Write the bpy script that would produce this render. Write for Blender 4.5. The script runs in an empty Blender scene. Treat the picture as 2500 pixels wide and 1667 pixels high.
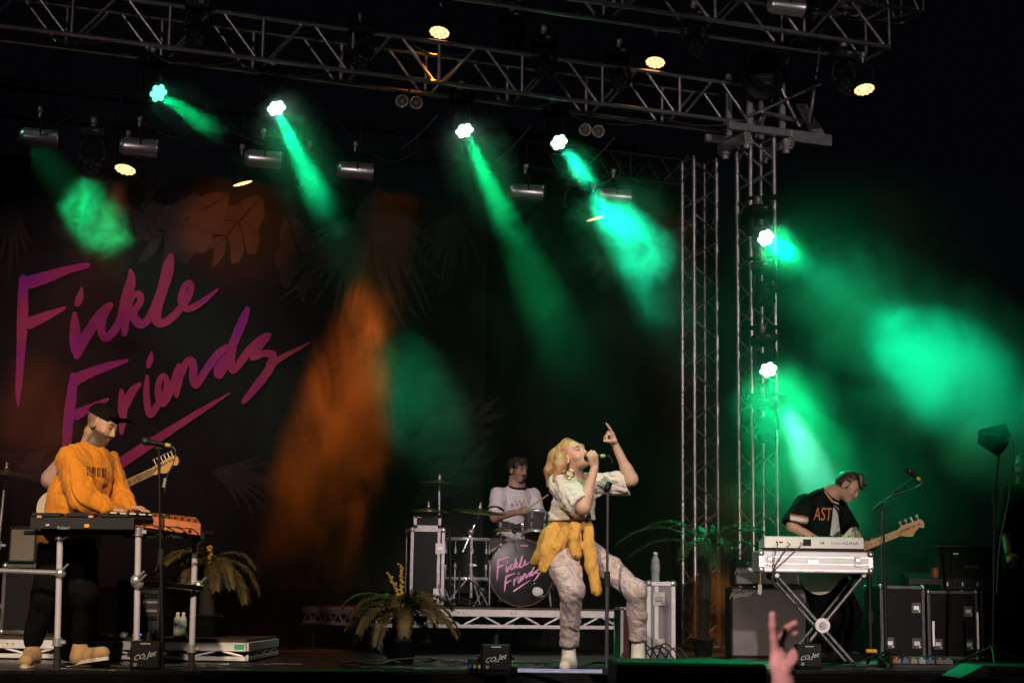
import bpy, bmesh, math, random
import numpy as np
from mathutils import Vector, Matrix
random.seed(11)
rng = np.random.default_rng(7)
sc = bpy.context.scene
COL = sc.collection
rad = math.radians

# ------------------------------------------------------------------ camera
FPX, CX, CY, EYE = 4200.0, 1250.0, 833.5, 0.41
_p, _r = rad(8.76), rad(0.8)
_fw = Vector((0, math.cos(_p), math.sin(_p)))
_u0 = Vector((0, -math.sin(_p), math.cos(_p)))
_ri = Vector((1, 0, 0)) * math.cos(_r) + _u0 * math.sin(_r)
_up = _u0 * math.cos(_r) - Vector((1, 0, 0)) * math.sin(_r)
CAM = Vector((0, 0, EYE))
cam = bpy.data.objects.new('camera', bpy.data.cameras.new('camera'))
COL.objects.link(cam)
cam.matrix_world = Matrix(((_ri.x, _up.x, -_fw.x, 0), (_ri.y, _up.y, -_fw.y, 0), (_ri.z, _up.z, -_fw.z, EYE), (0, 0, 0, 1)))
cam.data.sensor_width = 36
cam.data.lens = FPX / 2500 * 36
cam.data.clip_start = 0.1
cam.data.clip_end = 500
cam.data.dof.use_dof = True
cam.data.dof.focus_distance = 12.2
cam.data.dof.aperture_fstop = 3.2
sc.camera = cam

# ------------------------------------------------------------------ night sky, view, engine
world = bpy.data.worlds.new('World')
sc.world = world
world.use_nodes = True
bg = world.node_tree.nodes['Background']
bg.inputs[0].default_value = (0.55, 0.62, 1.0, 1)
bg.inputs[1].default_value = 0.0016
sc.view_settings.view_transform = 'Standard'
sc.view_settings.look = 'None'
sc.view_settings.exposure = 0.0
sc.view_settings.gamma = 1.0
cy = sc.cycles
cy.use_denoising = True
cy.max_bounces = 5
cy.diffuse_bounces = 2
cy.glossy_bounces = 2
cy.transmission_bounces = 4
cy.volume_bounces = 0
cy.transparent_max_bounces = 8
cy.sample_clamp_indirect = 3.0
cy.caustics_reflective = False
cy.caustics_refractive = False
cy.volume_step_rate = 1.0
cy.volume_max_steps = 256


def aim_matrix(d):
    return Vector(d).normalized().to_track_quat('-Z', 'Y')


def spot(name, loc, target, color, watts, size_deg, blend=0.4, radius=0.06):
    l = bpy.data.lights.new(name, 'SPOT')
    l.energy = watts
    l.color = color
    l.spot_size = rad(size_deg)
    l.spot_blend = blend
    l.shadow_soft_size = radius
    o = bpy.data.objects.new(name, l)
    COL.objects.link(o)
    o.location = loc
    o.rotation_euler = aim_matrix(Vector(target) - Vector(loc)).to_euler()
    return o


# unseen front-of-house lamps, and added lamps that lift single dark areas
WARM = (1.0, 0.82, 0.66)
spot('front_lamp', (-2.6, 2.6, 6.2), (0.45, 11.5, 0.9), WARM, 2900, 20, 0.8, 0.12)
spot('front_lamp', (3.6, 2.6, 6.2), (0.9, 11.8, 0.9), (1.0, 0.84, 0.74), 2300, 22, 0.8, 0.12)
spot('front_lamp', (-1.5, 2.2, 5.6), (-2.7, 10.9, 0.95), (1.0, 0.76, 0.50), 4000, 20, 0.8, 0.12)
spot('front_lamp', (5.2, -2.0, 4.2), (2.75, 14.0, 0.75), (1.0, 0.84, 0.76), 5400, 12, 0.8, 0.12)
spot('front_lamp', (0.4, 2.2, 6.2), (0.0, 16.3, 0.95), (1.0, 0.80, 0.78), 5600, 11, 0.8, 0.12)
spot('front_lamp', (-1.5, 2.2, 6.2), (-3.75, 16.3, 2.75), (1.0, 0.60, 0.66), 3200, 17, 0.9, 0.12)  # added pinkish lamp, lifts the banner lettering
spot('front_lamp', (-5.2, 0.5, 4.6), (-3.0, 11.6, 0.35), (1.0, 0.80, 0.66), 1500, 15, 0.8, 0.12)  # added fill lamp for the low riser and keyboard rack
spot('added_rig_lamp', (-7.0, -6.0, 5.0), (0.0, 17.4, 5.9), (1.0, 0.82, 0.82), 2000, 24, 0.7, 0.15)  # added lamp that brightens the roof trusses and cans
spot('added_rig_lamp', (7.5, -4.0, 5.0), (2.5, 18.3, 4.0), (1.0, 0.88, 0.88), 2500, 14, 0.7, 0.15)  # added lamp that brightens the towers and corner block
spot('added_hand_lamp', (-4.0, -3.0, 5.0), (0.77, 4.8, 0.25), (1.0, 0.60, 0.60), 4600, 9, 0.8, 0.1)  # added narrow lamp, lights only the raised hand


# ------------------------------------------------------------------ pixel helper, stage frame
def ray(px, py):
    return _fw + _ri * ((px - CX) / FPX) - _up * ((py - CY) / FPX)


def at(px, py, Y):
    d = ray(px, py)
    return CAM + d * (Y / d.y)


def onplane(px, py, p0, n):
    d = ray(px, py)
    return CAM + d * ((Vector(p0) - CAM).dot(n) / d.dot(n))


def onz(px, py, z):
    d = ray(px, py)
    return CAM + d * ((z - EYE) / d.z)


YAW = rad(21.5)
SU = Vector((math.cos(YAW), math.sin(YAW), 0))      # along the stage front, to stage left
SV = Vector((-math.sin(YAW), math.cos(YAW), 0))     # upstage
ZZ = Vector((0, 0, 1))


# ------------------------------------------------------------------ materials
MATS = {}


def nd(nt, t, **kw):
    n = nt.nodes.new(t)
    for k, v in kw.items():
        if k.startswith('i_'):
            n.inputs[k[2:].replace('_', ' ')].default_value = v
        else:
            setattr(n, k, v)
    return n


def mat(name, col, rough=0.5, metal=0.0, var=0.15, scale=8.0, bump=0.0, bscale=40.0, spec=0.5, coat=0.0, trans=0.0, stretch=(1, 1, 1), sheen=0.0, bdist=0.01, bwarp=0.0):
    if name in MATS:
        return MATS[name]
    m = bpy.data.materials.new(name)
    m.use_nodes = True
    nt = m.node_tree
    b = nt.nodes['Principled BSDF']
    b.inputs['Roughness'].default_value = rough
    b.inputs['Metallic'].default_value = metal
    b.inputs['Specular IOR Level'].default_value = spec
    b.inputs['Coat Weight'].default_value = coat
    b.inputs['Transmission Weight'].default_value = trans
    b.inputs['Sheen Weight'].default_value = sheen
    tc = nd(nt, 'ShaderNodeTexCoord')
    mp = nd(nt, 'ShaderNodeMapping')
    mp.inputs['Scale'].default_value = stretch
    nt.links.new(tc.outputs['Object'], mp.inputs['Vector'])
    no = nd(nt, 'ShaderNodeTexNoise', i_Scale=scale, i_Detail=5.0, i_Roughness=0.65)
    nt.links.new(mp.outputs[0], no.inputs['Vector'])
    cr = nd(nt, 'ShaderNodeValToRGB')
    cr.color_ramp.elements[0].position = 0.3
    cr.color_ramp.elements[1].position = 0.7
    c = Vector(col)
    lo = c * (1 - var)
    hi = c * (1 + var)
    cr.color_ramp.elements[0].color = (*lo, 1)
    cr.color_ramp.elements[1].color = (*[min(1, x) for x in hi], 1)
    nt.links.new(no.outputs['Fac'], cr.inputs[0])
    nt.links.new(cr.outputs[0], b.inputs['Base Color'])
    mr = nd(nt, 'ShaderNodeMapRange')
    mr.inputs['To Min'].default_value = max(0.02, rough * 0.8)
    mr.inputs['To Max'].default_value = min(1, rough * 1.25)
    nt.links.new(no.outputs['Fac'], mr.inputs['Value'])
    nt.links.new(mr.outputs[0], b.inputs['Roughness'])
    if bump > 0:
        n2 = nd(nt, 'ShaderNodeTexNoise', i_Scale=bscale, i_Detail=4.0, i_Distortion=bwarp)
        nt.links.new(mp.outputs[0], n2.inputs['Vector'])
        bp = nd(nt, 'ShaderNodeBump', i_Strength=bump, i_Distance=bdist)
        nt.links.new(n2.outputs['Fac'], bp.inputs['Height'])
        nt.links.new(bp.outputs[0], b.inputs['Normal'])
    MATS[name] = m
    return m


def emat(name, col, strength):
    if name in MATS:
        return MATS[name]
    m = bpy.data.materials.new(name)
    m.use_nodes = True
    nt = m.node_tree
    nt.nodes.remove(nt.nodes['Principled BSDF'])
    tc = nd(nt, 'ShaderNodeTexCoord')
    no = nd(nt, 'ShaderNodeTexNoise', i_Scale=30.0)
    nt.links.new(tc.outputs['Object'], no.inputs['Vector'])
    mr = nd(nt, 'ShaderNodeMapRange')
    mr.inputs['To Min'].default_value = strength * 0.7
    mr.inputs['To Max'].default_value = strength * 1.3
    nt.links.new(no.outputs['Fac'], mr.inputs['Value'])
    e = nd(nt, 'ShaderNodeEmission', i_Color=(*col, 1))
    nt.links.new(mr.outputs[0], e.inputs['Strength'])
    nt.links.new(e.outputs[0], nt.nodes['Material Output'].inputs['Surface'])
    MATS[name] = m
    return m


M_ALU = mat('aluminium', (0.62, 0.60, 0.60), 0.42, 0.85, 0.2, 14, 0.05, 90)
M_ALUD = mat('dull_aluminium', (0.50, 0.47, 0.47), 0.55, 0.6, 0.25, 10, 0.05, 90)
M_BLK = mat('black_paint', (0.006, 0.006, 0.0065), 0.5, 0, 0.3, 12, 0.03, 120, 0.3)
M_BLKM = mat('matt_black', (0.004, 0.004, 0.004), 0.85, 0, 0.3, 9, 0.03, 90, 0.15)
M_BLKG = mat('gloss_black', (0.01, 0.01, 0.011), 0.15, 0, 0.2, 9, coat=0.3)
M_CHROME = mat('chrome', (0.82, 0.80, 0.86), 0.27, 0.8, 0.08, 10)
M_CHROMED = mat('worn_chrome', (0.66, 0.63, 0.62), 0.33, 0.85, 0.2, 16)
M_WHITE = mat('white_plastic', (0.72, 0.70, 0.66), 0.45, 0, 0.05, 8)
M_CASEPLY = mat('case_laminate', (0.005, 0.005, 0.0055), 0.6, 0, 0.3, 30, 0.08, 160, 0.2)
M_RUBBER = mat('rubber', (0.01, 0.01, 0.01), 0.75, 0, 0.3, 30)
M_CABLE = mat('cable_rubber', (0.045, 0.048, 0.045), 0.3, 0, 0.3, 20)
M_BRASS = mat('brass', (0.72, 0.48, 0.18), 0.28, 1.0, 0.15, 20)
M_BRONZE = mat('cymbal_bronze', (0.42, 0.28, 0.12), 0.33, 1.0, 0.2, 20, 0.1, 60)


# ------------------------------------------------------------------ mesh builder
def frame(d, hint=(0, 0, 1)):
    z = Vector(d).normalized()
    h = Vector(hint)
    if abs(z.dot(h.normalized())) > 0.98:
        h = Vector((0, 1, 0))
    x = h.cross(z).normalized()
    return x, z.cross(x), z


class MB:
    def __init__(s):
        s.v = []
        s.f = []
        s.sm = []

    def add(s, vs, fs, smooth=False):
        o = len(s.v)
        s.v += [Vector(p) for p in vs]
        s.f += [[i + o for i in f] for f in fs]
        s.sm += [smooth] * len(fs)
        return s

    def box(s, c, size, R=None, bev=0.004):
        hx, hy, hz = [x / 2 for x in size]
        b = min(bev, hx * 0.45, hy * 0.45, hz * 0.45)
        vs = []
        idx = {}
        for sx in (-1, 1):
            for sy in (-1, 1):
                for sz in (-1, 1):
                    for a in range(3):
                        p = [sx * (hx - b), sy * (hy - b), sz * (hz - b)]
                        p[a] = (sx, sy, sz)[a] * (hx, hy, hz)[a]
                        idx[(sx, sy, sz, a)] = len(vs)
                        vs.append(Vector(p))
        fs = []
        for a in range(3):
            o1, o2 = [(1, 2), (2, 0), (0, 1)][a]
            for sg in (-1, 1):
                q = []
                for e1, e2 in ((-1, -1), (1, -1), (1, 1), (-1, 1)):
                    k = [0, 0, 0]
                    k[a] = sg
                    k[o1] = e1
                    k[o2] = e2
                    q.append(idx[(*k, a)])
                fs.append(q if sg > 0 else q[::-1])
            # edges along axis a
            for e1 in (-1, 1):
                for e2 in (-1, 1):
                    k0 = [0, 0, 0]
                    k0[a] = -1
                    k0[o1] = e1
                    k0[o2] = e2
                    k1 = list(k0)
                    k1[a] = 1
                    q = [idx[(*k0, o1)], idx[(*k1, o1)], idx[(*k1, o2)], idx[(*k0, o2)]]
                    fs.append(q if e1 * e2 < 0 else q[::-1])
        for sx in (-1, 1):
            for sy in (-1, 1):
                for sz in (-1, 1):
                    q = [idx[(sx, sy, sz, a)] for a in range(3)]
                    fs.append(q if sx * sy * sz > 0 else q[::-1])
        if R is not None:
            vs = [R @ p for p in vs]
        c = Vector(c)
        return s.add([p + c for p in vs], fs)

    def cyl(s, p0, p1, r0, r1=None, n=10, cap=True):
        r1 = r0 if r1 is None else r1
        p0 = Vector(p0)
        p1 = Vector(p1)
        x, y, z = frame(p1 - p0)
        vs = []
        for p, r in ((p0, r0), (p1, r1)):
            for i in range(n):
                a = 2 * math.pi * i / n
                vs.append(p + x * (r * math.cos(a)) + y * (r * math.sin(a)))
        s.add(vs, [[i, (i + 1) % n, n + (i + 1) % n, n + i] for i in range(n)], True)
        if cap:
            s.add(vs[:n], [list(range(n))[::-1]])
            s.add(vs[n:], [list(range(n))])
        return s

    def tube(s, pts, r, n=6, r1=None):
        pts = [Vector(p) for p in pts]
        vs = []
        m = len(pts)
        px = None
        for i, p in enumerate(pts):
            d = pts[min(i + 1, m - 1)] - pts[max(i - 1, 0)]
            if d.length < 1e-9:
                d = Vector((0, 0, 1))
            d.normalize()
            if px is None:
                x, y, _ = frame(d)
            else:
                x = (px - d * px.dot(d))
                x = x.normalized() if x.length > 1e-6 else frame(d)[0]
                y = d.cross(x)
            px = x
            rr = r if r1 is None else r + (r1 - r) * i / (m - 1)
            for k in range(n):
                a = 2 * math.pi * k / n
                vs.append(p + x * (rr * math.cos(a)) + y * (rr * math.sin(a)))
        fs = [[i * n + k, i * n + (k + 1) % n, (i + 1) * n + (k + 1) % n, (i + 1) * n + k] for i in range(m - 1) for k in range(n)]
        s.add(vs, fs, True)
        s.add(vs[:n], [list(range(n))[::-1]])
        s.add(vs[-n:], [list(range(n))])
        return s

    def lathe(s, prof, p0, axis, n=24, hint=(0, 0, 1)):
        x, y, z = frame(axis, hint)
        p0 = Vector(p0)
        vs = []
        for (r, h) in prof:
            for i in range(n):
                a = 2 * math.pi * i / n
                vs.append(p0 + z * h + x * (r * math.cos(a)) + y * (r * math.sin(a)))
        fs = [[i * n + k, i * n + (k + 1) % n, (i + 1) * n + (k + 1) % n, (i + 1) * n + k] for i in range(len(prof) - 1) for k in range(n)]
        return s.add(vs, fs, True)

    def disc(s, c, axis, r, n=20):
        x, y, z = frame(axis)
        c = Vector(c)
        return s.add([c + x * (r * math.cos(2 * math.pi * i / n)) + y * (r * math.sin(2 * math.pi * i / n)) for i in range(n)], [list(range(n))])

    def ball(s, c, r, n=10, m=7, R=None):
        c = Vector(c)
        r = Vector(r) if hasattr(r, '__len__') else Vector((r, r, r))
        vs = []
        for j in range(m + 1):
            th = math.pi * j / m
            for i in range(n):
                a = 2 * math.pi * i / n
                p = Vector((r.x * math.sin(th) * math.cos(a), r.y * math.sin(th) * math.sin(a), r.z * math.cos(th)))
                vs.append(c + (R @ p if R is not None else p))
        fs = [[j * n + i, (j + 1) * n + i, (j + 1) * n + (i + 1) % n, j * n + (i + 1) % n] for j in range(m) for i in range(n)]
        return s.add(vs, fs, True)

    def prism(s, pts, off):
        pts = [Vector(p) for p in pts]
        off = Vector(off)
        n = len(pts)
        s.add(pts + [p + off for p in pts], [list(range(n))[::-1], [n + i for i in range(n)]] + [[i, (i + 1) % n, n + (i + 1) % n, n + i] for i in range(n)])
        return s

    def build(s, name, m, parent=None, world=False, kind=None, fix=True):
        me = bpy.data.meshes.new(name)
        vs = s.v
        if world and parent is not None:
            inv = wmat(parent).inverted()
            vs = [inv @ p for p in vs]
        me.from_pydata([tuple(p) for p in vs], [], s.f)
        me.polygons.foreach_set('use_smooth', s.sm)
        me.update()
        if fix:
            bm = bmesh.new()
            bm.from_mesh(me)
            bmesh.ops.recalc_face_normals(bm, faces=bm.faces)
            bm.to_mesh(me)
            bm.free()
        me.materials.append(m)
        o = bpy.data.objects.new(name, me)
        COL.objects.link(o)
        if parent is not None:
            o.parent = parent
        if kind:
            o['kind'] = kind
        return o


def wmat(o):
    m = o.matrix_basis.copy()
    while o.parent is not None:
        o = o.parent
        m = o.matrix_basis @ m
    return m


def tag(o, label, cat, group=None):
    o['label'] = label
    o['category'] = cat
    if group:
        o['group'] = group
    return o


def thing(name, label, cat, loc=(0, 0, 0), yaw=0.0, group=None):
    o = bpy.data.objects.new(name, None)
    o.empty_display_size = 0.1
    COL.objects.link(o)
    o.location = loc
    o.rotation_euler = (0, 0, yaw)
    return tag(o, label, cat, group)


def struct(name, mb, m):
    o = mb.build(name, m)
    o['kind'] = 'structure'
    return o


def copy_tree(o, parent=None):
    c = o.copy()
    COL.objects.link(c)
    c.parent = parent
    for ch in list(o.children):
        copy_tree(ch, c)
    return c


def spline(pts, n=8):
    P = [np.array(p, float) for p in pts]
    P = [2 * P[0] - P[1]] + P + [2 * P[-1] - P[-2]]
    out = []
    for i in range(1, len(P) - 2):
        for k in range(n):
            t = k / n
            out.append(0.5 * ((2 * P[i]) + (-P[i - 1] + P[i + 1]) * t + (2 * P[i - 1] - 5 * P[i] + 4 * P[i + 1] - P[i + 2]) * t * t + (-P[i - 1] + 3 * P[i] - 3 * P[i + 1] + P[i + 2]) * t ** 3))
    out.append(P[-2])
    return out


def text_part(name, txt, m, parent, loc, R, size, shear=0.0, ext=0.0015, align='CENTER', world=True):
    """flat lettering; R columns: text right, text up, text normal"""
    cu = bpy.data.curves.new(name, 'FONT')
    cu.body = txt
    cu.size = size
    cu.shear = shear
    cu.extrude = ext
    cu.resolution_u = 3
    cu.align_x = align
    cu.align_y = 'CENTER'
    tmp = bpy.data.objects.new('tmp', cu)
    COL.objects.link(tmp)
    dg = bpy.context.evaluated_depsgraph_get()
    me = bpy.data.meshes.new_from_object(tmp.evaluated_get(dg))
    bpy.data.objects.remove(tmp)
    M = Matrix.Translation(Vector(loc)) @ R.to_4x4()
    if world and parent is not None:
        M = wmat(parent).inverted() @ M
    me.transform(M)
    me.materials.clear()
    me.materials.append(m)
    o = bpy.data.objects.new(name, me)
    COL.objects.link(o)
    o.parent = parent
    return o


def cols(x, y, z):
    return Matrix(((x[0], y[0], z[0]), (x[1], y[1], z[1]), (x[2], y[2], z[2])))


def rotz(a):
    return Matrix.Rotation(a, 3, 'Z')


R_FACE = cols((1, 0, 0), (0, 0, 1), (0, -1, 0))       # lettering that faces the audience

# ------------------------------------------------------------------ ground, stage
M_GROUND = mat('trodden_grass', (0.03, 0.035, 0.018), 0.95, 0, 0.5, 3, 0.3, 20)
M_DECK = mat('stage_deck_paint', (0.007, 0.007, 0.007), 0.32, 0, 0.5, 5, 0.06, 60)
g = MB()
g.add([(-250, -60, -1.3), (250, -60, -1.3), (250, 400, -1.3), (-250, 400, -1.3)], [[0, 1, 2, 3]])
struct('ground', g, M_GROUND)
EDGE = onz(1000, 1646, 0.0)
FRONT = EDGE - SV * EDGE.dot(SV) * 0
sl = MB()
a0, a1 = EDGE - SU * 9, EDGE + SU * 13
sl.prism([a0, a1, a1 + SV * 14, a0 + SV * 14], (0, 0, -0.09))
struct('stage_floor', sl, M_DECK)
sk = MB()
b0, b1 = a0 + SV * 0.04, a1 + SV * 0.04
nfold = 160
pts = []
for i in range(nfold + 1):
    p = b0 + (b1 - b0) * (i / nfold) + SV * (0.03 * math.sin(i * 1.7) + 0.012 * math.sin(i * 0.6))
    pts.append(p)
vs = [p + Vector((0, 0, -0.1)) for p in pts] + [Vector((p.x, p.y, -1.3)) for p in pts]
sk.add(vs, [[i, i + 1, nfold + 2 + i, nfold + 1 + i] for i in range(nfold)], True)
tag(sk.build('stage_skirt', M_BLKM), 'black pleated cloth skirt hanging from the front edge of the stage', 'stage skirt')
lip = MB()
lip.box((0, 0, 0), (22, 0.03, 0.025), bev=0.004)
o = lip.build('edge_trim', mat('edge_trim', (0.06, 0.065, 0.06), 0.25, 0.6, 0.3, 20))
o.location = (a0 + a1) / 2 + SV * 0.016 + ZZ * 0.0125
o.rotation_euler = (0, 0, YAW)
tag(o, 'thin metal trim strip along the front edge of the stage', 'edge trim')

# ------------------------------------------------------------------ backdrop
BP0 = at(1650, 900, 19.6)
M_BANNER = mat('banner_cloth', (0.0035, 0.0028, 0.003), 0.9, 0, 0.3, 3, 0.05, 200)
M_DRAPE = mat('black_wool', (0.003, 0.003, 0.003), 0.95, 0, 0.3, 5, 0.1, 120, 0.1)


def on_bd(px, py, off=0.0):
    return onplane(px, py, BP0 - SV * off, SV)


def cloth(p0, p1, z0, z1, amp, wave, seed, n=90, m=14):
    mb = MB()
    vs = []
    L = (p1 - p0).length
    for j in range(m + 1):
        for i in range(n + 1):
            s = i / n
            w = amp * (math.sin(s * L * wave + seed) + 0.5 * math.sin(s * L * wave * 2.3 + seed * 2 + j * 0.1))
            p = p0 + (p1 - p0) * s + SV * w
            vs.append(Vector((p.x, p.y, z0 + (z1 - z0) * j / m)))
    mb.add(vs, [[j * (n + 1) + i, j * (n + 1) + i + 1, (j + 1) * (n + 1) + i + 1, (j + 1) * (n + 1) + i] for j in range(m) for i in range(n)], True)
    return mb


banner = thing('backdrop_banner', 'big black stage banner printed with pink brush lettering and dim palm leaves', 'banner', on_bd(300, 1437))
pL, pR = on_bd(-150, 900), on_bd(1185, 900)
zb = on_bd(640, 1438).z
cloth(pL, pR, zb, on_bd(600, 440).z, 0.004, 2.0, 1.0).build('cloth', M_BANNER, banner, True)
drape = thing('black_drape', 'plain black drape hung between printed banner and lattice tower', 'drape', on_bd(1400, 1500))
cloth(on_bd(1150, 900, -0.09), on_bd(1648, 900, -0.09), 0.0, on_bd(1400, 330).z, 0.025, 9, 0.3).build('cloth', M_DRAPE, drape, True)
drape2 = thing('black_drape', 'plain black drape closing the gap below the printed banner', 'drape', on_bd(600, 1500))
cloth(on_bd(-200, 900, -0.12), on_bd(1160, 900, -0.12), 0.0, zb + 0.35, 0.02, 8, 2.3).build('cloth', M_DRAPE, drape2, True)

M_PINK = mat('pink_print', (0.42, 0.030, 0.165), 0.8, 0, 0.25, 1.4, 0.03, 300)
nt = M_PINK.node_tree
_rp = [n for n in nt.nodes if n.type == 'VALTORGB'][0].color_ramp
_rp.elements[0].position = 0.36
_rp.elements[1].position = 0.64
_rp.elements[0].color = (0.52, 0.085, 0.13, 1)
_rp.elements[1].color = (0.33, 0.022, 0.33, 1)
_rp.elements.new(0.5).color = (0.46, 0.035, 0.155, 1)
[n for n in nt.nodes if n.type == 'TEX_NOISE'][0].inputs['Scale'].default_value = 0.9
STROKES = [
    ('F', [(148, 335, 52), (145, 560, 72), (138, 720, 62), (128, 900, 50), (117, 1060, 38), (115, 1160, 6)]),
    ('F', [(160, 372, 84), (300, 330, 76), (430, 285, 52), (562, 253, 36)]),
    ('F', [(178, 628, 78), (280, 585, 60), (412, 527, 22)]),
    ('i', [(521, 400, 14), (510, 460, 46), (492, 503, 40)]),
    ('i', [(476, 558, 24), (478, 640, 60), (484, 760, 76), (490, 840, 40)]),
    ('c', [(496, 820, 50), (560, 690, 66), (650, 560, 62), (706, 505, 40)]),
    ('c', [(690, 520, 50), (658, 590, 52), (645, 665, 52), (672, 718, 52), (722, 680, 52), (772, 590, 54), (805, 470, 70), (835, 360, 60)]),
    ('k', [(832, 285, 20), (838, 345, 56), (816, 450, 72), (803, 560, 64), (795, 695, 38)]),
    ('k', [(815, 530, 44), (852, 452, 32), (888, 440, 44), (895, 490, 44), (850, 560, 50), (872, 612, 62), (905, 632, 52), (952, 590, 50), (1002, 475, 45)]),
    ('l', [(1000, 480, 45), (1030, 380, 40), (1058, 265, 40), (1088, 195, 28), (1096, 215, 26), (1088, 300, 36), (1042, 430, 46), (1003, 540, 58), (1005, 615, 62), (1060, 615, 52), (1130, 560, 50)]),
    ('e', [(1125, 560, 48), (1190, 480, 45), (1220, 405, 40), (1210, 368, 38), (1180, 388, 40), (1157, 460, 45), (1166, 516, 45), (1212, 532, 44), (1290, 488, 40), (1388, 410, 16)]),
    ('F', [(470, 955, 46), (455, 1100, 66), (436, 1250, 66), (424, 1400, 54), (410, 1540, 16)]),
    ('F', [(478, 985, 78), (580, 938, 62), (700, 896, 50), (812, 862, 22)]),
    ('F', [(482, 1212, 70), (570, 1166, 50), (688, 1110, 22)]),
    ('r', [(774, 1052, 28), (782, 1150, 60), (780, 1250, 50), (775, 1328, 26)]),
    ('r', [(800, 1155, 50), (842, 1062, 56), (893, 1012, 28)]),
    ('i', [(968, 808, 12), (958, 860, 40), (945, 903, 28)]),
    ('i', [(940, 962, 24), (934, 1060, 40), (944, 1165, 46), (962, 1206, 46), (1000, 1155, 42)]),
    ('e', [(990, 1165, 42), (1050, 1080, 42), (1066, 1005, 40), (1046, 958, 34), (1016, 995, 40), (1010, 1080, 46), (1035, 1138, 46), (1080, 1078, 46), (1112, 995, 46), (1135, 920, 50)]),
    ('n', [(1142, 892, 34), (1140, 980, 54), (1125, 1092, 26)]),
    ('n', [(1150, 965, 42), (1188, 878, 46), (1222, 862, 46), (1234, 910, 52), (1232, 980, 52), (1245, 1025, 34), (1268, 1000, 46), (1330, 900, 50), (1400, 812, 50), (1455, 775, 40)]),
    ('d', [(1440, 792, 46), (1392, 880, 54), (1397, 960, 46), (1440, 888, 46), (1490, 750, 56), (1548, 612, 60), (1580, 530, 32)]),
    ('d', [(1488, 770, 50), (1470, 850, 60), (1482, 925, 42), (1515, 900, 46), (1590, 800, 56), (1675, 722, 50), (1722, 697, 28)]),
    ('s', [(1712, 708, 40), (1642, 788, 50), (1612, 842, 44), (1680, 818, 45), (1738, 828, 54), (1728, 900, 55), (1650, 1010, 56), (1552, 1128, 32)]),
    ('s', [(1715, 892, 50), (1800, 842, 35), (1900, 790, 22), (1978, 746, 4)]),
    ('_', [(772, 1515, 70), (900, 1430, 66), (1100, 1300, 50), (1300, 1172, 35), (1468, 1070, 8)]),
]


def ribbon(stroke, mapf, idx, d0, dstep):
    """flat brush stroke; every cross-section sits a hair further out so that loops never share a plane"""
    q = spline(stroke, 7)
    q = [q[0] - (q[1] - q[0]) / np.linalg.norm((q[1] - q[0])[:2]) * 0.35 * q[0][2]] + q + [q[-1] + (q[-1] - q[-2]) / np.linalg.norm((q[-1] - q[-2])[:2]) * 0.35 * q[-1][2]]
    q[0][2] = q[1][2] * 0.45
    q[-1][2] = q[-2][2] * 0.45
    L, Rr = [], []
    for i, p in enumerate(q):
        d = q[min(i + 1, len(q) - 1)][:2] - q[max(i - 1, 0)][:2]
        d = d / (np.linalg.norm(d) + 1e-9)
        nrm = np.array([-d[1], d[0]])
        w = p[2] / 2 * (1 + 0.05 * math.sin(i * 1.9 + idx))
        dep = d0 + dstep * (i + 3 * idx)
        L.append(mapf(p[0] + nrm[0] * w, p[1] + nrm[1] * w, dep))
        Rr.append(mapf(p[0] - nrm[0] * w, p[1] - nrm[1] * w, dep))
    n = len(q)
    mb = MB()
    mb.add(L + Rr, [[i, i + 1, n + i + 1, n + i] for i in range(n - 1)], False)
    return mb


for k, (ch, st) in enumerate(STROKES):
    ribbon(st, lambda x, y, d: on_bd(x / 2.6133, 550 + y / 2.6133, d), k, 0.02, 0.0004).build('letter_stroke', M_PINK, banner, True)

M_LEAFP = mat('leaf_print', (0.040, 0.036, 0.031), 0.85, 0, 0.6, 1.6, 0.03, 200, stretch=(1, 1, 3))
M_LEAFW = mat('pale_leaf_print', (0.040, 0.034, 0.027), 0.85, 0, 0.7, 2.5, 0.03, 200)
M_LEAFD = mat('dim_leaf_print', (0.026, 0.023, 0.021), 0.85, 0, 0.6, 2.5, 0.03, 200)


def fan_leaf(ax, ay, a0, a1, n, l0, l1, m, dep, w=12, curve=0.15):
    mb = MB()
    for i in range(n):
        t = i / (n - 1)
        a = rad(a0 + (a1 - a0) * t + random.uniform(-1.5, 1.5))
        l = (l0 + (l1 - l0) * math.sin(math.pi * min(1, t * 1.05))) * random.uniform(0.85, 1.08)
        cur = curve * random.uniform(-0.3, 1.2)
        L, R = [], []
        for j in range(9):
            s = j / 8
            aa = a + cur * s * s
            x, y = ax + math.cos(aa) * l * s, ay + math.sin(aa) * l * s
            ww = w * math.sin(math.pi * min(1, 0.12 + 0.88 * s)) ** 0.8 * (1 - 0.2 * s) / 2
            nx, ny = -math.sin(aa), math.cos(aa)
            d = dep + 0.0005 * i
            L.append(on_bd(x + nx * ww, y + ny * ww, d))
            R.append(on_bd(x - nx * ww, y - ny * ww, d))
        mb.add(L + R, [[j, j + 1, 9 + j + 1, 9 + j] for j in range(8)])
    return mb.build('printed_leaf', m, banner, True)


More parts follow.
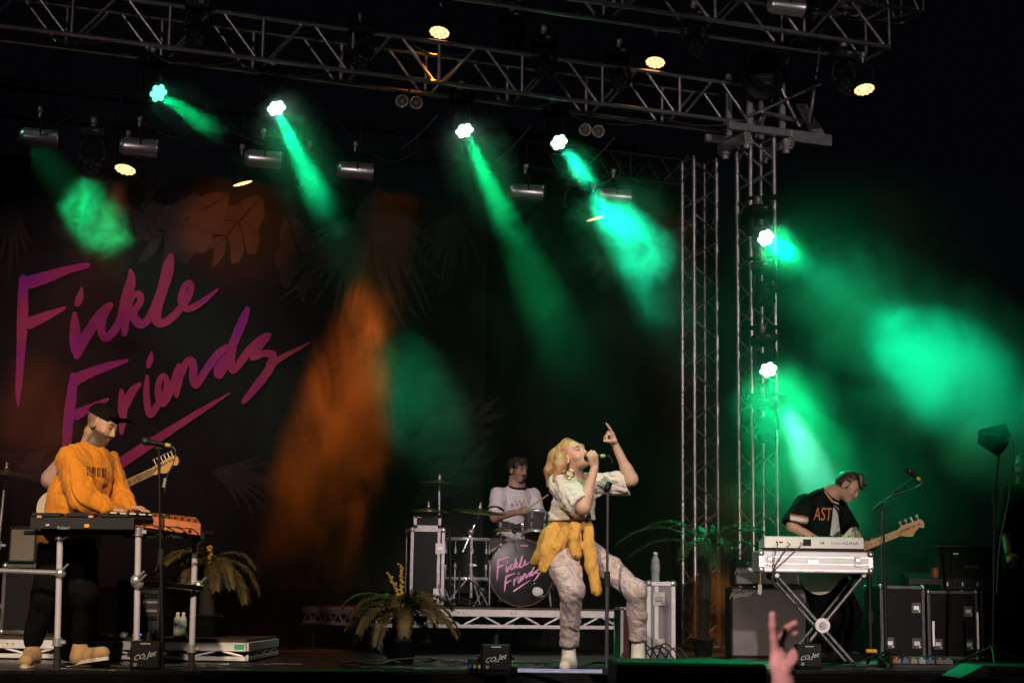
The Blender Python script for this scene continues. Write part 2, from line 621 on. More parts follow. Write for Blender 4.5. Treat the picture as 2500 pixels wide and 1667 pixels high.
def broad_leaf(b, t, w, m, dep, lobes=5, droop=0.0):
    """print of a broad lobed leaf: half blades either side of a midrib gap"""
    mb = MB()
    bx, by = b
    dx, dy = t[0] - bx, t[1] - by
    L = math.hypot(dx, dy)
    ux, uy = dx / L, dy / L
    for sgn in (-1, 1):
        for k in range(lobes):
            s0, s1 = k / lobes, (k + 0.9) / lobes
            mid = (s0 + s1) / 2
            ww = w * math.sin(math.pi * (0.1 + 0.86 * mid)) * random.uniform(0.85, 1.1)
            lean = 0.22
            outl = []
            for (s, q) in ((s0, 0.03), (s0 + lean * 0.35, 0.5), (s0 + lean * 0.8, 0.88), (mid + lean, 1.0), (s1 + lean * 0.95, 0.86), (s1 + lean * 0.45, 0.48), (s1, 0.03)):
                x = bx + ux * L * s - uy * ww * q * sgn
                y = by + uy * L * s + ux * ww * q * sgn + droop * q * q * ww
                outl.append(on_bd(x, y, dep + 0.0006 * k + (0.0003 if sgn > 0 else 0)))
            mb.add(outl, [list(range(7))])
    return mb.build('printed_leaf', m, banner, True)


broad_leaf((480, 470), (440, 600), 60, M_LEAFP, 0.012, 4, 0.3)
broad_leaf((390, 470), (300, 560), 60, M_LEAFD, 0.013, 4, 0.2)
fan_leaf(20, 480, 60, 110, 9, 120, 200, M_LEAFD, 0.012, 14, 0.2)
fan_leaf(1110, 520, 60, 150, 12, 130, 260, M_LEAFD, 0.013, 12, 0.2)
fan_leaf(925, 455, 55, 128, 17, 220, 390, M_LEAFP, 0.006, 20, -0.25)
fan_leaf(880, 520, 92, 150, 12, 160, 300, M_LEAFP, 0.008, 16, 0.2)
fan_leaf(900, 800, 60, 140, 12, 120, 250, M_LEAFD, 0.010, 12, 0.2)
broad_leaf((640, 480), (520, 610), 70, M_LEAFW, 0.007, 4, 0.2)
broad_leaf((560, 475), (360, 590), 80, M_LEAFP, 0.009, 5, 0.3)
broad_leaf((700, 530), (760, 700), 70, M_LEAFD, 0.011, 4)
broad_leaf((980, 1120), (1190, 1010), 60, M_LEAFW, 0.007, 5)
broad_leaf((1010, 1230), (1170, 1120), 50, M_LEAFP, 0.009, 4)
fan_leaf(900, 1435, 195, 265, 11, 150, 330, M_LEAFD, 0.006, 9, 0.3)
fan_leaf(520, 1150, -15, 40, 9, 120, 240, M_LEAFD, 0.007, 12, 0.3)
broad_leaf((30, 1160), (130, 1130), 40, M_LEAFD, 0.007, 4)

# ------------------------------------------------------------------ trusses
M_CHORD = mat('truss_tube', (0.66, 0.60, 0.61), 0.34, 0.92, 0.25, 10, 0.04, 120)


def braces(parent, A, B, pattern_len, r, m, skip_first=False, verticals=True, n=6):
    """zig-zag lattice between two parallel chords A=(p,q), B=(p,q); each tube its own part"""
    a0, a1 = A
    b0, b1 = B
    L = (a1 - a0).length
    k = max(1, round(L / pattern_len))
    for i in range(k):
        s0, sm, s1 = i / k, (i + 0.5) / k, (i + 1) / k
        e = 0.035 / L * 1.5
        pa = lambda s: a0 + (a1 - a0) * s
        pb = lambda s: b0 + (b1 - b0) * s
        MB().cyl(pa(s0 + e), pb(sm - e), r, n=n).build('brace', m, parent, True)
        MB().cyl(pb(sm + e), pa(s1 - e), r, n=n).build('brace', m, parent, True)
        if verticals:
            MB().cyl(pa(s1), pb(s1), r * 1.15, n=n).build('post', m, parent, True)


def box_truss(name, label, p0, d, L, w, h, side, up, bay, rc=0.025, rb=0.0155, m=M_CHORD, group=None, faces='fbtr', verticals=True):
    """p0: start of the near lower chord; side: unit vector to the far chords; up: unit vector to the upper chords"""
    t = thing(name, label, 'truss', p0, 0, group)
    C = {}
    for k, (a, b) in {'nl': (0, 0), 'fl': (1, 0), 'nu': (0, 1), 'fu': (1, 1)}.items():
        q = p0 + side * (w * a) + up * (h * b)
        C[k] = (q, q + d * L)
        MB().cyl(q, q + d * L, rc, n=12).build('chord', m, t, True)
    if 'f' in faces:
        braces(t, C['nl'], C['nu'], bay, rb, m, verticals=verticals)
    if 'r' in faces:
        braces(t, C['fl'], C['fu'], bay, rb, m, verticals=verticals)
    if 'b' in faces:
        braces(t, C['nl'], C['fl'], bay * 1.0, rb * 0.9, m, verticals=False)
    if 't' in faces:
        braces(t, C['nu'], C['fu'], bay * 1.0, rb * 0.9, m, verticals=False)
    for s in (0.0, 1.0):
        for a in range(2):
            q = p0 + d * (L * s) + up * (h * a)
            MB().cyl(q, q + side * w, rb * 1.1, n=6).build('end_bar', m, t, True)
    return t


TP = at(1752, 291, 17.9)
main_start = TP - SU * 8.6
box_truss('roof_truss', 'long silver lattice roof truss running above the band to the corner tower', main_start, SU, 9.05, 0.42, 0.42, SV, ZZ, 0.95, 0.025, 0.017, faces='fr')
UP = at(2172, 116, 16.6)
box_truss('roof_truss', 'higher lattice roof truss with free end jutting past the corner tower', UP - SU * 6.9, SU, 6.9, 0.42, 0.42, SV, ZZ, 0.98, 0.025, 0.017, faces='fr')
# short rafter piece running upstage at the very top
RP = at(2255, 30, 17.4)
box_truss('roof_truss', 'short roof truss end at the top above the corner tower', RP - SU * 1.3, SU, 1.3, 0.4, 0.4, SV, ZZ, 0.65)
KP = at(1662, 452, 18.6)
BT0 = KP
box_truss('back_truss', 'thin dark lattice truss carrying lamps in front of the banner', KP - SU * 8.0, SU, 8.0, 0.29, 0.29, SV, ZZ, 0.6, 0.02, 0.008, mat('dark_truss', (0.02, 0.019, 0.019), 0.5, 0.5, 0.3, 10))

# towers
TW = at(1849, 900, 18.1)
TW.z = 0.0
TB = at(1709, 900, 19.2)
TB.z = 0.0


def tower(c, h, label, w=0.29):
    p0 = c - SU * (w / 2) - SV * (w / 2)
    t = box_truss('lattice_tower', label, p0, ZZ, h, w, w, SV, SU, 0.585, 0.025, 0.0125, M_CHORD, 'lattice towers at the stage corner', 'fbtr', False)
    for cc in range(4):
        q = p0 + SU * (w * (cc % 2)) + SV * (w * (cc // 2))
        for z in (1.55, 3.2, 4.7):
            if z < h:
                MB().cyl(q + ZZ * (z - 0.04), q + ZZ * (z + 0.04), 0.031, n=10).build('sleeve_joint', M_CHORD, t, True)
    mb = MB()
    mb.box(c + ZZ * 0.012, (0.6, 0.6, 0.02), rotz(YAW), 0.003)
    mb.build('base_plate', M_ALUD, t, True)
    return t


t1 = tower(TW, 5.45, 'aluminium lattice tower under the roof corner block, with moving lamps clamped on')
t2 = tower(TB, 5.5, 'aluminium lattice tower standing just upstage of the lamp-hung tower')

# corner block (sleeve) that carries the roof on the front tower
blk = thing('corner_block', 'grey steel sleeve block joining roof truss to the top of the tower', 'corner block', TW + ZZ * 5.42)
Ry = rotz(YAW)
mb = MB()
for (s, t, z, ls, lt, lz) in ((0, -0.26, 0.06, 0.95, 0.07, 0.08), (0, 0.26, 0.06, 0.95, 0.07, 0.08), (-0.27, 0, -0.04, 0.07, 0.62, 0.1), (0.27, 0, -0.04, 0.07, 0.62, 0.1), (0.52, -0.26, 0.03, 0.5, 0.1, 0.13)):
    mb.box(TW + SU * s + SV * t + ZZ * (5.42 + z), (ls, lt, lz), Ry, 0.006)
mb.build('frame', M_ALU, blk, True)
mb = MB()
for s in (-0.2, 0.2):
    for t in (-0.23, 0.23):
        MB().box(TW + SU * s + SV * t + ZZ * 5.86, (0.06, 0.05, 0.72), Ry, 0.005).build('upright', M_ALUD, blk, True)
mb = MB()
mb.prism([TW + SU * 0.70 - SV * 0.3 + ZZ * 5.5, TW + SU * 0.46 - SV * 0.3 + ZZ * 5.82, TW + SU * 0.36 - SV * 0.3 + ZZ * 5.82, TW + SU * 0.55 - SV * 0.3 + ZZ * 5.5], SV * 0.06)
mb.build('gusset', M_ALU, blk, True)
mb = MB()
for s in (-0.24, 0.24):
    for t in (-0.24, 0.24):
        mb = MB()
        mb.cyl(TW + SU * s + SV * t + ZZ * 5.26, TW + SU * s + SV * t + ZZ * 5.42, 0.04, n=10)
        mb.box(TW + SU * s + SV * t + ZZ * 5.33, (0.1, 0.1, 0.05), Ry, 0.004)
        mb.build('roller', M_ALUD, blk, True)
for (a, b, r) in (((0.5, -0.3, 5.62), (0.62, -0.35, 6.55), 0.022), ((-0.25, -0.28, 5.6), (0.62, -0.4, 6.05), 0.018), ((0.35, -0.34, 5.55), (-0.05, -0.3, 6.3), 0.02), ((-0.1, -0.33, 5.66), (0.40, -0.33, 5.60), 0.026), ((0.62, -0.35, 6.5), (0.75, -0.2, 6.9), 0.022), ((0.1, 0.2, 5.5), (0.55, 0.2, 6.5), 0.022)):
    f = lambda q: TW + SU * q[0] + SV * q[1] + ZZ * q[2]
    MB().cyl(f(a), f(b), r, n=10).build('stay_tube', M_CHORD, blk, True)

# ------------------------------------------------------------------ lamps
M_GLENS = emat('green_led', (0.45, 1.0, 0.70), 9.0)
M_GLENS2 = emat('green_led_dim', (0.16, 1.0, 0.55), 2.2)
M_AMB = emat('amber_led', (1.0, 0.58, 0.24), 2.6)
M_AMBL = emat('amber_led_gap', (1.0, 0.34, 0.07), 0.8)
M_LENSOFF = mat('dark_lens', (0.02, 0.02, 0.025), 0.05, 0, 0.1, 20, coat=1.0)
M_LED_W = emat('display_white', (0.8, 0.85, 0.9), 0.5)


def moving_head(lens, aim, label, hang, color=None, watts=0, size=11, lensmat=None, group=None, blend=0.5, haze_glow=0):
    """lens: world point of the lens centre; hang: world vector from head centre to the clamp"""
    lens = Vector(lens)
    d = (Vector(aim) - lens).normalized()
    hc = lens - d * 0.14
    t = thing('moving_head', label, 'stage lamp', hc + hang, 0, group)
    hb = MB()
    hb.lathe([(0.0, -0.1), (0.05, -0.1), (0.078, -0.075), (0.088, 0.0), (0.098, 0.1), (0.102, 0.136), (0.096, 0.140), (0.094, 0.131), (0.0, 0.131)], hc, d, 20)
    for k in range(4):
        hb.lathe([(0.083, -0.06 + k * 0.022), (0.09, -0.055 + k * 0.022), (0.083, -0.05 + k * 0.022)], hc, d, 20)
    head = hb.build('head', M_BLK, t, True)
    x, y, z = frame(d)
    for k in range(7):
        q = lens if k == 0 else lens + (x * math.cos(k * math.pi / 3 + 0.4) + y * math.sin(k * math.pi / 3 + 0.4)) * 0.060
        lb = MB()
        lb.lathe([(0.0315, -0.006), (0.0295, 0.006), (0.018, 0.015), (0.0, 0.018)], q, d, 12)
        lb.build('lens', lensmat or M_LENSOFF, head, True)
    hn = hang.normalized()
    side = hn.cross(d)
    side = side.normalized() if side.length > 0.05 else Vector((1, 0, 0))
    yk = MB()
    top = hc + hn * (hang.length - 0.16)
    for sg in (-1, 1):
        yk.tube([hc + side * sg * 0.112, hc + side * sg * 0.120 + hn * 0.06, hc + side * sg * 0.10 + hn * (hang.length - 0.19), top + side * sg * 0.05], 0.022, 6)
        yk.cyl(hc + side * sg * 0.08, hc + side * sg * 0.125, 0.035, n=10)
    yk.build('yoke', M_BLK, t, True)
    fwd = hn.cross(side)
    Rb = cols(side, fwd, hn)
    bs = MB()
    bs.box(top + hn * 0.05, (0.25, 0.2, 0.1), Rb, 0.015)
    base = bs.build('base', M_BLK, t, True)
    tocam = (CAM - hc).normalized()
    fsgn = 1 if fwd.dot(tocam) > 0 else -1
    db = MB()
    db.box(top + hn * 0.06 + fwd * fsgn * 0.101 + side * 0.03, (0.045, 0.004, 0.022), Rb, 0.001)
    db.build('display', mat('dim_display', (0.25, 0.25, 0.26), 0.3), base, True)
    cb = MB()
    cb.cyl(top + hn * 0.1, top + hn * 0.16, 0.02, n=8)
    cb.lathe([(0.036, -0.025), (0.045, -0.025), (0.045, 0.025), (0.036, 0.025)], top + hn * 0.175, side, 12)
    cb.build('clamp', M_ALUD, t, True)
    if watts:
        s = spot('beam_lamp', lens + d * 0.03, aim, color, watts, size, blend, 0.05)
        s.parent = t
        s.matrix_parent_inverse = wmat(t).inverted()
        if haze_glow:
            s = spot('added_haze_lamp', lens + d * 0.03, aim, (0.0, 1.0, 0.30), haze_glow, 85, 1.0, 0.06)  # added wide lamp, stands in for light scattered through the smoke
            s.parent = t
            s.matrix_parent_inverse = wmat(t).inverted()
    return t


GREEN = (0.0, 1.0, 0.27)
GREEN2 = (0.0, 1.0, 0.35)
HPL = TP + SV * 0.30
BEAM = {}


def on_truss(px, py, off=0.0):
    return onplane(px, py, HPL + SV * off, SV)


# name, lens pixel, aim pixel + distance, watts, cone
for (lx, ly, ax, ay, dY, W, sz, lm, col, lab) in (
        (387, 228, 640, 400, -1.0, 380, 13, M_GLENS2, GREEN, 'small moving lamp with dim green lenses, beam slanting toward the cluster of chrome cans'),
        (675, 265, 930, 800, -1.5, 1500, 14, M_GLENS, GREEN2, 'green moving lamp whose beam falls over the palm leaf print of the banner'),
        (1134, 320, 1340, 760, -1.4, 1200, 14, M_GLENS, GREEN, 'green moving lamp beaming down past the tinted chrome can'),
        (1365, 348, 1600, 660, -1.5, 2500, 19, M_GLENS, (0.01, 1.0, 0.47), 'green moving lamp aimed at the thick smoke beside the lattice towers'),
        (-70, 185, 300, 610, -0.8, 1500, 15, M_GLENS, GREEN, 'green moving lamp at the outer end of the roof truss, lighting smoke over the lettering')):
    L = on_truss(lx, ly)
    A = at(ax, ay, L.y + dY)
    BEAM[lx] = (L, A)
    moving_head(L, A, lab, Vector((0, 0, 0.38)), col, W, sz, lm, 'moving lamps with green beams', 0.95, W * 0.012 if lx > 600 else 0)
GH = Vector((-0.5, 12.3, 6.3))
moving_head(GH, Vector((0.2, 9.7, 0.0)), 'green moving lamp hung over the singer, washing the stage lip', Vector((0, 0, 0.36)), GREEN2, 620, 34, M_GLENS, 'moving lamps with green beams', 0.8)
FT = TW - SU * 0.02 - SV * 0.42
TA = onplane(1870, 581, FT, SV)
moving_head(TA, at(2440, 1000, 13.9), 'upper green moving lamp on the tower, throwing the widest beam through open air', Vector((0, 0, 0.36)) + SV * 0.05, (0.0, 1.0, 0.43), 3500, 18, M_GLENS, 'moving lamps with green beams', 0.95, 210)
TBm = onplane(1876, 903, FT, SV)
moving_head(TBm, at(2110, 1430, 15.0), 'lower green moving lamp on the tower, shining down on the bass player', Vector((0, 0, 0.36)) + SV * 0.05, (0.16, 1.0, 0.62), 1000, 15, M_GLENS, 'moving lamps with green beams', 0.95, 210)
for (px, py, lab) in ((1870, 735, 'unlit black moving lamp clamped on the tower between the two green ones'), (1872, 1070, 'unlit black moving lamp clamped on the tower below both green ones')):
    L = onplane(px, py, FT, SV)
    moving_head(L, L + Vector((-0.05, -0.5, -0.9)), lab, Vector((0, 0, 0.36)) + SV * 0.05)
for (px, py, pl, lab) in ((1515, 205, TP - SV * 0.1, 'unlit black moving lamp hung on the long roof truss'), (1252, 115, TP + SV * 0.6, 'unlit black moving lamp high behind the long roof truss'), (222, 408, BT0 - SV * 0.15, 'unlit black moving lamp on the dark truss over the banner lettering'), (752, 462, BT0 - SV * 0.15, 'unlit black moving lamp hanging in the beam above the palm leaf print'), (1408, 525, BT0 - SV * 0.15, 'unlit black moving lamp next to half-hidden amber lamp'), (2068, 215, UP + SV * 0.2, 'unlit black moving lamp under the free end of the high roof truss'), (480, 95, TP - SV * 0.1, 'unlit black moving lamp on the roof truss above the dim green one'), (880, 150, TP - SV * 0.1, 'unlit black moving lamp on the roof truss beside the brightest amber lamp'), (1330, 175, TP - SV * 0.12, 'unlit black moving lamp on the roof truss above the twin blinder'), (1700, 120, UP + SV * 0.1, 'unlit black moving lamp under the high roof truss near the floodlight'), (1960, 95, UP + SV * 0.3, 'unlit black moving lamp on the high roof truss beside the polished can')):
    L = onplane(px, py, pl, SV)
    moving_head(L, L + Vector((0.1, -0.6, -0.7)), lab, Vector((0, 0, 0.36)))
# arms that carry the tower lamps
for (px, py) in ((1870, 540), (1870, 690), (1876, 862), (1872, 1030)):
    q = onplane(px, py, FT, SV)
    a = Vector((TW.x, TW.y, 0)) - SU * 0.19 - SV * 0.17 + ZZ * (q.z + 0.29)
    mb = MB()
    mb.cyl(a - SU * 0.05, a + SU * 0.46 + ZZ * 0.05, 0.024, n=10)
    mb.cyl(a + SU * 0.19 + SV * 0.0, a + SU * 0.19 - SV * 0.22, 0.02, n=8)
    tag(mb.build('lamp_bracket', M_BLK), 'black pipe bracket clamped across the lamp-hung tower', 'bracket', 'lamp brackets on the tower')


def par_lamp(px, py, plane_p, d, label, color=(1.0, 0.40, 0.08), watts=120, size=26, r=0.105, aim=None, dim=False):
    c = onplane(px, py, plane_p, SV)
    d = Vector(d).normalized()
    if aim is not None:
        d2 = (Vector(aim) - c).normalized()
    else:
        d2 = d
    t = thing('amber_par_lamp', label, 'stage lamp', c - d * 0.16 + ZZ * 0.14, 0, 'amber par lamps')
    b = MB()
    b.lathe([(0.0, -0.12), (0.06, -0.12), (0.085, -0.09), (r * 1.0, -0.03), (r * 1.06, 0.012), (r * 1.0, 0.014), (r * 0.98, -0.002)], c, d, 24)
    can = b.build('housing', M_BLK, t, True)
    f = MB()
    f.disc(c - d * 0.003, d, r * 0.99, 28)
    f.build('face', M_AMBL, can, True)
    x, y, z = frame(d)
    cells = [(0, 0)] + [(math.cos(k * math.pi / 3) * 0.40, math.sin(k * math.pi / 3) * 0.40) for k in range(6)] + [(math.cos(k * math.pi / 6 + 0.26) * 0.79, math.sin(k * math.pi / 6 + 0.26) * 0.79) for k in range(12)]
    for (u, v) in cells:
        q = c + (x * u + y * v) * r
        e = MB()
        e.lathe([(r * 0.185, 0.0), (r * 0.17, 0.006), (r * 0.09, 0.011), (0.0, 0.012)], q, d, 8)
        e.build('led_cell', M_AMB, can, True)
    yk = MB()
    sd = d.cross(SV)
    sd = sd.normalized() if sd.length > 0.1 else SU
    sd = SU
    tp = c - d * 0.06 + ZZ * 0.22
    for sg in (-1, 1):
        yk.tube([c - d * 0.05 + sd * sg * (r + 0.012), tp - ZZ * 0.05 + sd * sg * (r + 0.012), tp + sd * sg * (r * 0.7), tp], 0.009, 5)
    yk.build('yoke', M_BLK, t, True)
    cl = MB()
    cl.cyl(tp, tp + ZZ * 0.06, 0.012, n=6)
    cl.lathe([(0.022, -0.02), (0.034, -0.02), (0.034, 0.02), (0.022, 0.02)], tp + ZZ * 0.085, SU, 10)
    cl.build('clamp', M_ALUD, t, True)
    if watts:
        s = spot('amber_lamp', c + d * 0.03, c + d2, color, watts, size, 0.6, 0.08)
        s.parent = t
        s.matrix_parent_inverse = wmat(t).inverted()
    return t


PLUME = at(790, 1250, 16.0)
AMB = (1.0, 0.18, 0.010)
par_lamp(1073, 79, TP + SV * 0.1, (-0.12, -0.38, -1), 'amber lamp glowing brightest, on the long roof truss', AMB, 4600, 16, aim=PLUME)
par_lamp(1600, 152, TP - SV * 0.05, (-0.1, -0.36, -1), 'amber lamp on the long roof truss near the corner tower', AMB, 2600, 13, aim=at(1735, 1560, 16.6))
par_lamp(2110, 218, UP + SV * 0.1, (0.1, -0.36, -1), 'amber lamp below the free end of the high roof truss', AMB, 90, 24)
par_lamp(306, 413, BT0 - SV * 0.1, (-0.1, -0.34, -1), 'amber lamp over the first letters of the banner lettering', AMB, 500, 36, aim=at(90, 1150, 15.3))
par_lamp(592, 446, BT0 - SV * 0.05, (0.3, 0.1, -1), 'amber lamp tilted at the pale leaf print on the banner', AMB, 45, 75, aim=on_bd(570, 540))
par_lamp(1452, 532, BT0 - SV * 0.02, (0.3, 0.05, -1), 'amber lamp half hidden behind an unlit lamp, left of thick green smoke', AMB, 40, 40)


def chrome_can(px, py, plane_p, label, w=0.36, r=0.088):
    c = onplane(px, py, plane_p, SV)
    ax = (SU * 0.93 + Vector((0.25, -0.1, -0.02))).normalized()
    t = thing('chrome_can', label, 'stage lamp', c + ZZ * 0.2, 0, 'chrome lamp cans')
    b = MB()
    b.lathe([(0.0, -0.5 * w), (0.055, -0.5 * w), (0.075, -0.44 * w), (r, -0.36 * w), (r, 0.46 * w), (r * 1.05, 0.47 * w), (r * 1.05, 0.5 * w), (r * 0.96, 0.5 * w), (r * 0.9, 0.2 * w), (0.0, 0.18 * w)], c, ax, 28)
    b.build('can', mat('brushed_can', (0.80, 0.75, 0.78), 0.30, 0.88, 0.12, 10, stretch=(1, 1, 8)), t, True)
    rg = MB()
    rg.lathe([(r * 1.02, 0.5 * w), (r * 1.12, 0.505 * w), (r * 1.12, 0.56 * w), (r * 0.98, 0.56 * w), (r * 0.98, 0.5 * w)], c, ax, 28)
    rg.build('filter_frame', M_BLK, t, True)
    yk = MB()
    sd = SV
    tp = c + ZZ * 0.2
    for sg in (-1, 1):
        yk.tube([c + sd * sg * (r + 0.01), c + sd * sg * (r + 0.01) + ZZ * 0.14, tp + sd * sg * 0.03, tp], 0.008, 5)
    yk.build('yoke', M_BLK, t, True)
    cl = MB()
    cl.cyl(tp, tp + ZZ * 0.05, 0.012, n=6)
    cl.lathe([(0.02, -0.02), (0.034, -0.02), (0.034, 0.02), (0.02, 0.02)], tp + ZZ * 0.075, SU, 10)
    cl.build('clamp', M_ALU, t, True)
    kn = MB()
    kn.box(c - ZZ * (r + 0.012), (0.05, 0.02, 0.016), rotz(YAW), 0.003)
    kn.build('latch', M_BLK, t, True)


CPL = BT0 - SV * 0.35
for (px, py, lab) in ((95, 337, 'polished can lamp with reddish sheen, at the far end of the dark truss'), (338, 360, 'polished can lamp above the amber lamp over the lettering'), (641, 389, 'polished can lamp beside the second green beam'), (866, 417, 'polished can lamp between the two middle green beams'), (1282, 470, 'polished can lamp tinted green by the beam passing it'), (1497, 480, 'polished can lamp half lost in green smoke')):
    chrome_can(px, py, CPL, lab)
chrome_can(1918, 16, UP - SV * 0.1, 'polished can lamp on the high roof truss')


def blinder(px, py, plane_p, label):
    c = onplane(px, py, plane_p, SV)
    t = thing('blinder_lamp', label, 'stage lamp', c + ZZ * 0.14, 0, 'twin blinder lamps')
    mb = MB()
    d = (Vector((0, -1, -0.25))).normalized()
    for sg in (-1, 1):
        q = c + SU * (0.075 * sg)
        mb.lathe([(0.0, -0.09), (0.03, -0.085), (0.062, -0.03), (0.066, 0.0), (0.06, 0.002), (0.05, -0.03), (0.0, -0.05)], q, d, 18)
    mb.build('reflector', M_CHROMED, t, True)
    for sg in (-1, 1):
        q = c + SU * (0.075 * sg)
        MB().ball(q - d * 0.02, 0.022, 10, 7).build('bulb', mat('bulb_glass', (0.35, 0.2, 0.1), 0.1, 0.2, 0.2, 30), t, True)
    bb = MB()
    bb.box(c + ZZ * 0.085 + Vector((0, 0.03, 0)), (0.3, 0.08, 0.03), rotz(YAW), 0.004)
    bb.cyl(c + ZZ * 0.1 + Vector((0, 0.03, 0)), c + ZZ * 0.24 + Vector((0, 0.03, 0)), 0.012, n=6)
    bb.build('bracket', M_BLK, t, True)


blinder(999, 249, TP + SV * 0.25, 'twin blinder with amber-tinged bulbs under the long roof truss')
blinder(1445, 319, TP + SV * 0.25, 'twin blinder beside the green lamp aimed at thick smoke')
blinder(2072, 24, UP + SV * 0.3, 'twin blinder on the high roof truss')

# big dark floodlight hung in front of the corner block
c = onplane(1868, 178, TP - SV * 0.35, SV)
t = thing('flood_lamp', 'large unlit black floodlight hung before the tower top', 'stage lamp', c + ZZ * 0.35)
mb = MB()
dd = Vector((-0.25, -0.75, -0.6)).normalized()
mb.lathe([(0.0, -0.2), (0.13, -0.2), (0.2, -0.1), (0.21, 0.22), (0.225, 0.22), (0.225, 0.25), (0.19, 0.25), (0.17, 0.1), (0.0, 0.08)], c, dd, 28)
for k in range(5):
    mb.lathe([(0.2, -0.08 + 0.05 * k), (0.215, -0.07 + 0.05 * k), (0.2, -0.06 + 0.05 * k)], c, dd, 28)
hs = mb.build('housing', M_BLK, t, True)
MB().lathe([(0.17, 0.12), (0.12, 0.15), (0.0, 0.165)], c, dd, 24).build('lens', M_LENSOFF, hs, True)
mb = MB()
for sg in (-1, 1):
    mb.tube([c + SU * (sg * 0.24), c + SU * (sg * 0.25) + ZZ * 0.25, c + SU * (sg * 0.1) + ZZ * 0.37, c + ZZ * 0.37], 0.016, 6)
mb.cyl(c + ZZ * 0.37, c + ZZ * 0.52, 0.02, n=8)
mb.build('yoke', M_BLK, t, True)

# thin drop cables, safety wires
def hang_cable(pts, label, r=0.006, m=M_CABLE, cat='cable', group=None, name='cable'):
    mb = MB()
    mb.tube([Vector(p) for p in spline(pts, 6)], r, 5)
    return tag(mb.build(name, m), label, cat, group)


for (x0, y0, x1, y1, yy) in ((1068, 282, 980, 365, 17.0), (1295, 310, 1210, 395, 17.4), (1500, 336, 1420, 415, 17.8), (1680, 380, 1620, 440, 18.2)):
    hang_cable([at(x0, y0, yy), at((x0 + x1) / 2 + 2, (y0 + y1) / 2 + 3, yy + 0.3), at(x1, y1, yy + 0.6)], 'thin steel wire slanting down from the long roof truss', 0.004, M_ALUD, 'wire', 'slanting wires under the roof truss', 'steel_wire')
hang_cable([at(2050, 440, 19), at(2230, 545, 20), at(2360, 600, 21)], 'faint guy rope crossing the dark night sky', 0.005, M_BLK, 'rope', name='guy_rope')
hang_cable([at(2420, 390, 20), at(2330, 530, 20), at(2290, 610, 20), at(2020, 1000, 19)], 'faint guy rope falling steeply beside the tower', 0.005, M_BLK, 'rope', name='guy_rope')

# cables laced along the roof trusses
random.seed(31)
for k in range(9):
    s0 = 0.6 + k * 0.9
    z0 = random.choice((0.0, 0.42))
    q0 = main_start + SU * s0 + SV * random.uniform(-0.03, 0.44) + ZZ * (z0 + 0.03)
    L = random.uniform(0.7, 1.3)
    dp = random.uniform(0.05, 0.22)
    hang_cable([q0, q0 + SU * L * 0.3 - ZZ * dp, q0 + SU * L * 0.7 - ZZ * dp * 0.8, q0 + SU * L], 'black cable sagging along the long roof truss', 0.011, M_CABLE, 'cable', 'cables on the long roof truss')
for k in range(6):
    q0 = KP - SU * (0.8 + k * 1.15) + ZZ * 0.02 - SV * 0.03
    L = random.uniform(0.5, 0.9)
    hang_cable([q0, q0 - SU * L * 0.4 - ZZ * 0.13, q0 - SU * L - ZZ * 0.0], 'black cable sagging along the dark lamp truss', 0.009, M_CABLE, 'cable', 'cables on the dark lamp truss')

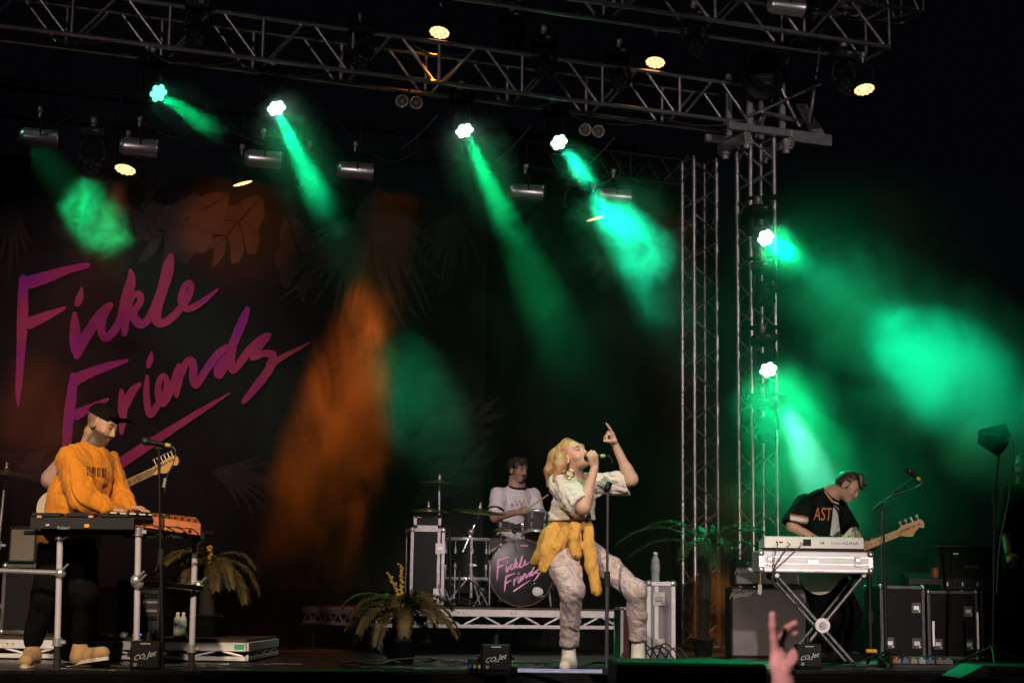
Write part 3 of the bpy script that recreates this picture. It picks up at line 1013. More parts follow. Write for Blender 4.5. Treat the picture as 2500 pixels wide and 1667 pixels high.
# ------------------------------------------------------------------ implicit-surface modelling for bodies and clothes
class SDF:
    def __init__(s, lo, hi, h):
        s.lo = np.array(lo, float)
        s.h = h
        s.n = np.ceil((np.array(hi) - s.lo) / h).astype(int) + 1
        s.D = np.full(s.n, 1.0, np.float32)

    def _sl(s, lo, hi):
        a = np.clip(np.floor((lo - s.lo) / s.h).astype(int), 0, s.n - 1)
        b = np.clip(np.ceil((hi - s.lo) / s.h).astype(int) + 1, 1, s.n)
        if np.any(b <= a):
            return None
        g = np.meshgrid(*[(s.lo[i] + s.h * np.arange(a[i], b[i])).astype(np.float32) for i in range(3)], indexing='ij')
        return tuple(slice(a[i], b[i]) for i in range(3)), g

    def _mix(s, sl, d, k, sub):
        A = s.D[sl]
        if sub:
            d = -d
            if k > 0:
                hh = np.clip(0.5 - 0.5 * (A - d) / k, 0, 1)
                s.D[sl] = A + (d - A) * hh + k * hh * (1 - hh)
            else:
                s.D[sl] = np.maximum(A, d)
        elif k > 0:
            hh = np.clip(0.5 + 0.5 * (A - d) / k, 0, 1)
            s.D[sl] = A + (d - A) * hh - k * hh * (1 - hh)
        else:
            s.D[sl] = np.minimum(A, d)

    def cone(s, a, b, ra, rb, k=0.02, flat=None, sub=False):
        """tapered capsule; flat=(axis, factor): thinner along axis by factor"""
        a = np.array(a, float)
        b = np.array(b, float)
        R = max(ra, rb) + k + 3 * s.h
        q = s._sl(np.minimum(a, b) - R, np.maximum(a, b) + R)
        if q is None:
            return s
        sl, (X, Y, Z) = q
        dx, dy, dz = X - a[0], Y - a[1], Z - a[2]
        v = b - a
        if flat is not None:
            ax = np.array(flat[0], float)
            ax /= np.linalg.norm(ax)
            f = flat[1] - 1
            t = (dx * ax[0] + dy * ax[1] + dz * ax[2]) * f
            dx, dy, dz = dx + ax[0] * t, dy + ax[1] * t, dz + ax[2] * t
            v = v + ax * (v @ ax) * f
        L2 = max(v @ v, 1e-9)
        t = np.clip((dx * v[0] + dy * v[1] + dz * v[2]) / L2, 0, 1)
        d = np.sqrt((dx - t * v[0]) ** 2 + (dy - t * v[1]) ** 2 + (dz - t * v[2]) ** 2) - (ra + (rb - ra) * t)
        s._mix(sl, d.astype(np.float32), k, sub)
        return s

    def chain(s, pts, rs, k=0.02, flat=None):
        for i in range(len(pts) - 1):
            s.cone(pts[i], pts[i + 1], rs[i], rs[i + 1], k, flat)
        return s

    def ell(s, c, r, R=None, k=0.02, sub=False):
        c = np.array(c, float)
        r = np.array(r, float)
        m = r.max() + k + 3 * s.h
        q = s._sl(c - m, c + m)
        if q is None:
            return s
        sl, (X, Y, Z) = q
        P = [X - c[0], Y - c[1], Z - c[2]]
        if R is not None:
            P = [R[0][i] * P[0] + R[1][i] * P[1] + R[2][i] * P[2] for i in range(3)]
        k0 = np.sqrt((P[0] / r[0]) ** 2 + (P[1] / r[1]) ** 2 + (P[2] / r[2]) ** 2)
        k1 = np.sqrt((P[0] / r[0] ** 2) ** 2 + (P[1] / r[1] ** 2) ** 2 + (P[2] / r[2] ** 2) ** 2) + 1e-6
        d = k0 * (k0 - 1) / k1
        s._mix(sl, d.astype(np.float32), k, sub)
        return s

    def cut(s, p, n, k=0.0):
        """remove everything on the side n points to"""
        p = np.array(p, float)
        n = np.array(n, float)
        n /= np.linalg.norm(n)
        X, Y, Z = [(s.lo[i] + s.h * np.arange(s.n[i])).astype(np.float32) for i in range(3)]
        d = ((X - p[0]) * n[0])[:, None, None] + ((Y - p[1]) * n[1])[None, :, None] + ((Z - p[2]) * n[2])[None, None, :]
        s.D = np.maximum(s.D, d.astype(np.float32))
        return s

    def warp(s, f):
        """add a displacement f(X, Y, Z) near the surface"""
        m = np.abs(s.D) < 0.06
        i = np.argwhere(m)
        P = s.lo + i * s.h
        s.D[m] += f(P[:, 0], P[:, 1], P[:, 2]).astype(np.float32)
        return s

    def mesh(s):
        D, h = s.D, s.h
        D[[0, -1]] = 1
        D[:, [0, -1]] = 1
        D[:, :, [0, -1]] = 1
        I = D < 0
        nx, ny, nz = [q - 1 for q in D.shape]
        cnt = np.zeros((nx, ny, nz), np.uint8)
        for i in (0, 1):
            for j in (0, 1):
                for k in (0, 1):
                    cnt += I[i:nx + i, j:ny + j, k:nz + k]
        act = (cnt > 0) & (cnt < 8)
        C = np.argwhere(act)
        idx = np.full(act.shape, -1, np.int32)
        idx[act] = np.arange(len(C))
        acc = np.zeros((len(C), 3))
        w = np.zeros(len(C))
        co = [(i, j, k) for i in (0, 1) for j in (0, 1) for k in (0, 1)]
        vals = {c: D[C[:, 0] + c[0], C[:, 1] + c[1], C[:, 2] + c[2]] for c in co}
        for c in co:
            for ax in range(3):
                if c[ax] == 0:
                    e = list(c)
                    e[ax] = 1
                    v0, v1 = vals[c], vals[tuple(e)]
                    m = (v0 < 0) != (v1 < 0)
                    t = v0[m] / (v0[m] - v1[m])
                    p = np.tile(np.array(c, float), (m.sum(), 1))
                    p[:, ax] += t
                    acc[m] += p
                    w[m] += 1
        V = s.lo + (C + acc / w[:, None]) * h
        F = []
        for ax in range(3):
            o1, o2 = [(1, 2), (2, 0), (0, 1)][ax]
            a = np.take(I, range(0, D.shape[ax] - 1), ax)
            b = np.take(I, range(1, D.shape[ax]), ax)
            E = np.argwhere(a != b)
            ins = a[tuple(E.T)]
            q = []
            for (d1, d2) in ((-1, -1), (0, -1), (0, 0), (-1, 0)):
                c = E.copy()
                c[:, o1] += d1
                c[:, o2] += d2
                q.append(idx[np.clip(c[:, 0], 0, nx - 1), np.clip(c[:, 1], 0, ny - 1), np.clip(c[:, 2], 0, nz - 1)])
            q = np.stack(q, 1)
            q[~ins] = q[~ins][:, ::-1]
            F.append(q)
        F = np.concatenate(F)
        F = F[(F >= 0).all(1)]
        return V, F

    def build(s, name, m, parent, colf=None, smooth=1):
        V, F = s.mesh()
        for _ in range(smooth):                      # light Laplacian smoothing
            acc = np.zeros_like(V)
            w = np.zeros(len(V))
            for i in range(4):
                np.add.at(acc, F[:, i], V[F[:, (i + 1) % 4]] + V[F[:, (i + 3) % 4]])
                np.add.at(w, F[:, i], 2)
            V = V * 0.5 + 0.5 * acc / np.maximum(w, 1)[:, None]
        base = np.array(wmat(parent).translation)
        me = bpy.data.meshes.new(name)
        me.vertices.add(len(V))
        me.vertices.foreach_set('co', (V - base).astype(np.float32).ravel())
        me.loops.add(len(F) * 4)
        me.polygons.add(len(F))
        me.polygons.foreach_set('loop_start', np.arange(0, len(F) * 4, 4, dtype=np.int32))
        me.loops.foreach_set('vertex_index', F.astype(np.int32).ravel())
        me.update(calc_edges=True)
        me.polygons.foreach_set('use_smooth', np.ones(len(F), bool))
        if colf is not None:
            c = np.ones((len(V), 4), np.float32)
            c[:, :3] = colf(V)
            at_ = me.color_attributes.new('tone', 'FLOAT_COLOR', 'POINT')
            at_.data.foreach_set('color', c.ravel())
        me.materials.append(m)
        o = bpy.data.objects.new(name, me)
        COL.objects.link(o)
        o.parent = parent
        return o


def attr_mat(name, rough=0.5, sss=0.1, bump=0.05, bscale=120, spec=0.4):
    """skin: tone from the colour attribute with fine mottling"""
    m = mat(name, (0.5, 0.5, 0.5), rough, 0, 0.06, 25, bump, bscale, spec)
    nt = m.node_tree
    b = nt.nodes['Principled BSDF']
    cr = [n for n in nt.nodes if n.type == 'VALTORGB'][0]
    cr.color_ramp.elements[0].color = (0.9, 0.88, 0.88, 1)
    cr.color_ramp.elements[1].color = (1, 1, 1, 1)
    a = nd(nt, 'ShaderNodeVertexColor', layer_name='tone')
    mx = nd(nt, 'ShaderNodeMix', data_type='RGBA', blend_type='MULTIPLY')
    mx.inputs[0].default_value = 1.0
    nt.links.new(a.outputs[0], mx.inputs[6])
    nt.links.new(cr.outputs[0], mx.inputs[7])
    nt.links.new(mx.outputs[2], b.inputs['Base Color'])
    b.inputs['Subsurface Weight'].default_value = sss
    b.inputs['Subsurface Scale'].default_value = 0.008
    return m


M_SKIN = attr_mat('skin')


def vn(v):
    v = np.array(v, float)
    return v / np.linalg.norm(v)


class Head:
    """head frame: c centre (ear height), f facing, u crown; s overall scale (1 = 0.23 m tall)"""
    def __init__(h, c, f, u, s=1.0):
        h.c = np.array(c, float)
        h.f = vn(f)
        u = np.array(u, float)
        h.u = vn(u - h.f * (u @ h.f))
        h.x = np.cross(h.f, h.u)          # wearer's right
        h.R = np.stack([h.x, h.f, h.u], 1)
        h.s = s

    def p(h, x, f, u):
        return h.c + (h.x * x + h.f * f + h.u * u) * h.s

    def loc(h, V):
        return (V - h.c) @ h.R / h.s

    def add(h, S, female=False, mouth=0.0):
        s = h.s
        E = lambda c, r, k=0.02, sub=False: S.ell(h.p(*c), np.array(r) * s, h.R, k * s, sub)
        E((0, -0.012, 0.045), (0.072, 0.094, 0.078))
        E((0, 0.035, 0.0), (0.062, 0.062, 0.085), 0.03)
        E((0, 0.045, -0.055), (0.050 if not female else 0.045, 0.050, 0.045), 0.03)
        E((0, 0.078, -0.088), (0.022, 0.020, 0.018), 0.022)          # chin
        for g in (-1, 1):
            E((g * 0.040, 0.066, -0.022), (0.026, 0.026, 0.024), 0.02)   # cheek
            E((g * 0.030, 0.098, 0.020), (0.017, 0.014, 0.012), 0.012, True)   # eye socket
            E((g * 0.030, 0.084, 0.018), (0.0135, 0.0125, 0.0115), 0.004)      # lid
            E((g * 0.074, -0.005, 0.0), (0.010, 0.022, 0.034), 0.006)          # ear
            E((g * 0.080, 0.000, 0.002), (0.006, 0.012, 0.020), 0.004, True)
        S.cone(h.p(0, 0.094, 0.026), h.p(0, 0.110, -0.018), 0.009 * s, 0.013 * s, 0.010 * s)   # nose
        for g in (-1, 1):
            S.ell(h.p(g * 0.011, 0.100, -0.022), np.array((0.008, 0.009, 0.007)) * s, h.R, 0.006 * s)
        S.cone(h.p(-0.045, 0.084, 0.042), h.p(0.045, 0.084, 0.042), 0.010 * s, 0.010 * s, 0.02 * s)  # brow ridge
        E((0, 0.090, -0.046), (0.022, 0.012, 0.006), 0.006)           # upper lip
        E((0, 0.086, -0.060), (0.019, 0.012, 0.006), 0.006)           # lower lip
        if mouth > 0:
            E((0, 0.098, -0.053), (0.018, 0.022, 0.004 + 0.010 * mouth), 0.004, True)
        return h

    def tone(h, V, skin, lips, brow, beard=None, mouth=0.0, stubble=None, lid=None):
        L = h.loc(V)
        x, f, u = L[:, 0], L[:, 1], L[:, 2]
        C = np.tile(np.array(skin, float), (len(V), 1))
        near = (np.abs(L) < 0.16).all(1)

        def paint(mask, col, a=1.0):
            w = (np.clip(mask, 0, 1) * near * a)[:, None]
            C[:] = C * (1 - w) + np.array(col) * w

        fr = f > 0.03
        if stubble is not None:
            w = np.clip((-0.015 - u + np.clip(0.03 - f, 0, 1) * 0.6) / 0.02, 0, 1) * np.clip((f + 0.015) / 0.02, 0, 1)
            hole = ((x / 0.016) ** 2 + ((u + 0.052) / 0.010) ** 2 < 1)
            cheek = (np.abs(x) < 0.055) & (f > 0.05) & (u > -0.035)
            paint(w * ~hole * ~cheek * (u > -0.125), stubble, 0.85)
            paint(((np.abs(x) < 0.028) & (np.abs(u + 0.036) < 0.007) & (f > 0.07)).astype(float), stubble, 0.9)
        if beard is not None:
            paint(((np.abs(x) < 0.030) & (np.abs(u + 0.036) < 0.008) & (f > 0.07)).astype(float), beard)
            paint(((np.abs(x) < 0.020) & (u < -0.068) & (u > -0.12) & (f > 0.05)).astype(float), beard)
        for (cu, hh) in ((-0.046, 0.007), (-0.060, 0.008)):
            paint(((x / 0.022) ** 2 + ((u - cu) / hh) ** 2 < 1) * (f > 0.07) * 1.0, lips, 0.8)
        if mouth > 0:
            paint(((x / 0.017) ** 2 + ((u + 0.053) / (0.003 + 0.009 * mouth)) ** 2 < 1) * (f > 0.05) * 1.0, (0.05, 0.012, 0.012))
        for g in (-1, 1):
            bx = (x - g * 0.031)
            paint((np.abs(bx) < 0.019) * (np.abs(u - 0.041 + bx * bx * 12) < 0.0042) * fr * 1.0, brow, 0.85)
            paint((np.abs(bx) < 0.013) * (np.abs(u - 0.012 - bx * bx * 25) < 0.0030) * (f > 0.06) * 1.0, lid if lid is not None else brow, 0.85)
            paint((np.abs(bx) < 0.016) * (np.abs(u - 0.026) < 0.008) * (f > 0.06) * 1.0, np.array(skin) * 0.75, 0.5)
        return C


def hand(S, wrist, d, n, curls, thumb_side, size=1.0, spread=0.12, thumb=None, k=0.006):
    """d: wrist->knuckles, n: palm normal (the way fingers curl); thumb_side +1/-1 along d x n"""
    w = np.array(wrist, float)
    d = vn(d)
    n = vn(np.array(n) - d * (np.array(n) @ d))
    x = np.cross(d, n) * thumb_side
    z = size
    S.cone(w + d * 0.015 * z, w + d * 0.075 * z, 0.026 * z, 0.036 * z, 0.015, (n, 2.0))
    S.cone(w + d * 0.035 * z + x * 0.018 * z, w + d * 0.08 * z + x * 0.026 * z, 0.014 * z, 0.011 * z, 0.012)
    S.cone(w + d * 0.030 * z - x * 0.018 * z, w + d * 0.076 * z - x * 0.026 * z, 0.013 * z, 0.010 * z, 0.012)
    offs = (0.030, 0.010, -0.010, -0.028)
    lens = ((0.040, 0.025, 0.020), (0.045, 0.028, 0.021), (0.041, 0.026, 0.020), (0.032, 0.020, 0.018))
    tips = []
    for i in range(4):
        p = w + (d * (0.086 - 0.004 * abs(i - 1)) + x * offs[i]) * z
        a = 0.0
        sp = spread * (1.5 - i) / 1.5
        r = (0.0092, 0.0094, 0.0088, 0.0076)[i] * z
        for j in range(3):
            a += curls[i][j] if hasattr(curls[i], '__len__') else curls[i]
            q = p + (d * math.cos(a) + n * math.sin(a) + x * sp * math.cos(a)) * lens[i][j] * z
            S.cone(p, q, r, r * 0.9, k)
            p = q
            r *= 0.9
        tips.append(p)
    tb = w + (d * 0.028 + x * 0.024 + n * 0.008) * z
    td = thumb if thumb is not None else (0.6, 0.75, 0.25)
    t1 = tb + (d * td[0] + x * td[1] + n * td[2]) * 0.046 * z
    t2 = t1 + (d * (td[0] + 0.25) + x * (td[1] - 0.35) + n * (td[2] + 0.25)) * 0.030 * z
    S.chain([tb, t1, t2], [0.015 * z, 0.0115 * z, 0.009 * z], k + 0.004)
    return tips


def folds(amp, scale, seed, dirs=3, along=None, mixf=0.15):
    """cloth folds; along: direction the fold lines run in"""
    r = np.random.default_rng(seed)

    def kv():
        k = r.normal(size=3)
        if along is not None:
            ax = vn(along)
            k = k - ax * (k @ ax) * (1 - mixf)
        return vn(k)
    K = [(kv() * scale * r.uniform(0.6, 1.5), r.uniform(0, 6.28)) for _ in range(dirs)]
    W = [(vn(r.normal(size=3)) * scale * 0.4, r.uniform(0, 6.28)) for _ in range(3)]

    def f(X, Y, Z):
        wv = sum(np.sin(X * q[0] + Y * q[1] + Z * q[2] + ph) for q, ph in W) * 1.3
        out = 0
        for q, ph in K:
            v = np.sin(X * q[0] + Y * q[1] + Z * q[2] + ph + wv)
            out = out + 1.5 * (1 - np.abs(v)) ** 2.2 - 0.35 + 0.45 * v
        return amp * out / dirs
    return f


def ridge(amp, centre, axis, freq, warp=2.0):
    """hair strand grooves running along axis, round a centre line"""
    ax = vn(axis)
    t1 = vn(np.cross(ax, (0.3, 0.9, 0.2)))
    t2 = np.cross(ax, t1)
    c = np.array(centre)

    def f(X, Y, Z):
        P = np.stack([X, Y, Z], 1) - c
        a = np.arctan2(P @ t2, P @ t1)
        h = P @ ax
        return amp * (np.sin(a * freq + np.sin(h * 30) * warp * 0.5) + 0.6 * np.sin(a * freq * 2.3 + h * 14))
    return f


def cloth_mat(name, col, var=0.12, rough=0.85, scale=14, bump=0.25, bscale=35, sheen=0.1):
    if max(col) < 0.03:
        return mat(name, col, 0.9, 0, var, scale, bump, bscale, 0.08)
    return mat(name, col, rough, 0, var, scale, bump * 1.1, bscale * 0.75, 0.2, sheen=sheen, bdist=0.012, bwarp=0.7, stretch=(1.2, 1.2, 0.5))


def A(px, py, Y):
    return np.array(at(px, py, Y))

# ------------------------------------------------------------------ people
def bounds(pts, m):
    P = np.array(pts)
    return P.min(0) - m, P.max(0) + m


def limb(S, pts, rs, k=0.025):
    S.chain(pts, rs, k)


def tie_dye():
    m = cloth_mat('tie_dye_cotton', (0.7, 0.6, 0.55), 0.1, 0.85, 10, 0.3, 30)
    nt = m.node_tree
    b = nt.nodes['Principled BSDF']
    tc = [n for n in nt.nodes if n.type == 'TEX_COORD'][0]
    no = nd(nt, 'ShaderNodeTexNoise', i_Scale=7.5, i_Detail=7.0, i_Roughness=0.7, i_Distortion=1.8)
    nt.links.new(tc.outputs['Object'], no.inputs['Vector'])
    cr = nd(nt, 'ShaderNodeValToRGB')
    els = [(0.30, (0.62, 0.36, 0.20)), (0.38, (0.60, 0.52, 0.44)), (0.44, (0.30, 0.20, 0.42)), (0.48, (0.64, 0.56, 0.50)), (0.54, (0.62, 0.46, 0.36)), (0.59, (0.36, 0.42, 0.46)), (0.64, (0.50, 0.10, 0.24)), (0.70, (0.66, 0.54, 0.36))]
    r = cr.color_ramp
    while len(r.elements) < len(els):
        r.elements.new(0.5)
    for e, (p, c) in zip(r.elements, els):
        e.position = p
        e.color = (*c, 1)
    nt.links.new(no.outputs['Fac'], cr.inputs[0])
    nt.links.new(cr.outputs[0], b.inputs['Base Color'])
    return m


def pale_dye():
    m = cloth_mat('pale_tie_dye_cotton', (0.7, 0.6, 0.55), 0.1, 0.85, 10, 0.3, 30)
    nt = m.node_tree
    b = nt.nodes['Principled BSDF']
    tc = [n for n in nt.nodes if n.type == 'TEX_COORD'][0]
    mp = nd(nt, 'ShaderNodeMapping')
    mp.inputs['Rotation'].default_value = (0.3, 0.5, 0.2)
    mp.inputs['Scale'].default_value = (0.7, 1, 2.2)
    nt.links.new(tc.outputs['Object'], mp.inputs[0])
    no = nd(nt, 'ShaderNodeTexNoise', i_Scale=7.0, i_Detail=5.0, i_Roughness=0.65, i_Distortion=1.4)
    nt.links.new(mp.outputs[0], no.inputs['Vector'])
    cr = nd(nt, 'ShaderNodeValToRGB')
    els = [(0.25, (0.66, 0.50, 0.34)), (0.40, (0.70, 0.64, 0.58)), (0.55, (0.72, 0.67, 0.63)), (0.62, (0.66, 0.54, 0.40)), (0.67, (0.70, 0.65, 0.62)), (0.72, (0.30, 0.22, 0.46)), (0.80, (0.68, 0.63, 0.60))]
    r = cr.color_ramp
    while len(r.elements) < len(els):
        r.elements.new(0.5)
    for e, (p, c) in zip(r.elements, els):
        e.position = p
        e.color = (*c, 1)
    nt.links.new(no.outputs['Fac'], cr.inputs[0])
    nt.links.new(cr.outputs[0], b.inputs['Base Color'])
    return m


def hair_mat(name, c0, c1, rough=0.42):
    m = mat(name, c0, rough, 0, 0.2, 30, 0.3, 90, 0.5)
    nt = m.node_tree
    r = [n for n in nt.nodes if n.type == 'VALTORGB'][0].color_ramp
    r.elements[0].color = (*c0, 1)
    r.elements[1].color = (*c1, 1)
    mp = [n for n in nt.nodes if n.type == 'MAPPING'][0]
    mp.inputs['Scale'].default_value = (3.0, 3.0, 0.22)
    return m


def torus_band(name, c, axis, R, r, m, parent, flat=1.0, n=28):
    x, y, z = frame(axis)
    c = Vector(c)
    mb = MB()
    pts = [c + x * (R * math.cos(2 * math.pi * i / n)) + y * (R * flat * math.sin(2 * math.pi * i / n)) for i in range(n + 1)]
    mb.tube(pts, r, 6)
    return mb.build(name, m, parent, True)


from mathutils.bvhtree import BVHTree


def wrap_text(o, target, parent, dirv=(0, 1, 0), off=0.004):
    """lay flat lettering on a cloth surface"""
    W = wmat(parent)
    vs = [W @ v.co for v in target.data.vertices]
    bvh = BVHTree.FromPolygons(vs, [list(p.vertices) for p in target.data.polygons])
    inv = W.inverted()
    d0 = Vector(dirv).normalized() if dirv is not None else None
    for v in o.data.vertices:
        p = W @ v.co
        d = d0 if d0 is not None else (p - CAM).normalized()
        h = bvh.ray_cast(p - d * 0.5, d)
        if h[0] is not None:
            v.co = inv @ (h[0] - d * off)


# ---------------- singer
Y = 11.35
base = onz(1440, 1632, 0.0)
singer = thing('person', 'woman singing into a handheld microphone, pointing up, in pale tie-dye tee and trousers', 'person', (0.45, 11.3, 0.0))
J = dict(neck=A(1408, 1178, 11.37), chest=A(1402, 1212, 11.38), waist=A(1396, 1275, 11.38), pel=A(1390, 1322, 11.38),
         rs=A(1368, 1180, 11.27), re=A(1424, 1238, 11.10), rw=A(1452, 1142, 11.12),
         ls=A(1452, 1182, 11.48), le=A(1541, 1170, 11.42), lw=A(1502, 1086, 11.38),
         rh=A(1368, 1345, 11.31), rk=A(1396, 1440, 11.10), ra=A(1389, 1575, 11.34),
         lh=A(1420, 1342, 11.44), lk=A(1552, 1440, 11.28), la=A(1558, 1562, 11.44))
TF = vn((0.62, -0.78, 0))
H = Head(A(1400, 1117, 11.33), (0.64, -0.64, 0.42), (-0.42, 0.10, 0.9), 0.97)
lo, hi = bounds(list(J.values()) + [A(1478, 1028, 11.3), A(1382, 1625, 11.1), A(1555, 1610, 11.2)], 0.14)
S = SDF(lo, hi, 0.0055)
H.add(S, True, 1.0)
S.cone(H.p(0, -0.025, -0.05), J['neck'], 0.050, 0.055, 0.03)
S.cone(J['neck'], J['chest'], 0.07, 0.12, 0.05, (TF, 1.5))
S.cone(J['chest'], J['waist'], 0.125, 0.105, 0.05, (TF, 1.45))
S.cone(J['waist'], J['pel'], 0.11, 0.145, 0.05, (TF, 1.35))
S.cone(J['rs'], J['ls'], 0.048, 0.048, 0.04)
limb(S, [J['rs'], J['re'], J['rw']], [0.050, 0.040, 0.026])
limb(S, [(J['re'] * 0.7 + J['rw'] * 0.3), J['re']], [0.039, 0.040])
limb(S, [J['ls'], J['le'], J['lw']], [0.050, 0.040, 0.025])
limb(S, [(J['le'] * 0.72 + J['lw'] * 0.28), J['le']], [0.039, 0.040])
limb(S, [J['rh'], J['rk'], J['ra']], [0.085, 0.058, 0.036])
limb(S, [J['lh'], J['lk'], J['la']], [0.085, 0.058, 0.036])
# right hand closed round the microphone
MIC0, MIC1 = A(1435, 1118, 11.13), A(1478, 1112, 11.10)
md = vn(MIC1 - MIC0)
hd = A(1441, 1121, 11.105) - J['rw']
hand(S, J['rw'], A(1447, 1112, 11.09) - J['rw'], vn((-0.35, 0.9, 0.1)), [(1.0, 1.2, 0.9)] * 4, -1, 0.95, 0.02, (0.75, 0.25, 0.75))
# left hand: index finger up, the others folded
hand(S, J['lw'], A(1489, 1060, 11.36) - J['lw'], vn((-0.75, -0.6, 0.0)), [(0.10, 0.06, 0.05), (1.45, 1.3, 0.9), (1.5, 1.3, 0.9), (1.5, 1.3, 0.9)], 1, 0.98, 0.0, (0.5, 0.1, 1.0))
SK = (0.68, 0.43, 0.325)
S.build('body', M_SKIN, singer, lambda V: H.tone(V, SK, (0.42, 0.12, 0.11), (0.22, 0.13, 0.07), None, 1.0))
# hair
M_BLONDE = hair_mat('blonde_hair', (0.34, 0.155, 0.06), (0.68, 0.40, 0.20))
lo, hi = bounds([H.c, A(1335, 1190, 11.35)], 0.19)
S = SDF(lo, hi, 0.0045)
S.ell(H.p(0, -0.022, 0.052), np.array((0.079, 0.095, 0.081)), H.R, 0.0)
S.chain([H.p(0, -0.07, 0.05), A(1362, 1118, 11.36), A(1348, 1150, 11.37), A(1342, 1184, 11.37)], [0.068, 0.062, 0.050, 0.022], 0.03)
S.chain([H.p(0.045, -0.02, 0.095), H.p(0.076, -0.040, 0.035), A(1368, 1136, 11.22), A(1353, 1174, 11.22)], [0.028, 0.034, 0.040, 0.014], 0.02)
S.chain([H.p(0.03, 0.03, 0.11), H.p(0.072, 0.012, 0.07), H.p(0.080, -0.018, 0.0), A(1377, 1152, 11.20)], [0.012, 0.014, 0.016, 0.008], 0.012)
S.chain([H.p(-0.05, -0.01, 0.085), H.p(-0.08, -0.01, 0.0), A(1400, 1165, 11.45)], [0.03, 0.032, 0.016], 0.02)
S.ell(H.p(0.0, 0.085, -0.02), np.array((0.062, 0.075, 0.105)), H.R, 0.012, True)
S.warp(ridge(0.0011, H.c, H.u, 26, 3.0))
hair = S.build('hair', M_BLONDE, singer, smooth=1)
rr = np.random.default_rng(12)
for k in range(110):                      # loose locks lying over the hair
    a = rad(-112 + 224 * k / 109) + rr.uniform(-0.05, 0.05)
    dv = np.array((math.sin(a), -math.cos(a)))
    e = rr.uniform(0.86, 0.99)
    p0 = H.p(dv[0] * 0.012, dv[1] * 0.02 + 0.012, 0.138)
    p1 = H.p(dv[0] * 0.066 * e, dv[1] * 0.085 * e - 0.012, 0.108)
    p2 = H.p(dv[0] * 0.090 * e, dv[1] * 0.112 * e - 0.018, 0.045)
    down = np.array((-0.006, 0.0, -1.0)) * rr.uniform(0.055, 0.075)
    p3 = p2 + down + np.array((0.004, 0, 0)) * rr.normal()
    p4 = p3 + down * rr.uniform(0.6, 1.15) + rr.normal(size=3) * 0.006
    MB().tube([Vector(q) for q in spline([p0, p1, p2, p3, p4], 4)], 0.0062 * rr.uniform(0.6, 1.1), 5, 0.0014).build('lock', M_BLONDE, hair, True)
# tee
M_TEE = pale_dye()
lo, hi = bounds([J['rs'], J['ls'], J['re'], J['le'], A(1390, 1282, 11.38)], 0.24)
S = SDF(lo, hi, 0.0065)
ub = A(1404, 1196, 11.38)
S.cone(ub, A(1396, 1275, 11.36), 0.142, 0.176, 0.03, (TF, 1.5))
S.cone(J['rs'] + (J['ls'] - J['rs']) * 0.05, J['ls'], 0.072, 0.062, 0.05)
S.chain([J['rs'], J['rs'] * 0.5 + J['re'] * 0.5, J['rs'] * 0.12 + J['re'] * 0.88], [0.072, 0.082, 0.092], 0.05)
S.chain([J['ls'], J['ls'] * 0.5 + J['le'] * 0.5 - [0, 0, 0.012], J['ls'] * 0.16 + J['le'] * 0.84 - [0, 0, 0.03]], [0.064, 0.068, 0.074], 0.05)
S.warp(folds(0.017, 46, 3, 4, (0.75, -0.3, -0.6), 0.15))
S.warp(folds(0.006, 80, 5, 3, (0.6, -0.2, -0.8), 0.3))
S.cut(A(1396, 1271, 11.36), (0.06, 0, -1))
e = vn(J['re'] - J['rs'])
T = SDF(lo, hi, 0.0065)          # sleeve ends and neck opening are cut away
S.ell(J['re'] + e * 0.215, (0.24, 0.24, 0.24), None, 0.006, True)
S.ell(J['le'] + vn(J['le'] - J['ls']) * 0.20, (0.24, 0.24, 0.24), None, 0.006, True)
S.cone(J['neck'] + [0, 0, 0.05], J['neck'] - [0, 0, 0.005], 0.085, 0.075, 0.01, None, True)
tee = S.build('tee_shirt', M_TEE, singer)
torus_band('collar', J['neck'] + np.array([0.0, -0.0, 0.0]), (0.12, 0.1, 1), 0.082, 0.008, M_TEE, singer)
# trousers
M_TIE = tie_dye()
lo, hi = bounds([J['pel'], J['rk'], J['lk'], J['ra'], J['la'], J['rh'], J['lh']], 0.17)
S = SDF(lo, hi, 0.0065)
S.cone(A(1393, 1290, 11.38), J['pel'], 0.130, 0.152, 0.04, (TF, 1.35))
S.chain([J['rh'], J['rh'] * 0.5 + J['rk'] * 0.5, J['rk'], J['rk'] * 0.5 + J['ra'] * 0.5, J['ra'] + [0, 0, -0.01]], [0.116, 0.100, 0.074, 0.062, 0.061], 0.03)
S.chain([J['lh'], J['lh'] * 0.5 + J['lk'] * 0.5, J['lk'], J['lk'] * 0.5 + J['la'] * 0.5, J['la'] + [0, 0, -0.01]], [0.102, 0.087, 0.068, 0.060, 0.060], 0.03)
S.warp(folds(0.011, 30, 8, 4))
S.warp(folds(0.0045, 60, 9, 3))
S.cut(J['ra'] + [0, 0, 0.005], (0, 0, -1)) if False else None
for a in (J['ra'], J['la']):
    S.ell(a - [0, 0, 0.085], (0.13, 0.13, 0.085), None, 0.006, True)
S.build('trousers', M_TIE, singer)
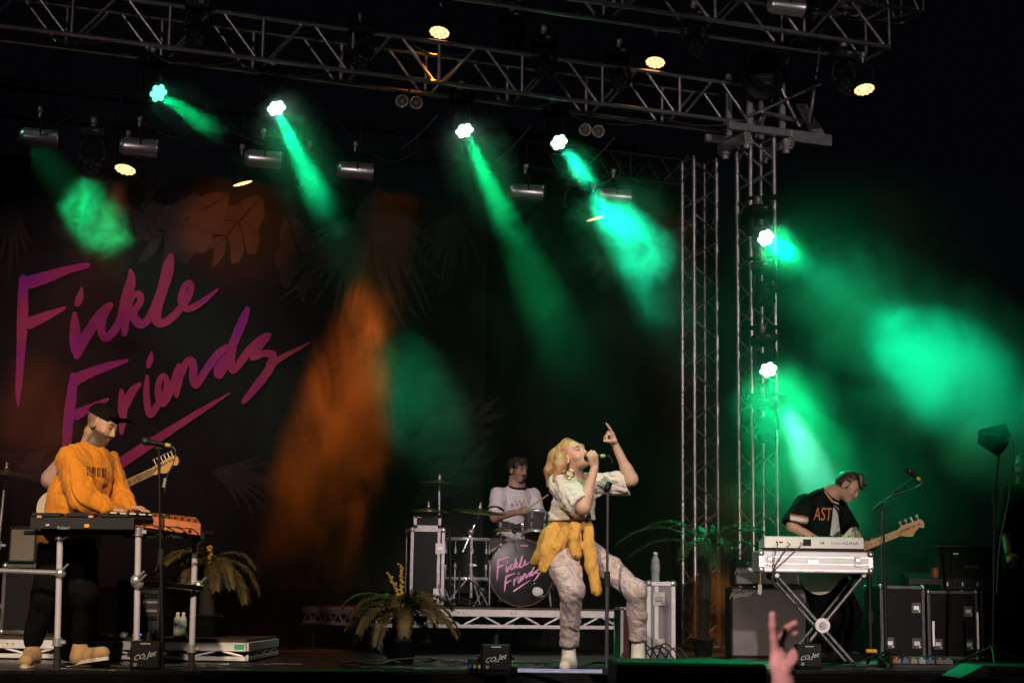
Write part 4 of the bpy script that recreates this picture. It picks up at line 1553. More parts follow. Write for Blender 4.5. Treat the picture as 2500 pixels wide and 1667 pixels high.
# sweatshirt tied round the hips
M_YEL = cloth_mat('yellow_fleece', (0.68, 0.37, 0.085), 0.10, 0.9, 9, 0.3, 28)
lo, hi = bounds([A(1318, 1400, 11.4), A(1460, 1450, 11.1), A(1390, 1270, 11.4)], 0.2)
S = SDF(lo, hi, 0.0065)
S.cone(A(1393, 1285, 11.38), A(1389, 1308, 11.38), 0.160, 0.170, 0.02, (TF, 1.35))
S.chain([A(1352, 1305, 11.25), A(1340, 1345, 11.22), A(1322, 1392, 11.24)], [0.075, 0.056, 0.020], 0.03, (TF, 2.0))
S.chain([A(1384, 1305, 11.20), A(1360, 1335, 11.19), A(1326, 1392, 11.20)], [0.055, 0.040, 0.022], 0.03)
S.chain([A(1345, 1310, 11.38), A(1318, 1362, 11.40), A(1304, 1372, 11.42)], [0.07, 0.045, 0.025], 0.03)
S.chain([A(1402, 1290, 11.17), A(1402, 1312, 11.145), A(1404, 1335, 11.14), A(1408, 1353, 11.13)], [0.045, 0.040, 0.038, 0.032], 0.014)
S.chain([A(1437, 1290, 11.22), A(1436, 1330, 11.17), A(1446, 1385, 11.12), A(1455, 1440, 11.11)], [0.034, 0.036, 0.038, 0.036], 0.014)
S.warp(folds(0.014, 62, 21, 4, (0.25, 0, 1), 0.12))
S.warp(folds(0.004, 110, 22, 3, (0.3, 0, 1), 0.2))
S.build('tied_sweatshirt', M_YEL, singer)
# shoes
M_SHOEW = cloth_mat('pale_canvas_shoe', (0.62, 0.60, 0.52), 0.1)
for (a, toe) in ((J['ra'], A(1379, 1608, 11.14)), (J['la'], A(1552, 1594, 11.26))):
    lo, hi = bounds([a, toe], 0.1)
    S = SDF(lo, hi, 0.006)
    g = np.array([a[0], a[1], 0.05])
    S.chain([a - [0, 0, 0.03], g], [0.046, 0.048], 0.02)
    tp = np.array([toe[0], toe[1], 0.04])
    S.chain([g, tp], [0.048, 0.036], 0.03)
    S.cut((0, 0, 0.006), (0, 0, -1))
    S.build('shoe', M_SHOEW, singer)
torus_band('hoop_earring', A(1391, 1157, 11.16), (0.3, 1, 0.1), 0.028, 0.006, M_BRASS, singer)
# microphone in her hand
mic = thing('microphone', 'black handheld microphone with green ring held at the singer mouth', 'microphone', MIC0)


def microphone(parent, m0, m1, ring, wire=True):
    m0, m1 = Vector(m0), Vector(m1)
    d = (m1 - m0).normalized()
    L = (m1 - m0).length
    MB().lathe([(0.0, -0.028), (0.017, -0.022), (0.025, -0.004), (0.025, 0.008), (0.021, 0.02)], m0, d, 14).build('grille', mat('mic_grille', (0.06, 0.06, 0.06), 0.4, 0.8, 0.3, 200, 0.4, 400), parent, True)
    MB().lathe([(0.019, 0.018), (0.021, 0.024), (0.018, 0.05), (0.0125, L - 0.03), (0.012, L - 0.02)], m0, d, 14).build('barrel', M_BLK, parent, True)
    MB().lathe([(0.0125, L - 0.03), (0.0135, L - 0.028), (0.0125, L - 0.012), (0.010, L), (0.0, L)], m0, d, 12).build('end_ring', ring, parent, True)


microphone(mic, MIC0, MIC1, mat('yellow_green_tape', (0.35, 0.42, 0.12), 0.5))
MB().tube([Vector(p) for p in spline([MIC1, MIC1 + np.array([0.03, 0, -0.005]), MIC1 + np.array([0.05, 0.02, -0.05])], 5)], 0.003, 5).build('antenna_tail', M_CABLE, mic, True)

# ---------------- keyboard player
kp = thing('person', 'man in black cap and orange long-sleeved sweatshirt bending over keyboards', 'person', (-2.75, 10.85, 0.0))
J = dict(neck=A(226, 1100, 10.85), chest=A(212, 1160, 10.82), waist=A(175, 1270, 10.84), pel=A(158, 1325, 10.86),
         rs=A(172, 1124, 10.68), re=A(203, 1218, 10.58), rw=A(272, 1244, 10.62),
         ls=A(258, 1126, 10.98), le=A(288, 1205, 10.98), lw=A(316, 1238, 10.86),
         rh=A(138, 1340, 10.79), rk=A(112, 1455, 10.72), ra=A(80, 1572, 10.80),
         lh=A(182, 1340, 10.93), lk=A(205, 1450, 10.86), la=A(196, 1565, 11.02))
TF = vn((0.82, -0.57, 0))
H = Head(A(245, 1042, 10.85), (0.87, -0.34, -0.36), (0.34, 0.03, 0.93), 1.04)
lo, hi = bounds(list(J.values()) + [A(345, 1245, 10.8), H.p(0, 0.1, 0.12)], 0.13)
S = SDF(lo, hi, 0.0055)
H.add(S)
S.cone(H.p(0, -0.03, -0.05), J['neck'] - [0.01, 0, 0.02], 0.058, 0.062, 0.03)
S.cone(J['neck'], J['chest'], 0.09, 0.15, 0.05, (TF, 1.4))
S.cone(J['chest'], J['pel'], 0.15, 0.14, 0.05, (TF, 1.4))
S.cone(J['rs'], J['ls'], 0.055, 0.055, 0.04)
limb(S, [J['rs'], J['re'], J['rw']], [0.055, 0.045, 0.029])
limb(S, [J['ls'], J['le'], J['lw']], [0.055, 0.045, 0.029])
limb(S, [J['rh'], J['rk'], J['ra']], [0.085, 0.058, 0.038])
limb(S, [J['lh'], J['lk'], J['la']], [0.085, 0.058, 0.038])
hand(S, J['rw'], (0.9, -0.1, -0.12), (0, 0, -1), [(0.35, 0.4, 0.3)] * 4, 1, 1.0, 0.15)
hand(S, J['lw'], (0.9, -0.25, -0.1), (0, 0, -1), [(0.35, 0.4, 0.3)] * 4, 1, 1.0, 0.15)
SK2 = (0.50, 0.29, 0.20)


def kp_tone(V):
    C = H.tone(V, SK2, (0.35, 0.13, 0.11), (0.06, 0.035, 0.025), None, 0, (0.045, 0.028, 0.02))
    L = H.loc(V)
    # cropped hair below the cap, neck tattoo
    m = (L[:, 1] < 0.0) & (L[:, 2] > -0.03) & (np.abs(L) < 0.16).all(1)
    C[m] = C[m] * 0.55
    t = (L[:, 2] < -0.06) & (L[:, 2] > -0.10) & (L[:, 1] < 0.01) & (np.abs(L) < 0.16).all(1)
    t &= (np.sin(L[:, 1] * 300 + np.sin(L[:, 2] * 400)) > 0.1)
    C[t] *= 0.45
    return C


S.build('body', M_SKIN, kp, kp_tone)
M_CAP = cloth_mat('black_cap_cloth', (0.007, 0.005, 0.005), 0.3)
lo, hi = bounds([H.p(0, 0.18, 0.1), H.p(0, -0.13, 0.02), H.p(0.1, 0, 0.14), H.p(-0.1, 0, 0.14)], 0.05)
S = SDF(lo, hi, 0.005)
S.ell(H.p(0, -0.012, 0.058), np.array((0.086, 0.108, 0.088)) * 1.04, H.R, 0.0)
S.cut(H.p(0, 0, 0.052), -H.u + H.f * -0.12)
S.cone(H.p(-0.045, 0.085, 0.078), H.p(-0.030, 0.160, 0.102), 0.030, 0.022, 0.012, (H.u - H.f * 0.35, 5.5))
S.cone(H.p(0.045, 0.085, 0.078), H.p(0.030, 0.160, 0.102), 0.030, 0.022, 0.012, (H.u - H.f * 0.35, 5.5))
S.cone(H.p(0, 0.085, 0.080), H.p(0, 0.168, 0.104), 0.034, 0.026, 0.012, (H.u - H.f * 0.35, 5.5))
cap = S.build('cap', M_CAP, kp)
MB().ball(H.p(0, -0.012, 0.152), 0.008, 8, 5).build('cap_button', M_CAP, cap, True)
M_ORA = cloth_mat('orange_fleece', (0.62, 0.22, 0.018), 0.10, 0.9, 9, 0.3, 26)
lo, hi = bounds([J[k] for k in ('neck', 'rs', 're', 'rw', 'ls', 'le', 'lw', 'pel', 'chest')] + [A(90, 1345, 10.8)], 0.21)
S = SDF(lo, hi, 0.0065)
S.chain([A(214, 1150, 10.83), A(190, 1225, 10.83), A(162, 1325, 10.85)], [0.185, 0.20, 0.196], 0.04, (TF, 1.35))
S.cone(J['rs'], J['ls'], 0.082, 0.078, 0.05)
S.cone(A(222, 1108, 10.85), J['chest'], 0.085, 0.14, 0.05)
S.chain([J['rs'], J['rs'] * 0.5 + J['re'] * 0.5, J['re'], J['re'] * 0.45 + J['rw'] * 0.55, J['rw'] - (J['rw'] - J['re']) * 0.05], [0.088, 0.085, 0.078, 0.062, 0.048], 0.035)
S.chain([J['ls'], J['ls'] * 0.5 + J['le'] * 0.5, J['le'], J['le'] * 0.35 + J['lw'] * 0.65, J['lw'] - (J['lw'] - J['le']) * 0.08], [0.082, 0.078, 0.070, 0.058, 0.046], 0.035)
S.warp(folds(0.017, 30, 31, 4, (0.45, -0.2, -1), 0.2))
S.warp(folds(0.009, 62, 32, 3, (0.6, 0, -0.7), 0.25))
S.cut(A(162, 1322, 10.85), (0.22, 0, -1))
S.cone(J['neck'] + [0.01, 0, 0.06], J['neck'] - [0.0, 0, 0.0], 0.085, 0.078, 0.01, None, True)
sw = S.build('sweatshirt', M_ORA, kp)
torus_band('collar', J['neck'] + np.array([0.002, 0, 0.006]), (0.3, 0.0, 1), 0.083, 0.010, M_ORA, kp)
M_PRN = mat('dark_print', (0.06, 0.02, 0.008), 0.8)
for i, (w, ph) in enumerate(((5, 0), (3, 1), (7, 2), (4, 0), (6, 1), (3, 2), (6, 0), (4, 1))):
    mb = MB()
    x0 = 212 + i * 6.2
    p = [A(x0, 1138 + i * 0.7, 10.5), A(x0 + w * 0.75, 1138 + i * 0.7, 10.5), A(x0 + w * 0.75, 1160 + i * 0.7, 10.5), A(x0, 1160 + i * 0.7, 10.5)]
    vv = []
    for a in range(4):
        for b in range(3):
            q = (p[0] * (1 - b / 2) + p[1] * (b / 2)) * (1 - a / 3) + (p[3] * (1 - b / 2) + p[2] * (b / 2)) * (a / 3)
            vv.append(q)
    mb.add(vv, [[a * 3 + b, a * 3 + b + 1, a * 3 + b + 4, a * 3 + b + 3] for a in range(3) for b in range(2)])
    o = mb.build('print_mark', M_PRN, kp, True)
    wrap_text(o, sw, kp, None)
# dark piping down the near sleeve
q = spline([A(170, 1140, 10.4), A(176, 1195, 10.4), A(196, 1228, 10.4), A(245, 1252, 10.4)], 10)
mb = MB()
for (off) in (0,):
    n = len(q)
    mb.add([Vector(p) + Vector((0, 0, 0.006)) for p in q] + [Vector(p) - Vector((0, 0, 0.006)) for p in q], [[i, i + 1, n + i + 1, n + i] for i in range(n - 1)])
o = mb.build('sleeve_piping', M_PRN, kp, True)
wrap_text(o, sw, kp, None)
M_TROU = cloth_mat('black_trousers', (0.0045, 0.004, 0.004), 0.3)
lo, hi = bounds([J[k] for k in ('pel', 'rk', 'lk', 'ra', 'la', 'rh', 'lh')], 0.16)
S = SDF(lo, hi, 0.008)
S.cone(A(165, 1300, 10.85), J['pel'], 0.15, 0.16, 0.04, (TF, 1.3))
S.chain([J['rh'], J['rk'], J['ra'] - [0, 0, -0.03]], [0.115, 0.085, 0.062], 0.04)
S.chain([J['lh'], J['lk'], J['la'] - [0, 0, -0.03]], [0.115, 0.085, 0.062], 0.04)
S.warp(folds(0.008, 26, 41, 4))
S.build('trousers', M_TROU, kp)
M_TAN = cloth_mat('tan_suede_shoe', (0.40, 0.25, 0.12), 0.3)
M_SOLE = mat('pale_sole', (0.55, 0.50, 0.40), 0.6)
for (a, toe, zz) in ((J['ra'], A(62, 1625, 10.60), 0.0), (J['la'], A(252, 1588, 10.90), 0.045)):
    lo, hi = bounds([a, toe, (toe[0], toe[1], 0)], 0.12)
    S = SDF(lo, hi, 0.006)
    g = np.array([a[0], a[1], 0.06])
    S.chain([a - [0, 0, 0.04], g], [0.050, 0.052], 0.02)
    tp = np.array([toe[0], toe[1], 0.045 + zz])
    S.chain([g, tp], [0.054, 0.042], 0.03)
    S.cut((g[0], g[1], 0.022), (zz * 3, 0, -1))
    sh = S.build('shoe', M_TAN, kp)
    v = Vector(tp - g)
    v.z = 0
    mb = MB()
    x = v.normalized()
    yv = Vector((-x.y, x.x, 0))
    out = []
    for i in range(20):
        an = 2 * math.pi * i / 20
        f = math.cos(an)
        out.append(Vector((g[0], g[1], 0.004)) + x * (v.length / 2 + f * (v.length / 2 + 0.048)) + yv * (math.sin(an) * 0.047) + ZZ * (zz * 1.0 * max(0, (f + 1) / 2)))
    mb.prism(out, (0, 0, 0.022))
    mb.build('sole', M_SOLE, sh, True)

# ---------------- guitarist almost hidden behind him
gt = thing('person', 'guitarist in dark clothes standing hidden behind the keyboard player', 'person', (-2.9, 11.7, 0.0))
J = dict(neck=A(222, 1108, 11.75), chest=A(205, 1160, 11.75), pel=A(180, 1330, 11.75), rs=A(165, 1130, 11.68), re=A(121, 1172, 11.66), rw=A(190, 1235, 11.45),
         ls=A(250, 1130, 11.82), le=A(275, 1200, 11.70), lw=A(292, 1196, 11.50), rh=A(160, 1345, 11.7), rk=A(165, 1460, 11.65), ra=A(165, 1570, 11.75), lh=A(200, 1345, 11.8), lk=A(210, 1460, 11.75), la=A(215, 1570, 11.8))
Hg = Head(A(245, 1048, 11.75), (0.7, -0.7, -0.2), (0, 0, 1), 0.95)
lo, hi = bounds(list(J.values()), 0.16)
S = SDF(lo, hi, 0.007)
Hg.add(S)
S.cone(Hg.p(0, -0.03, -0.05), J['neck'], 0.055, 0.06, 0.03)
S.cone(J['neck'], J['chest'], 0.09, 0.15, 0.05)
S.cone(J['chest'], J['pel'], 0.14, 0.13, 0.05)
limb(S, [J['rs'], J['re'], J['rw']], [0.055, 0.045, 0.028])
limb(S, [J['ls'], J['le'], J['lw']], [0.055, 0.045, 0.028])
limb(S, [J['rh'], J['rk'], J['ra']], [0.085, 0.058, 0.038])
limb(S, [J['lh'], J['lk'], J['la']], [0.085, 0.058, 0.038])
hand(S, J['lw'], (0.25, -0.5, -0.1), (0.2, 0.1, 1.0), [(0.7, 0.9, 0.6)] * 4, 1, 1.0, 0.1)
hand(S, J['rw'], (0.5, -0.5, -0.4), (0.3, 0.6, 0.0), [(0.5, 0.6, 0.5)] * 4, 1, 1.0, 0.1)
S.build('body', M_SKIN, gt, lambda V: Hg.tone(V, SK2, (0.3, 0.12, 0.1), (0.05, 0.03, 0.02)))
S = SDF(lo, hi, 0.009)
S.chain([A(212, 1150, 11.75), A(182, 1335, 11.75)], [0.18, 0.17], 0.04, ((0.6, -0.8, 0), 1.4))
S.chain([J['rs'], J['re'] * 0.95 + J['rs'] * 0.05], [0.075, 0.066], 0.04)
S.chain([J['ls'], J['le'] * 0.5 + J['ls'] * 0.5], [0.075, 0.07], 0.04)
S.warp(folds(0.008, 30, 51, 3))
S.build('shirt', cloth_mat('blush_cotton', (0.42, 0.26, 0.22), 0.1), gt)
S = SDF(lo, hi, 0.009)
S.cone(A(185, 1315, 11.75), J['pel'], 0.14, 0.15, 0.04)
S.chain([J['rh'], J['rk'], J['ra']], [0.11, 0.08, 0.06], 0.04)
S.chain([J['lh'], J['lk'], J['la']], [0.11, 0.08, 0.06], 0.04)
S.build('trousers', M_TROU, gt)
S = SDF(lo - [0, 0, 0.1], hi, 0.008)
for a in (J['ra'], J['la']):
    S.chain([(a[0], a[1], 0.06), (a[0] + 0.1, a[1] - 0.12, 0.045)], [0.05, 0.042], 0.0)
S.cut((0, 0, 0.004), (0, 0, -1))
S.build('shoes', M_BLKM, gt)
S = SDF(Hg.c - 0.18, Hg.c + 0.18, 0.008)
S.ell(Hg.p(0, -0.02, 0.05), np.array((0.085, 0.10, 0.085)), Hg.R, 0.0)
S.ell(Hg.p(0, 0.1, -0.03), np.array((0.07, 0.07, 0.11)), Hg.R, 0.0, True)
S.build('hair', hair_mat('dark_hair', (0.012, 0.008, 0.006), (0.03, 0.02, 0.014)), gt)

# ---------------- bass player
bp = thing('person', 'bass player in dark baseball jersey with orange lettering, head bowed', 'person', (2.55, 14.1, 0.0))
J = dict(neck=A(2026, 1210, 14.1), chest=A(2012, 1250, 14.1), waist=A(2010, 1340, 14.12), pel=A(2012, 1400, 14.15),
         rs=A(1966, 1232, 13.96), re=A(1934, 1285, 13.86), rw=A(2000, 1322, 13.82),
         ls=A(2042, 1235, 14.26), le=A(2088, 1310, 14.24), lw=A(2112, 1340, 14.06),
         rh=A(1992, 1412, 14.08), rk=A(2020, 1505, 13.92), ra=A(1985, 1598, 14.08),
         lh=A(2032, 1412, 14.22), lk=A(2072, 1500, 14.12), la=A(2042, 1598, 14.3))
TF = vn((0.75, -0.66, 0))
H = Head(A(2066, 1190, 14.06), (0.72, -0.38, -0.58), (0.58, 0.03, 0.8), 1.0)
lo, hi = bounds(list(J.values()) + [H.p(0, 0.1, 0.12)], 0.14)
S = SDF(lo, hi, 0.006)
H.add(S)
S.cone(H.p(0, -0.03, -0.05), J['neck'], 0.058, 0.062, 0.03)
S.cone(J['neck'], J['chest'], 0.09, 0.15, 0.05, (TF, 1.4))
S.cone(J['chest'], J['pel'], 0.15, 0.14, 0.05, (TF, 1.4))
S.cone(J['rs'], J['ls'], 0.055, 0.055, 0.04)
limb(S, [J['rs'], J['re'], J['rw']], [0.056, 0.048, 0.030])
limb(S, [J['ls'], J['le'], J['lw']], [0.056, 0.046, 0.030])
limb(S, [J['rh'], J['rk'], J['ra']], [0.085, 0.058, 0.038])
limb(S, [J['lh'], J['lk'], J['la']], [0.085, 0.058, 0.038])
hand(S, J['rw'], (0.6, -0.3, -0.5), (0.3, 0.7, 0.0), [(0.5, 0.6, 0.5)] * 4, 1, 1.0, 0.1)
hand(S, J['lw'], (0.35, -0.55, 0.1), (0.3, 0.1, 0.9), [(0.8, 0.9, 0.6)] * 4, 1, 1.0, 0.1)


def sides(C, V, h, col, lim=0.022):
    """close-cropped hair round the back and sides of a head"""
    L = h.loc(V)
    w = np.clip((L[:, 2] + 0.035 - np.clip(L[:, 1], -0.1, 0.1) * 0.3) / 0.02, 0, 1) * np.clip((lim + 0.012 - L[:, 1]) / 0.012, 0, 1) * (np.abs(L) < 0.16).all(1)
    w = w * ~((np.abs(L[:, 0]) > 0.070) & (np.abs(L[:, 2]) < 0.034) & (np.abs(L[:, 1] + 0.005) < 0.024))
    return C * (1 - w[:, None]) + np.array(col) * w[:, None]


S.build('body', M_SKIN, bp, lambda V: sides(H.tone(V, (0.52, 0.30, 0.21), (0.35, 0.14, 0.12), (0.07, 0.045, 0.03)), V, H, (0.022, 0.015, 0.011)))
M_DKHAIR = hair_mat('brown_hair', (0.018, 0.012, 0.008), (0.06, 0.042, 0.028))
S = SDF(H.c - 0.2, H.c + 0.2, 0.0055)
S.ell(H.p(0, -0.024, 0.062), np.array((0.076, 0.092, 0.070)), H.R, 0.0)
S.ell(H.p(0, -0.060, 0.020), np.array((0.066, 0.052, 0.062)), H.R, 0.02)
S.ell(H.p(0, 0.100, 0.0), np.array((0.07, 0.075, 0.070)), H.R, 0.01, True)
rr = np.random.default_rng(5)
for k in range(16):
    x = -0.055 + 0.11 * k / 15
    a = H.p(x * 0.8, -0.03 + rr.uniform(-0.02, 0.02), 0.112 + rr.uniform(-0.012, 0.006))
    b = H.p(x, 0.045 + rr.uniform(-0.01, 0.02), 0.128 + rr.uniform(-0.015, 0.012))
    c = H.p(x * 1.1 + rr.uniform(-0.01, 0.01), 0.098 + rr.uniform(-0.02, 0.04), 0.088 + rr.uniform(-0.03, 0.025))
    S.chain([a, b, c], [0.020, 0.018, 0.005], 0.010)
S.build('hair', M_DKHAIR, bp)
M_JER = cloth_mat('dark_green_jersey', (0.006, 0.011, 0.009), 0.25, 0.55, 12, 0.2, 40)
lo, hi = bounds([J[k] for k in ('neck', 'rs', 're', 'ls', 'le', 'pel', 'chest')], 0.2)
S = SDF(lo, hi, 0.0065)
S.chain([A(2008, 1248, 14.1), A(2010, 1400, 14.15)], [0.185, 0.19], 0.04, (TF, 1.4))
S.cone(J['rs'], J['ls'], 0.078, 0.072, 0.05)
S.cone(A(2020, 1222, 14.1), J['chest'], 0.085, 0.13, 0.05)
S.chain([J['rs'], J['rs'] * 0.15 + J['re'] * 0.85], [0.085, 0.098], 0.035)
S.chain([J['ls'], J['ls'] * 0.3 + J['le'] * 0.7], [0.08, 0.08], 0.035)
S.warp(folds(0.014, 36, 61, 4, (0.5, 0, -0.9), 0.2))
S.cone(J['neck'] + [0.03, -0.02, 0.05], J['neck'] - [0.0, 0, 0.0], 0.085, 0.078, 0.01, None, True)
ed = vn(J['re'] - J['rs'])
S.ell(J['re'] + ed * 0.05, (0.12, 0.12, 0.085), None, 0.01, True)
jer = S.build('jersey', M_JER, bp)
M_TEEW = cloth_mat('white_tee', (0.62, 0.62, 0.62), 0.06)


def cloth_patch(name, quad, m, target, parent, nu=6, nv=8, off=0.004, Yb=0.0):
    """a panel of cloth laid on a garment: quad of pixel corners (tl, tr, br, bl)"""
    P = [A(x, y, Yb) for (x, y) in quad]
    vv = []
    for a in range(nv + 1):
        for b in range(nu + 1):
            s, t = b / nu, a / nv
            vv.append((P[0] * (1 - s) + P[1] * s) * (1 - t) + (P[3] * (1 - s) + P[2] * s) * t)
    mb = MB()
    mb.add(vv, [[a * (nu + 1) + b, a * (nu + 1) + b + 1, (a + 1) * (nu + 1) + b + 1, (a + 1) * (nu + 1) + b] for a in range(nv) for b in range(nu)], True)
    o = mb.build(name, m, parent, True)
    dv = Vector(P[0] + P[2]) / 2 - CAM
    wrap_text(o, target, parent, dv, off)
    return o


cloth_patch('white_tee', ((2036, 1222), (2048, 1226), (2052, 1312), (2026, 1312)), M_TEEW, jer, bp, 12, 24, 0.014, 13.6)
cloth_patch('collar_piping', ((2004, 1190), (2010, 1190), (2038, 1226), (2032, 1228)), mat('orange_piping', (0.55, 0.25, 0.12), 0.7), jer, bp, 2, 16, 0.010, 13.6)
for k, (y0, y1, m, nm) in enumerate(((1253, 1258, mat('rust_cloth', (0.45, 0.12, 0.03), 0.8), 'sleeve_stripe'), (1258, 1268, M_TEEW, 'sleeve_stripe'), (1268, 1272, MATS['rust_cloth'], 'sleeve_stripe'))):
    cloth_patch(nm, ((1929, y0), (1974, y0 + 8), (1974, y1 + 8), (1928, y1)), m, jer, bp, 14, 3, 0.009, 13.55)
o = text_part('lettering', 'AST', mat('orange_lettering', (0.55, 0.16, 0.04), 0.7), bp, at(2009, 1256, 13.5), cols(Vector((0.56, 0, -0.01)), (0.10, 0, 1), (0, -1, 0)), 0.145)
bm = bmesh.new()
bm.from_mesh(o.data)
bmesh.ops.triangulate(bm, faces=bm.faces)
bmesh.ops.subdivide_edges(bm, edges=bm.edges, cuts=1)
bm.to_mesh(o.data)
bm.free()
wrap_text(o, jer, bp, None, 0.006)
lo, hi = bounds([J[k] for k in ('pel', 'rk', 'lk', 'ra', 'la', 'rh', 'lh')], 0.17)
S = SDF(lo, hi, 0.008)
S.cone(A(2012, 1375, 14.15), J['pel'], 0.15, 0.165, 0.04, (TF, 1.3))
S.chain([J['rh'], J['rk'], J['ra']], [0.125, 0.11, 0.082], 0.04)
S.chain([J['lh'], J['lk'], J['la']], [0.125, 0.105, 0.082], 0.04)
S.warp(folds(0.009, 24, 71, 4))
S.build('trousers', M_TROU, bp)
for a in (J['ra'], J['la']):
    lo, hi = bounds([a, (a[0] + 0.2, a[1] - 0.15, 0)], 0.1)
    S = SDF(lo, hi, 0.007)
    S.chain([(a[0], a[1], 0.06), (a[0] + 0.14, a[1] - 0.12, 0.045)], [0.052, 0.044], 0.0)
    S.cut((0, 0, 0.004), (0, 0, -1))
    S.build('shoe', M_BLKM, bp)

# ---------------- drummer
dr = thing('person', 'drummer in white ringer tee seated behind the kit, looking sideways', 'person', A(1250, 1480, 17.0))
J = dict(neck=A(1262, 1186, 16.85), chest=A(1258, 1230, 16.86), pel=A(1250, 1322, 16.98),
         rs=A(1216, 1208, 16.76), re=A(1208, 1264, 16.62), rw=A(1262, 1250, 16.42),
         ls=A(1302, 1210, 16.98), le=A(1316, 1268, 16.85), lw=A(1306, 1290, 16.55),
         rh=A(1232, 1326, 16.9), rk=A(1208, 1330, 16.48), ra=A(1212, 1450, 16.45),
         lh=A(1270, 1326, 17.0), lk=A(1312, 1330, 16.62), la=A(1312, 1450, 16.55))
TF = vn((0.55, -0.83, 0))
H = Head(A(1262, 1151, 16.82), (0.74, -0.66, -0.06), (0.04, 0.02, 1), 1.0)
lo, hi = bounds(list(J.values()) + [H.p(0, 0, 0.12)], 0.15)
S = SDF(lo, hi, 0.0065)
H.add(S, mouth=0.3)
S.cone(H.p(0, -0.03, -0.05), J['neck'], 0.046, 0.052, 0.02)
S.cone(J['neck'], J['chest'], 0.09, 0.14, 0.05, (TF, 1.4))
S.cone(J['chest'], J['pel'], 0.14, 0.14, 0.05, (TF, 1.4))
S.cone(J['rs'], J['ls'], 0.05, 0.05, 0.04)
limb(S, [J['rs'], J['re'], J['rw']], [0.052, 0.042, 0.028])
limb(S, [J['ls'], J['le'], J['lw']], [0.052, 0.042, 0.028])
limb(S, [J['rh'], J['rk'], J['ra']], [0.085, 0.058, 0.038])
limb(S, [J['lh'], J['lk'], J['la']], [0.085, 0.058, 0.038])
hand(S, J['rw'], A(1284, 1243, 16.36) - J['rw'], (0.3, 0.9, -0.3), [(0.8, 1.0, 0.8)] * 4, -1, 1.0, 0.05, (0.8, 0.2, 0.7))
hand(S, J['lw'], (-0.1, -0.8, -0.3), (-0.5, 0.0, -0.8), [(0.8, 1.0, 0.8)] * 4, 1, 1.0, 0.05, (0.8, 0.2, 0.7))
S.build('body', M_SKIN, dr, lambda V: sides(H.tone(V, (0.40, 0.235, 0.165), (0.30, 0.12, 0.10), (0.03, 0.02, 0.015), (0.035, 0.022, 0.016), 0.3), V, H, (0.02, 0.014, 0.01)))
S = SDF(H.c - 0.2, H.c + 0.2, 0.006)
S.ell(H.p(0, -0.018, 0.060), np.array((0.086, 0.102, 0.086)), H.R, 0.0)
S.ell(H.p(0, 0.09, -0.02), np.array((0.07, 0.07, 0.085)), H.R, 0.01, True)
S.chain([H.p(0.02, 0.06, 0.11), H.p(0.035, 0.095, 0.06)], [0.03, 0.012], 0.01)
S.chain([H.p(-0.02, 0.06, 0.11), H.p(-0.045, 0.085, 0.055)], [0.028, 0.012], 0.01)
S.chain([H.p(0.06, 0.03, 0.08), H.p(0.072, 0.05, 0.03)], [0.022, 0.010], 0.01)
S.warp(folds(0.007, 55, 81, 3))
S.cut(H.p(0, 0, -0.02), -H.u)
S.build('hair', MATS.get('dark_hair'), dr)
lo, hi = bounds([J[k] for k in ('neck', 'rs', 're', 'ls', 'le', 'pel', 'chest')], 0.18)
S = SDF(lo, hi, 0.0065)
S.chain([A(1258, 1228, 16.86), A(1250, 1318, 16.95)], [0.165, 0.17], 0.04, (TF, 1.4))
S.cone(J['rs'], J['ls'], 0.066, 0.064, 0.05)
S.cone(J['neck'] - [0, 0, 0.03], J['chest'], 0.07, 0.12, 0.06)
S.chain([J['rs'], J['rs'] * 0.25 + J['re'] * 0.75], [0.066, 0.080], 0.05)
S.chain([J['ls'], J['ls'] * 0.3 + J['le'] * 0.7], [0.064, 0.076], 0.05)
S.warp(folds(0.012, 40, 91, 4, (0.4, 0, -1), 0.25))
S.cone(J['neck'] + [0, 0, 0.05], J['neck'] - [0.0, 0, 0.005], 0.082, 0.076, 0.01, None, True)
ed = vn(J['re'] - J['rs'])
S.ell(J['re'] + ed * 0.035, (0.11, 0.11, 0.085), None, 0.01, True)
M_RTEE = cloth_mat('white_ringer_tee', (0.66, 0.62, 0.64), 0.06)
dt = S.build('tee_shirt', M_RTEE, dr)
M_NAVY = cloth_mat('dark_rib', (0.02, 0.015, 0.025), 0.2)
torus_band('collar', J['neck'] + np.array([0.0, -0.004, -0.012]), (0.12, -0.25, 1), 0.080, 0.0165, M_NAVY, dr)
torus_band('cuff', J['rs'] * 0.27 + J['re'] * 0.73, ed, 0.082, 0.010, M_NAVY, dr)
o = text_part('print', 'W', mat('red_print', (0.45, 0.08, 0.07), 0.8), dr, at(1268, 1230, 16.3), R_FACE, 0.09)
wrap_text(o, dt, dr, None)
o = text_part('print', 'A', mat('dark_print2', (0.03, 0.02, 0.03), 0.8), dr, at(1250, 1232, 16.3), R_FACE, 0.05)
wrap_text(o, dt, dr, None)
lo, hi = bounds([J[k] for k in ('pel', 'rk', 'lk', 'rh', 'lh')], 0.16)
S = SDF(lo, hi, 0.008)
S.cone(A(1250, 1310, 16.95), J['pel'], 0.16, 0.17, 0.04)
S.chain([J['rh'], J['rk']], [0.11, 0.085], 0.04)
S.chain([J['lh'], J['lk']], [0.11, 0.085], 0.04)
S.warp(folds(0.006, 30, 95, 3))
S.build('shorts', cloth_mat('pale_shorts', (0.50, 0.45, 0.46), 0.08), dr)
stick = thing('drumstick', 'pale wooden drumstick in the drummer hand', 'drumstick', at(1284, 1244, 16.36))
MB().cyl(at(1278, 1248, 16.38), at(1334, 1210, 16.25), 0.008, 0.007, 8).build('shaft', mat('stick_wood', (0.55, 0.36, 0.18), 0.5, 0, 0.15, 30), stick, True)
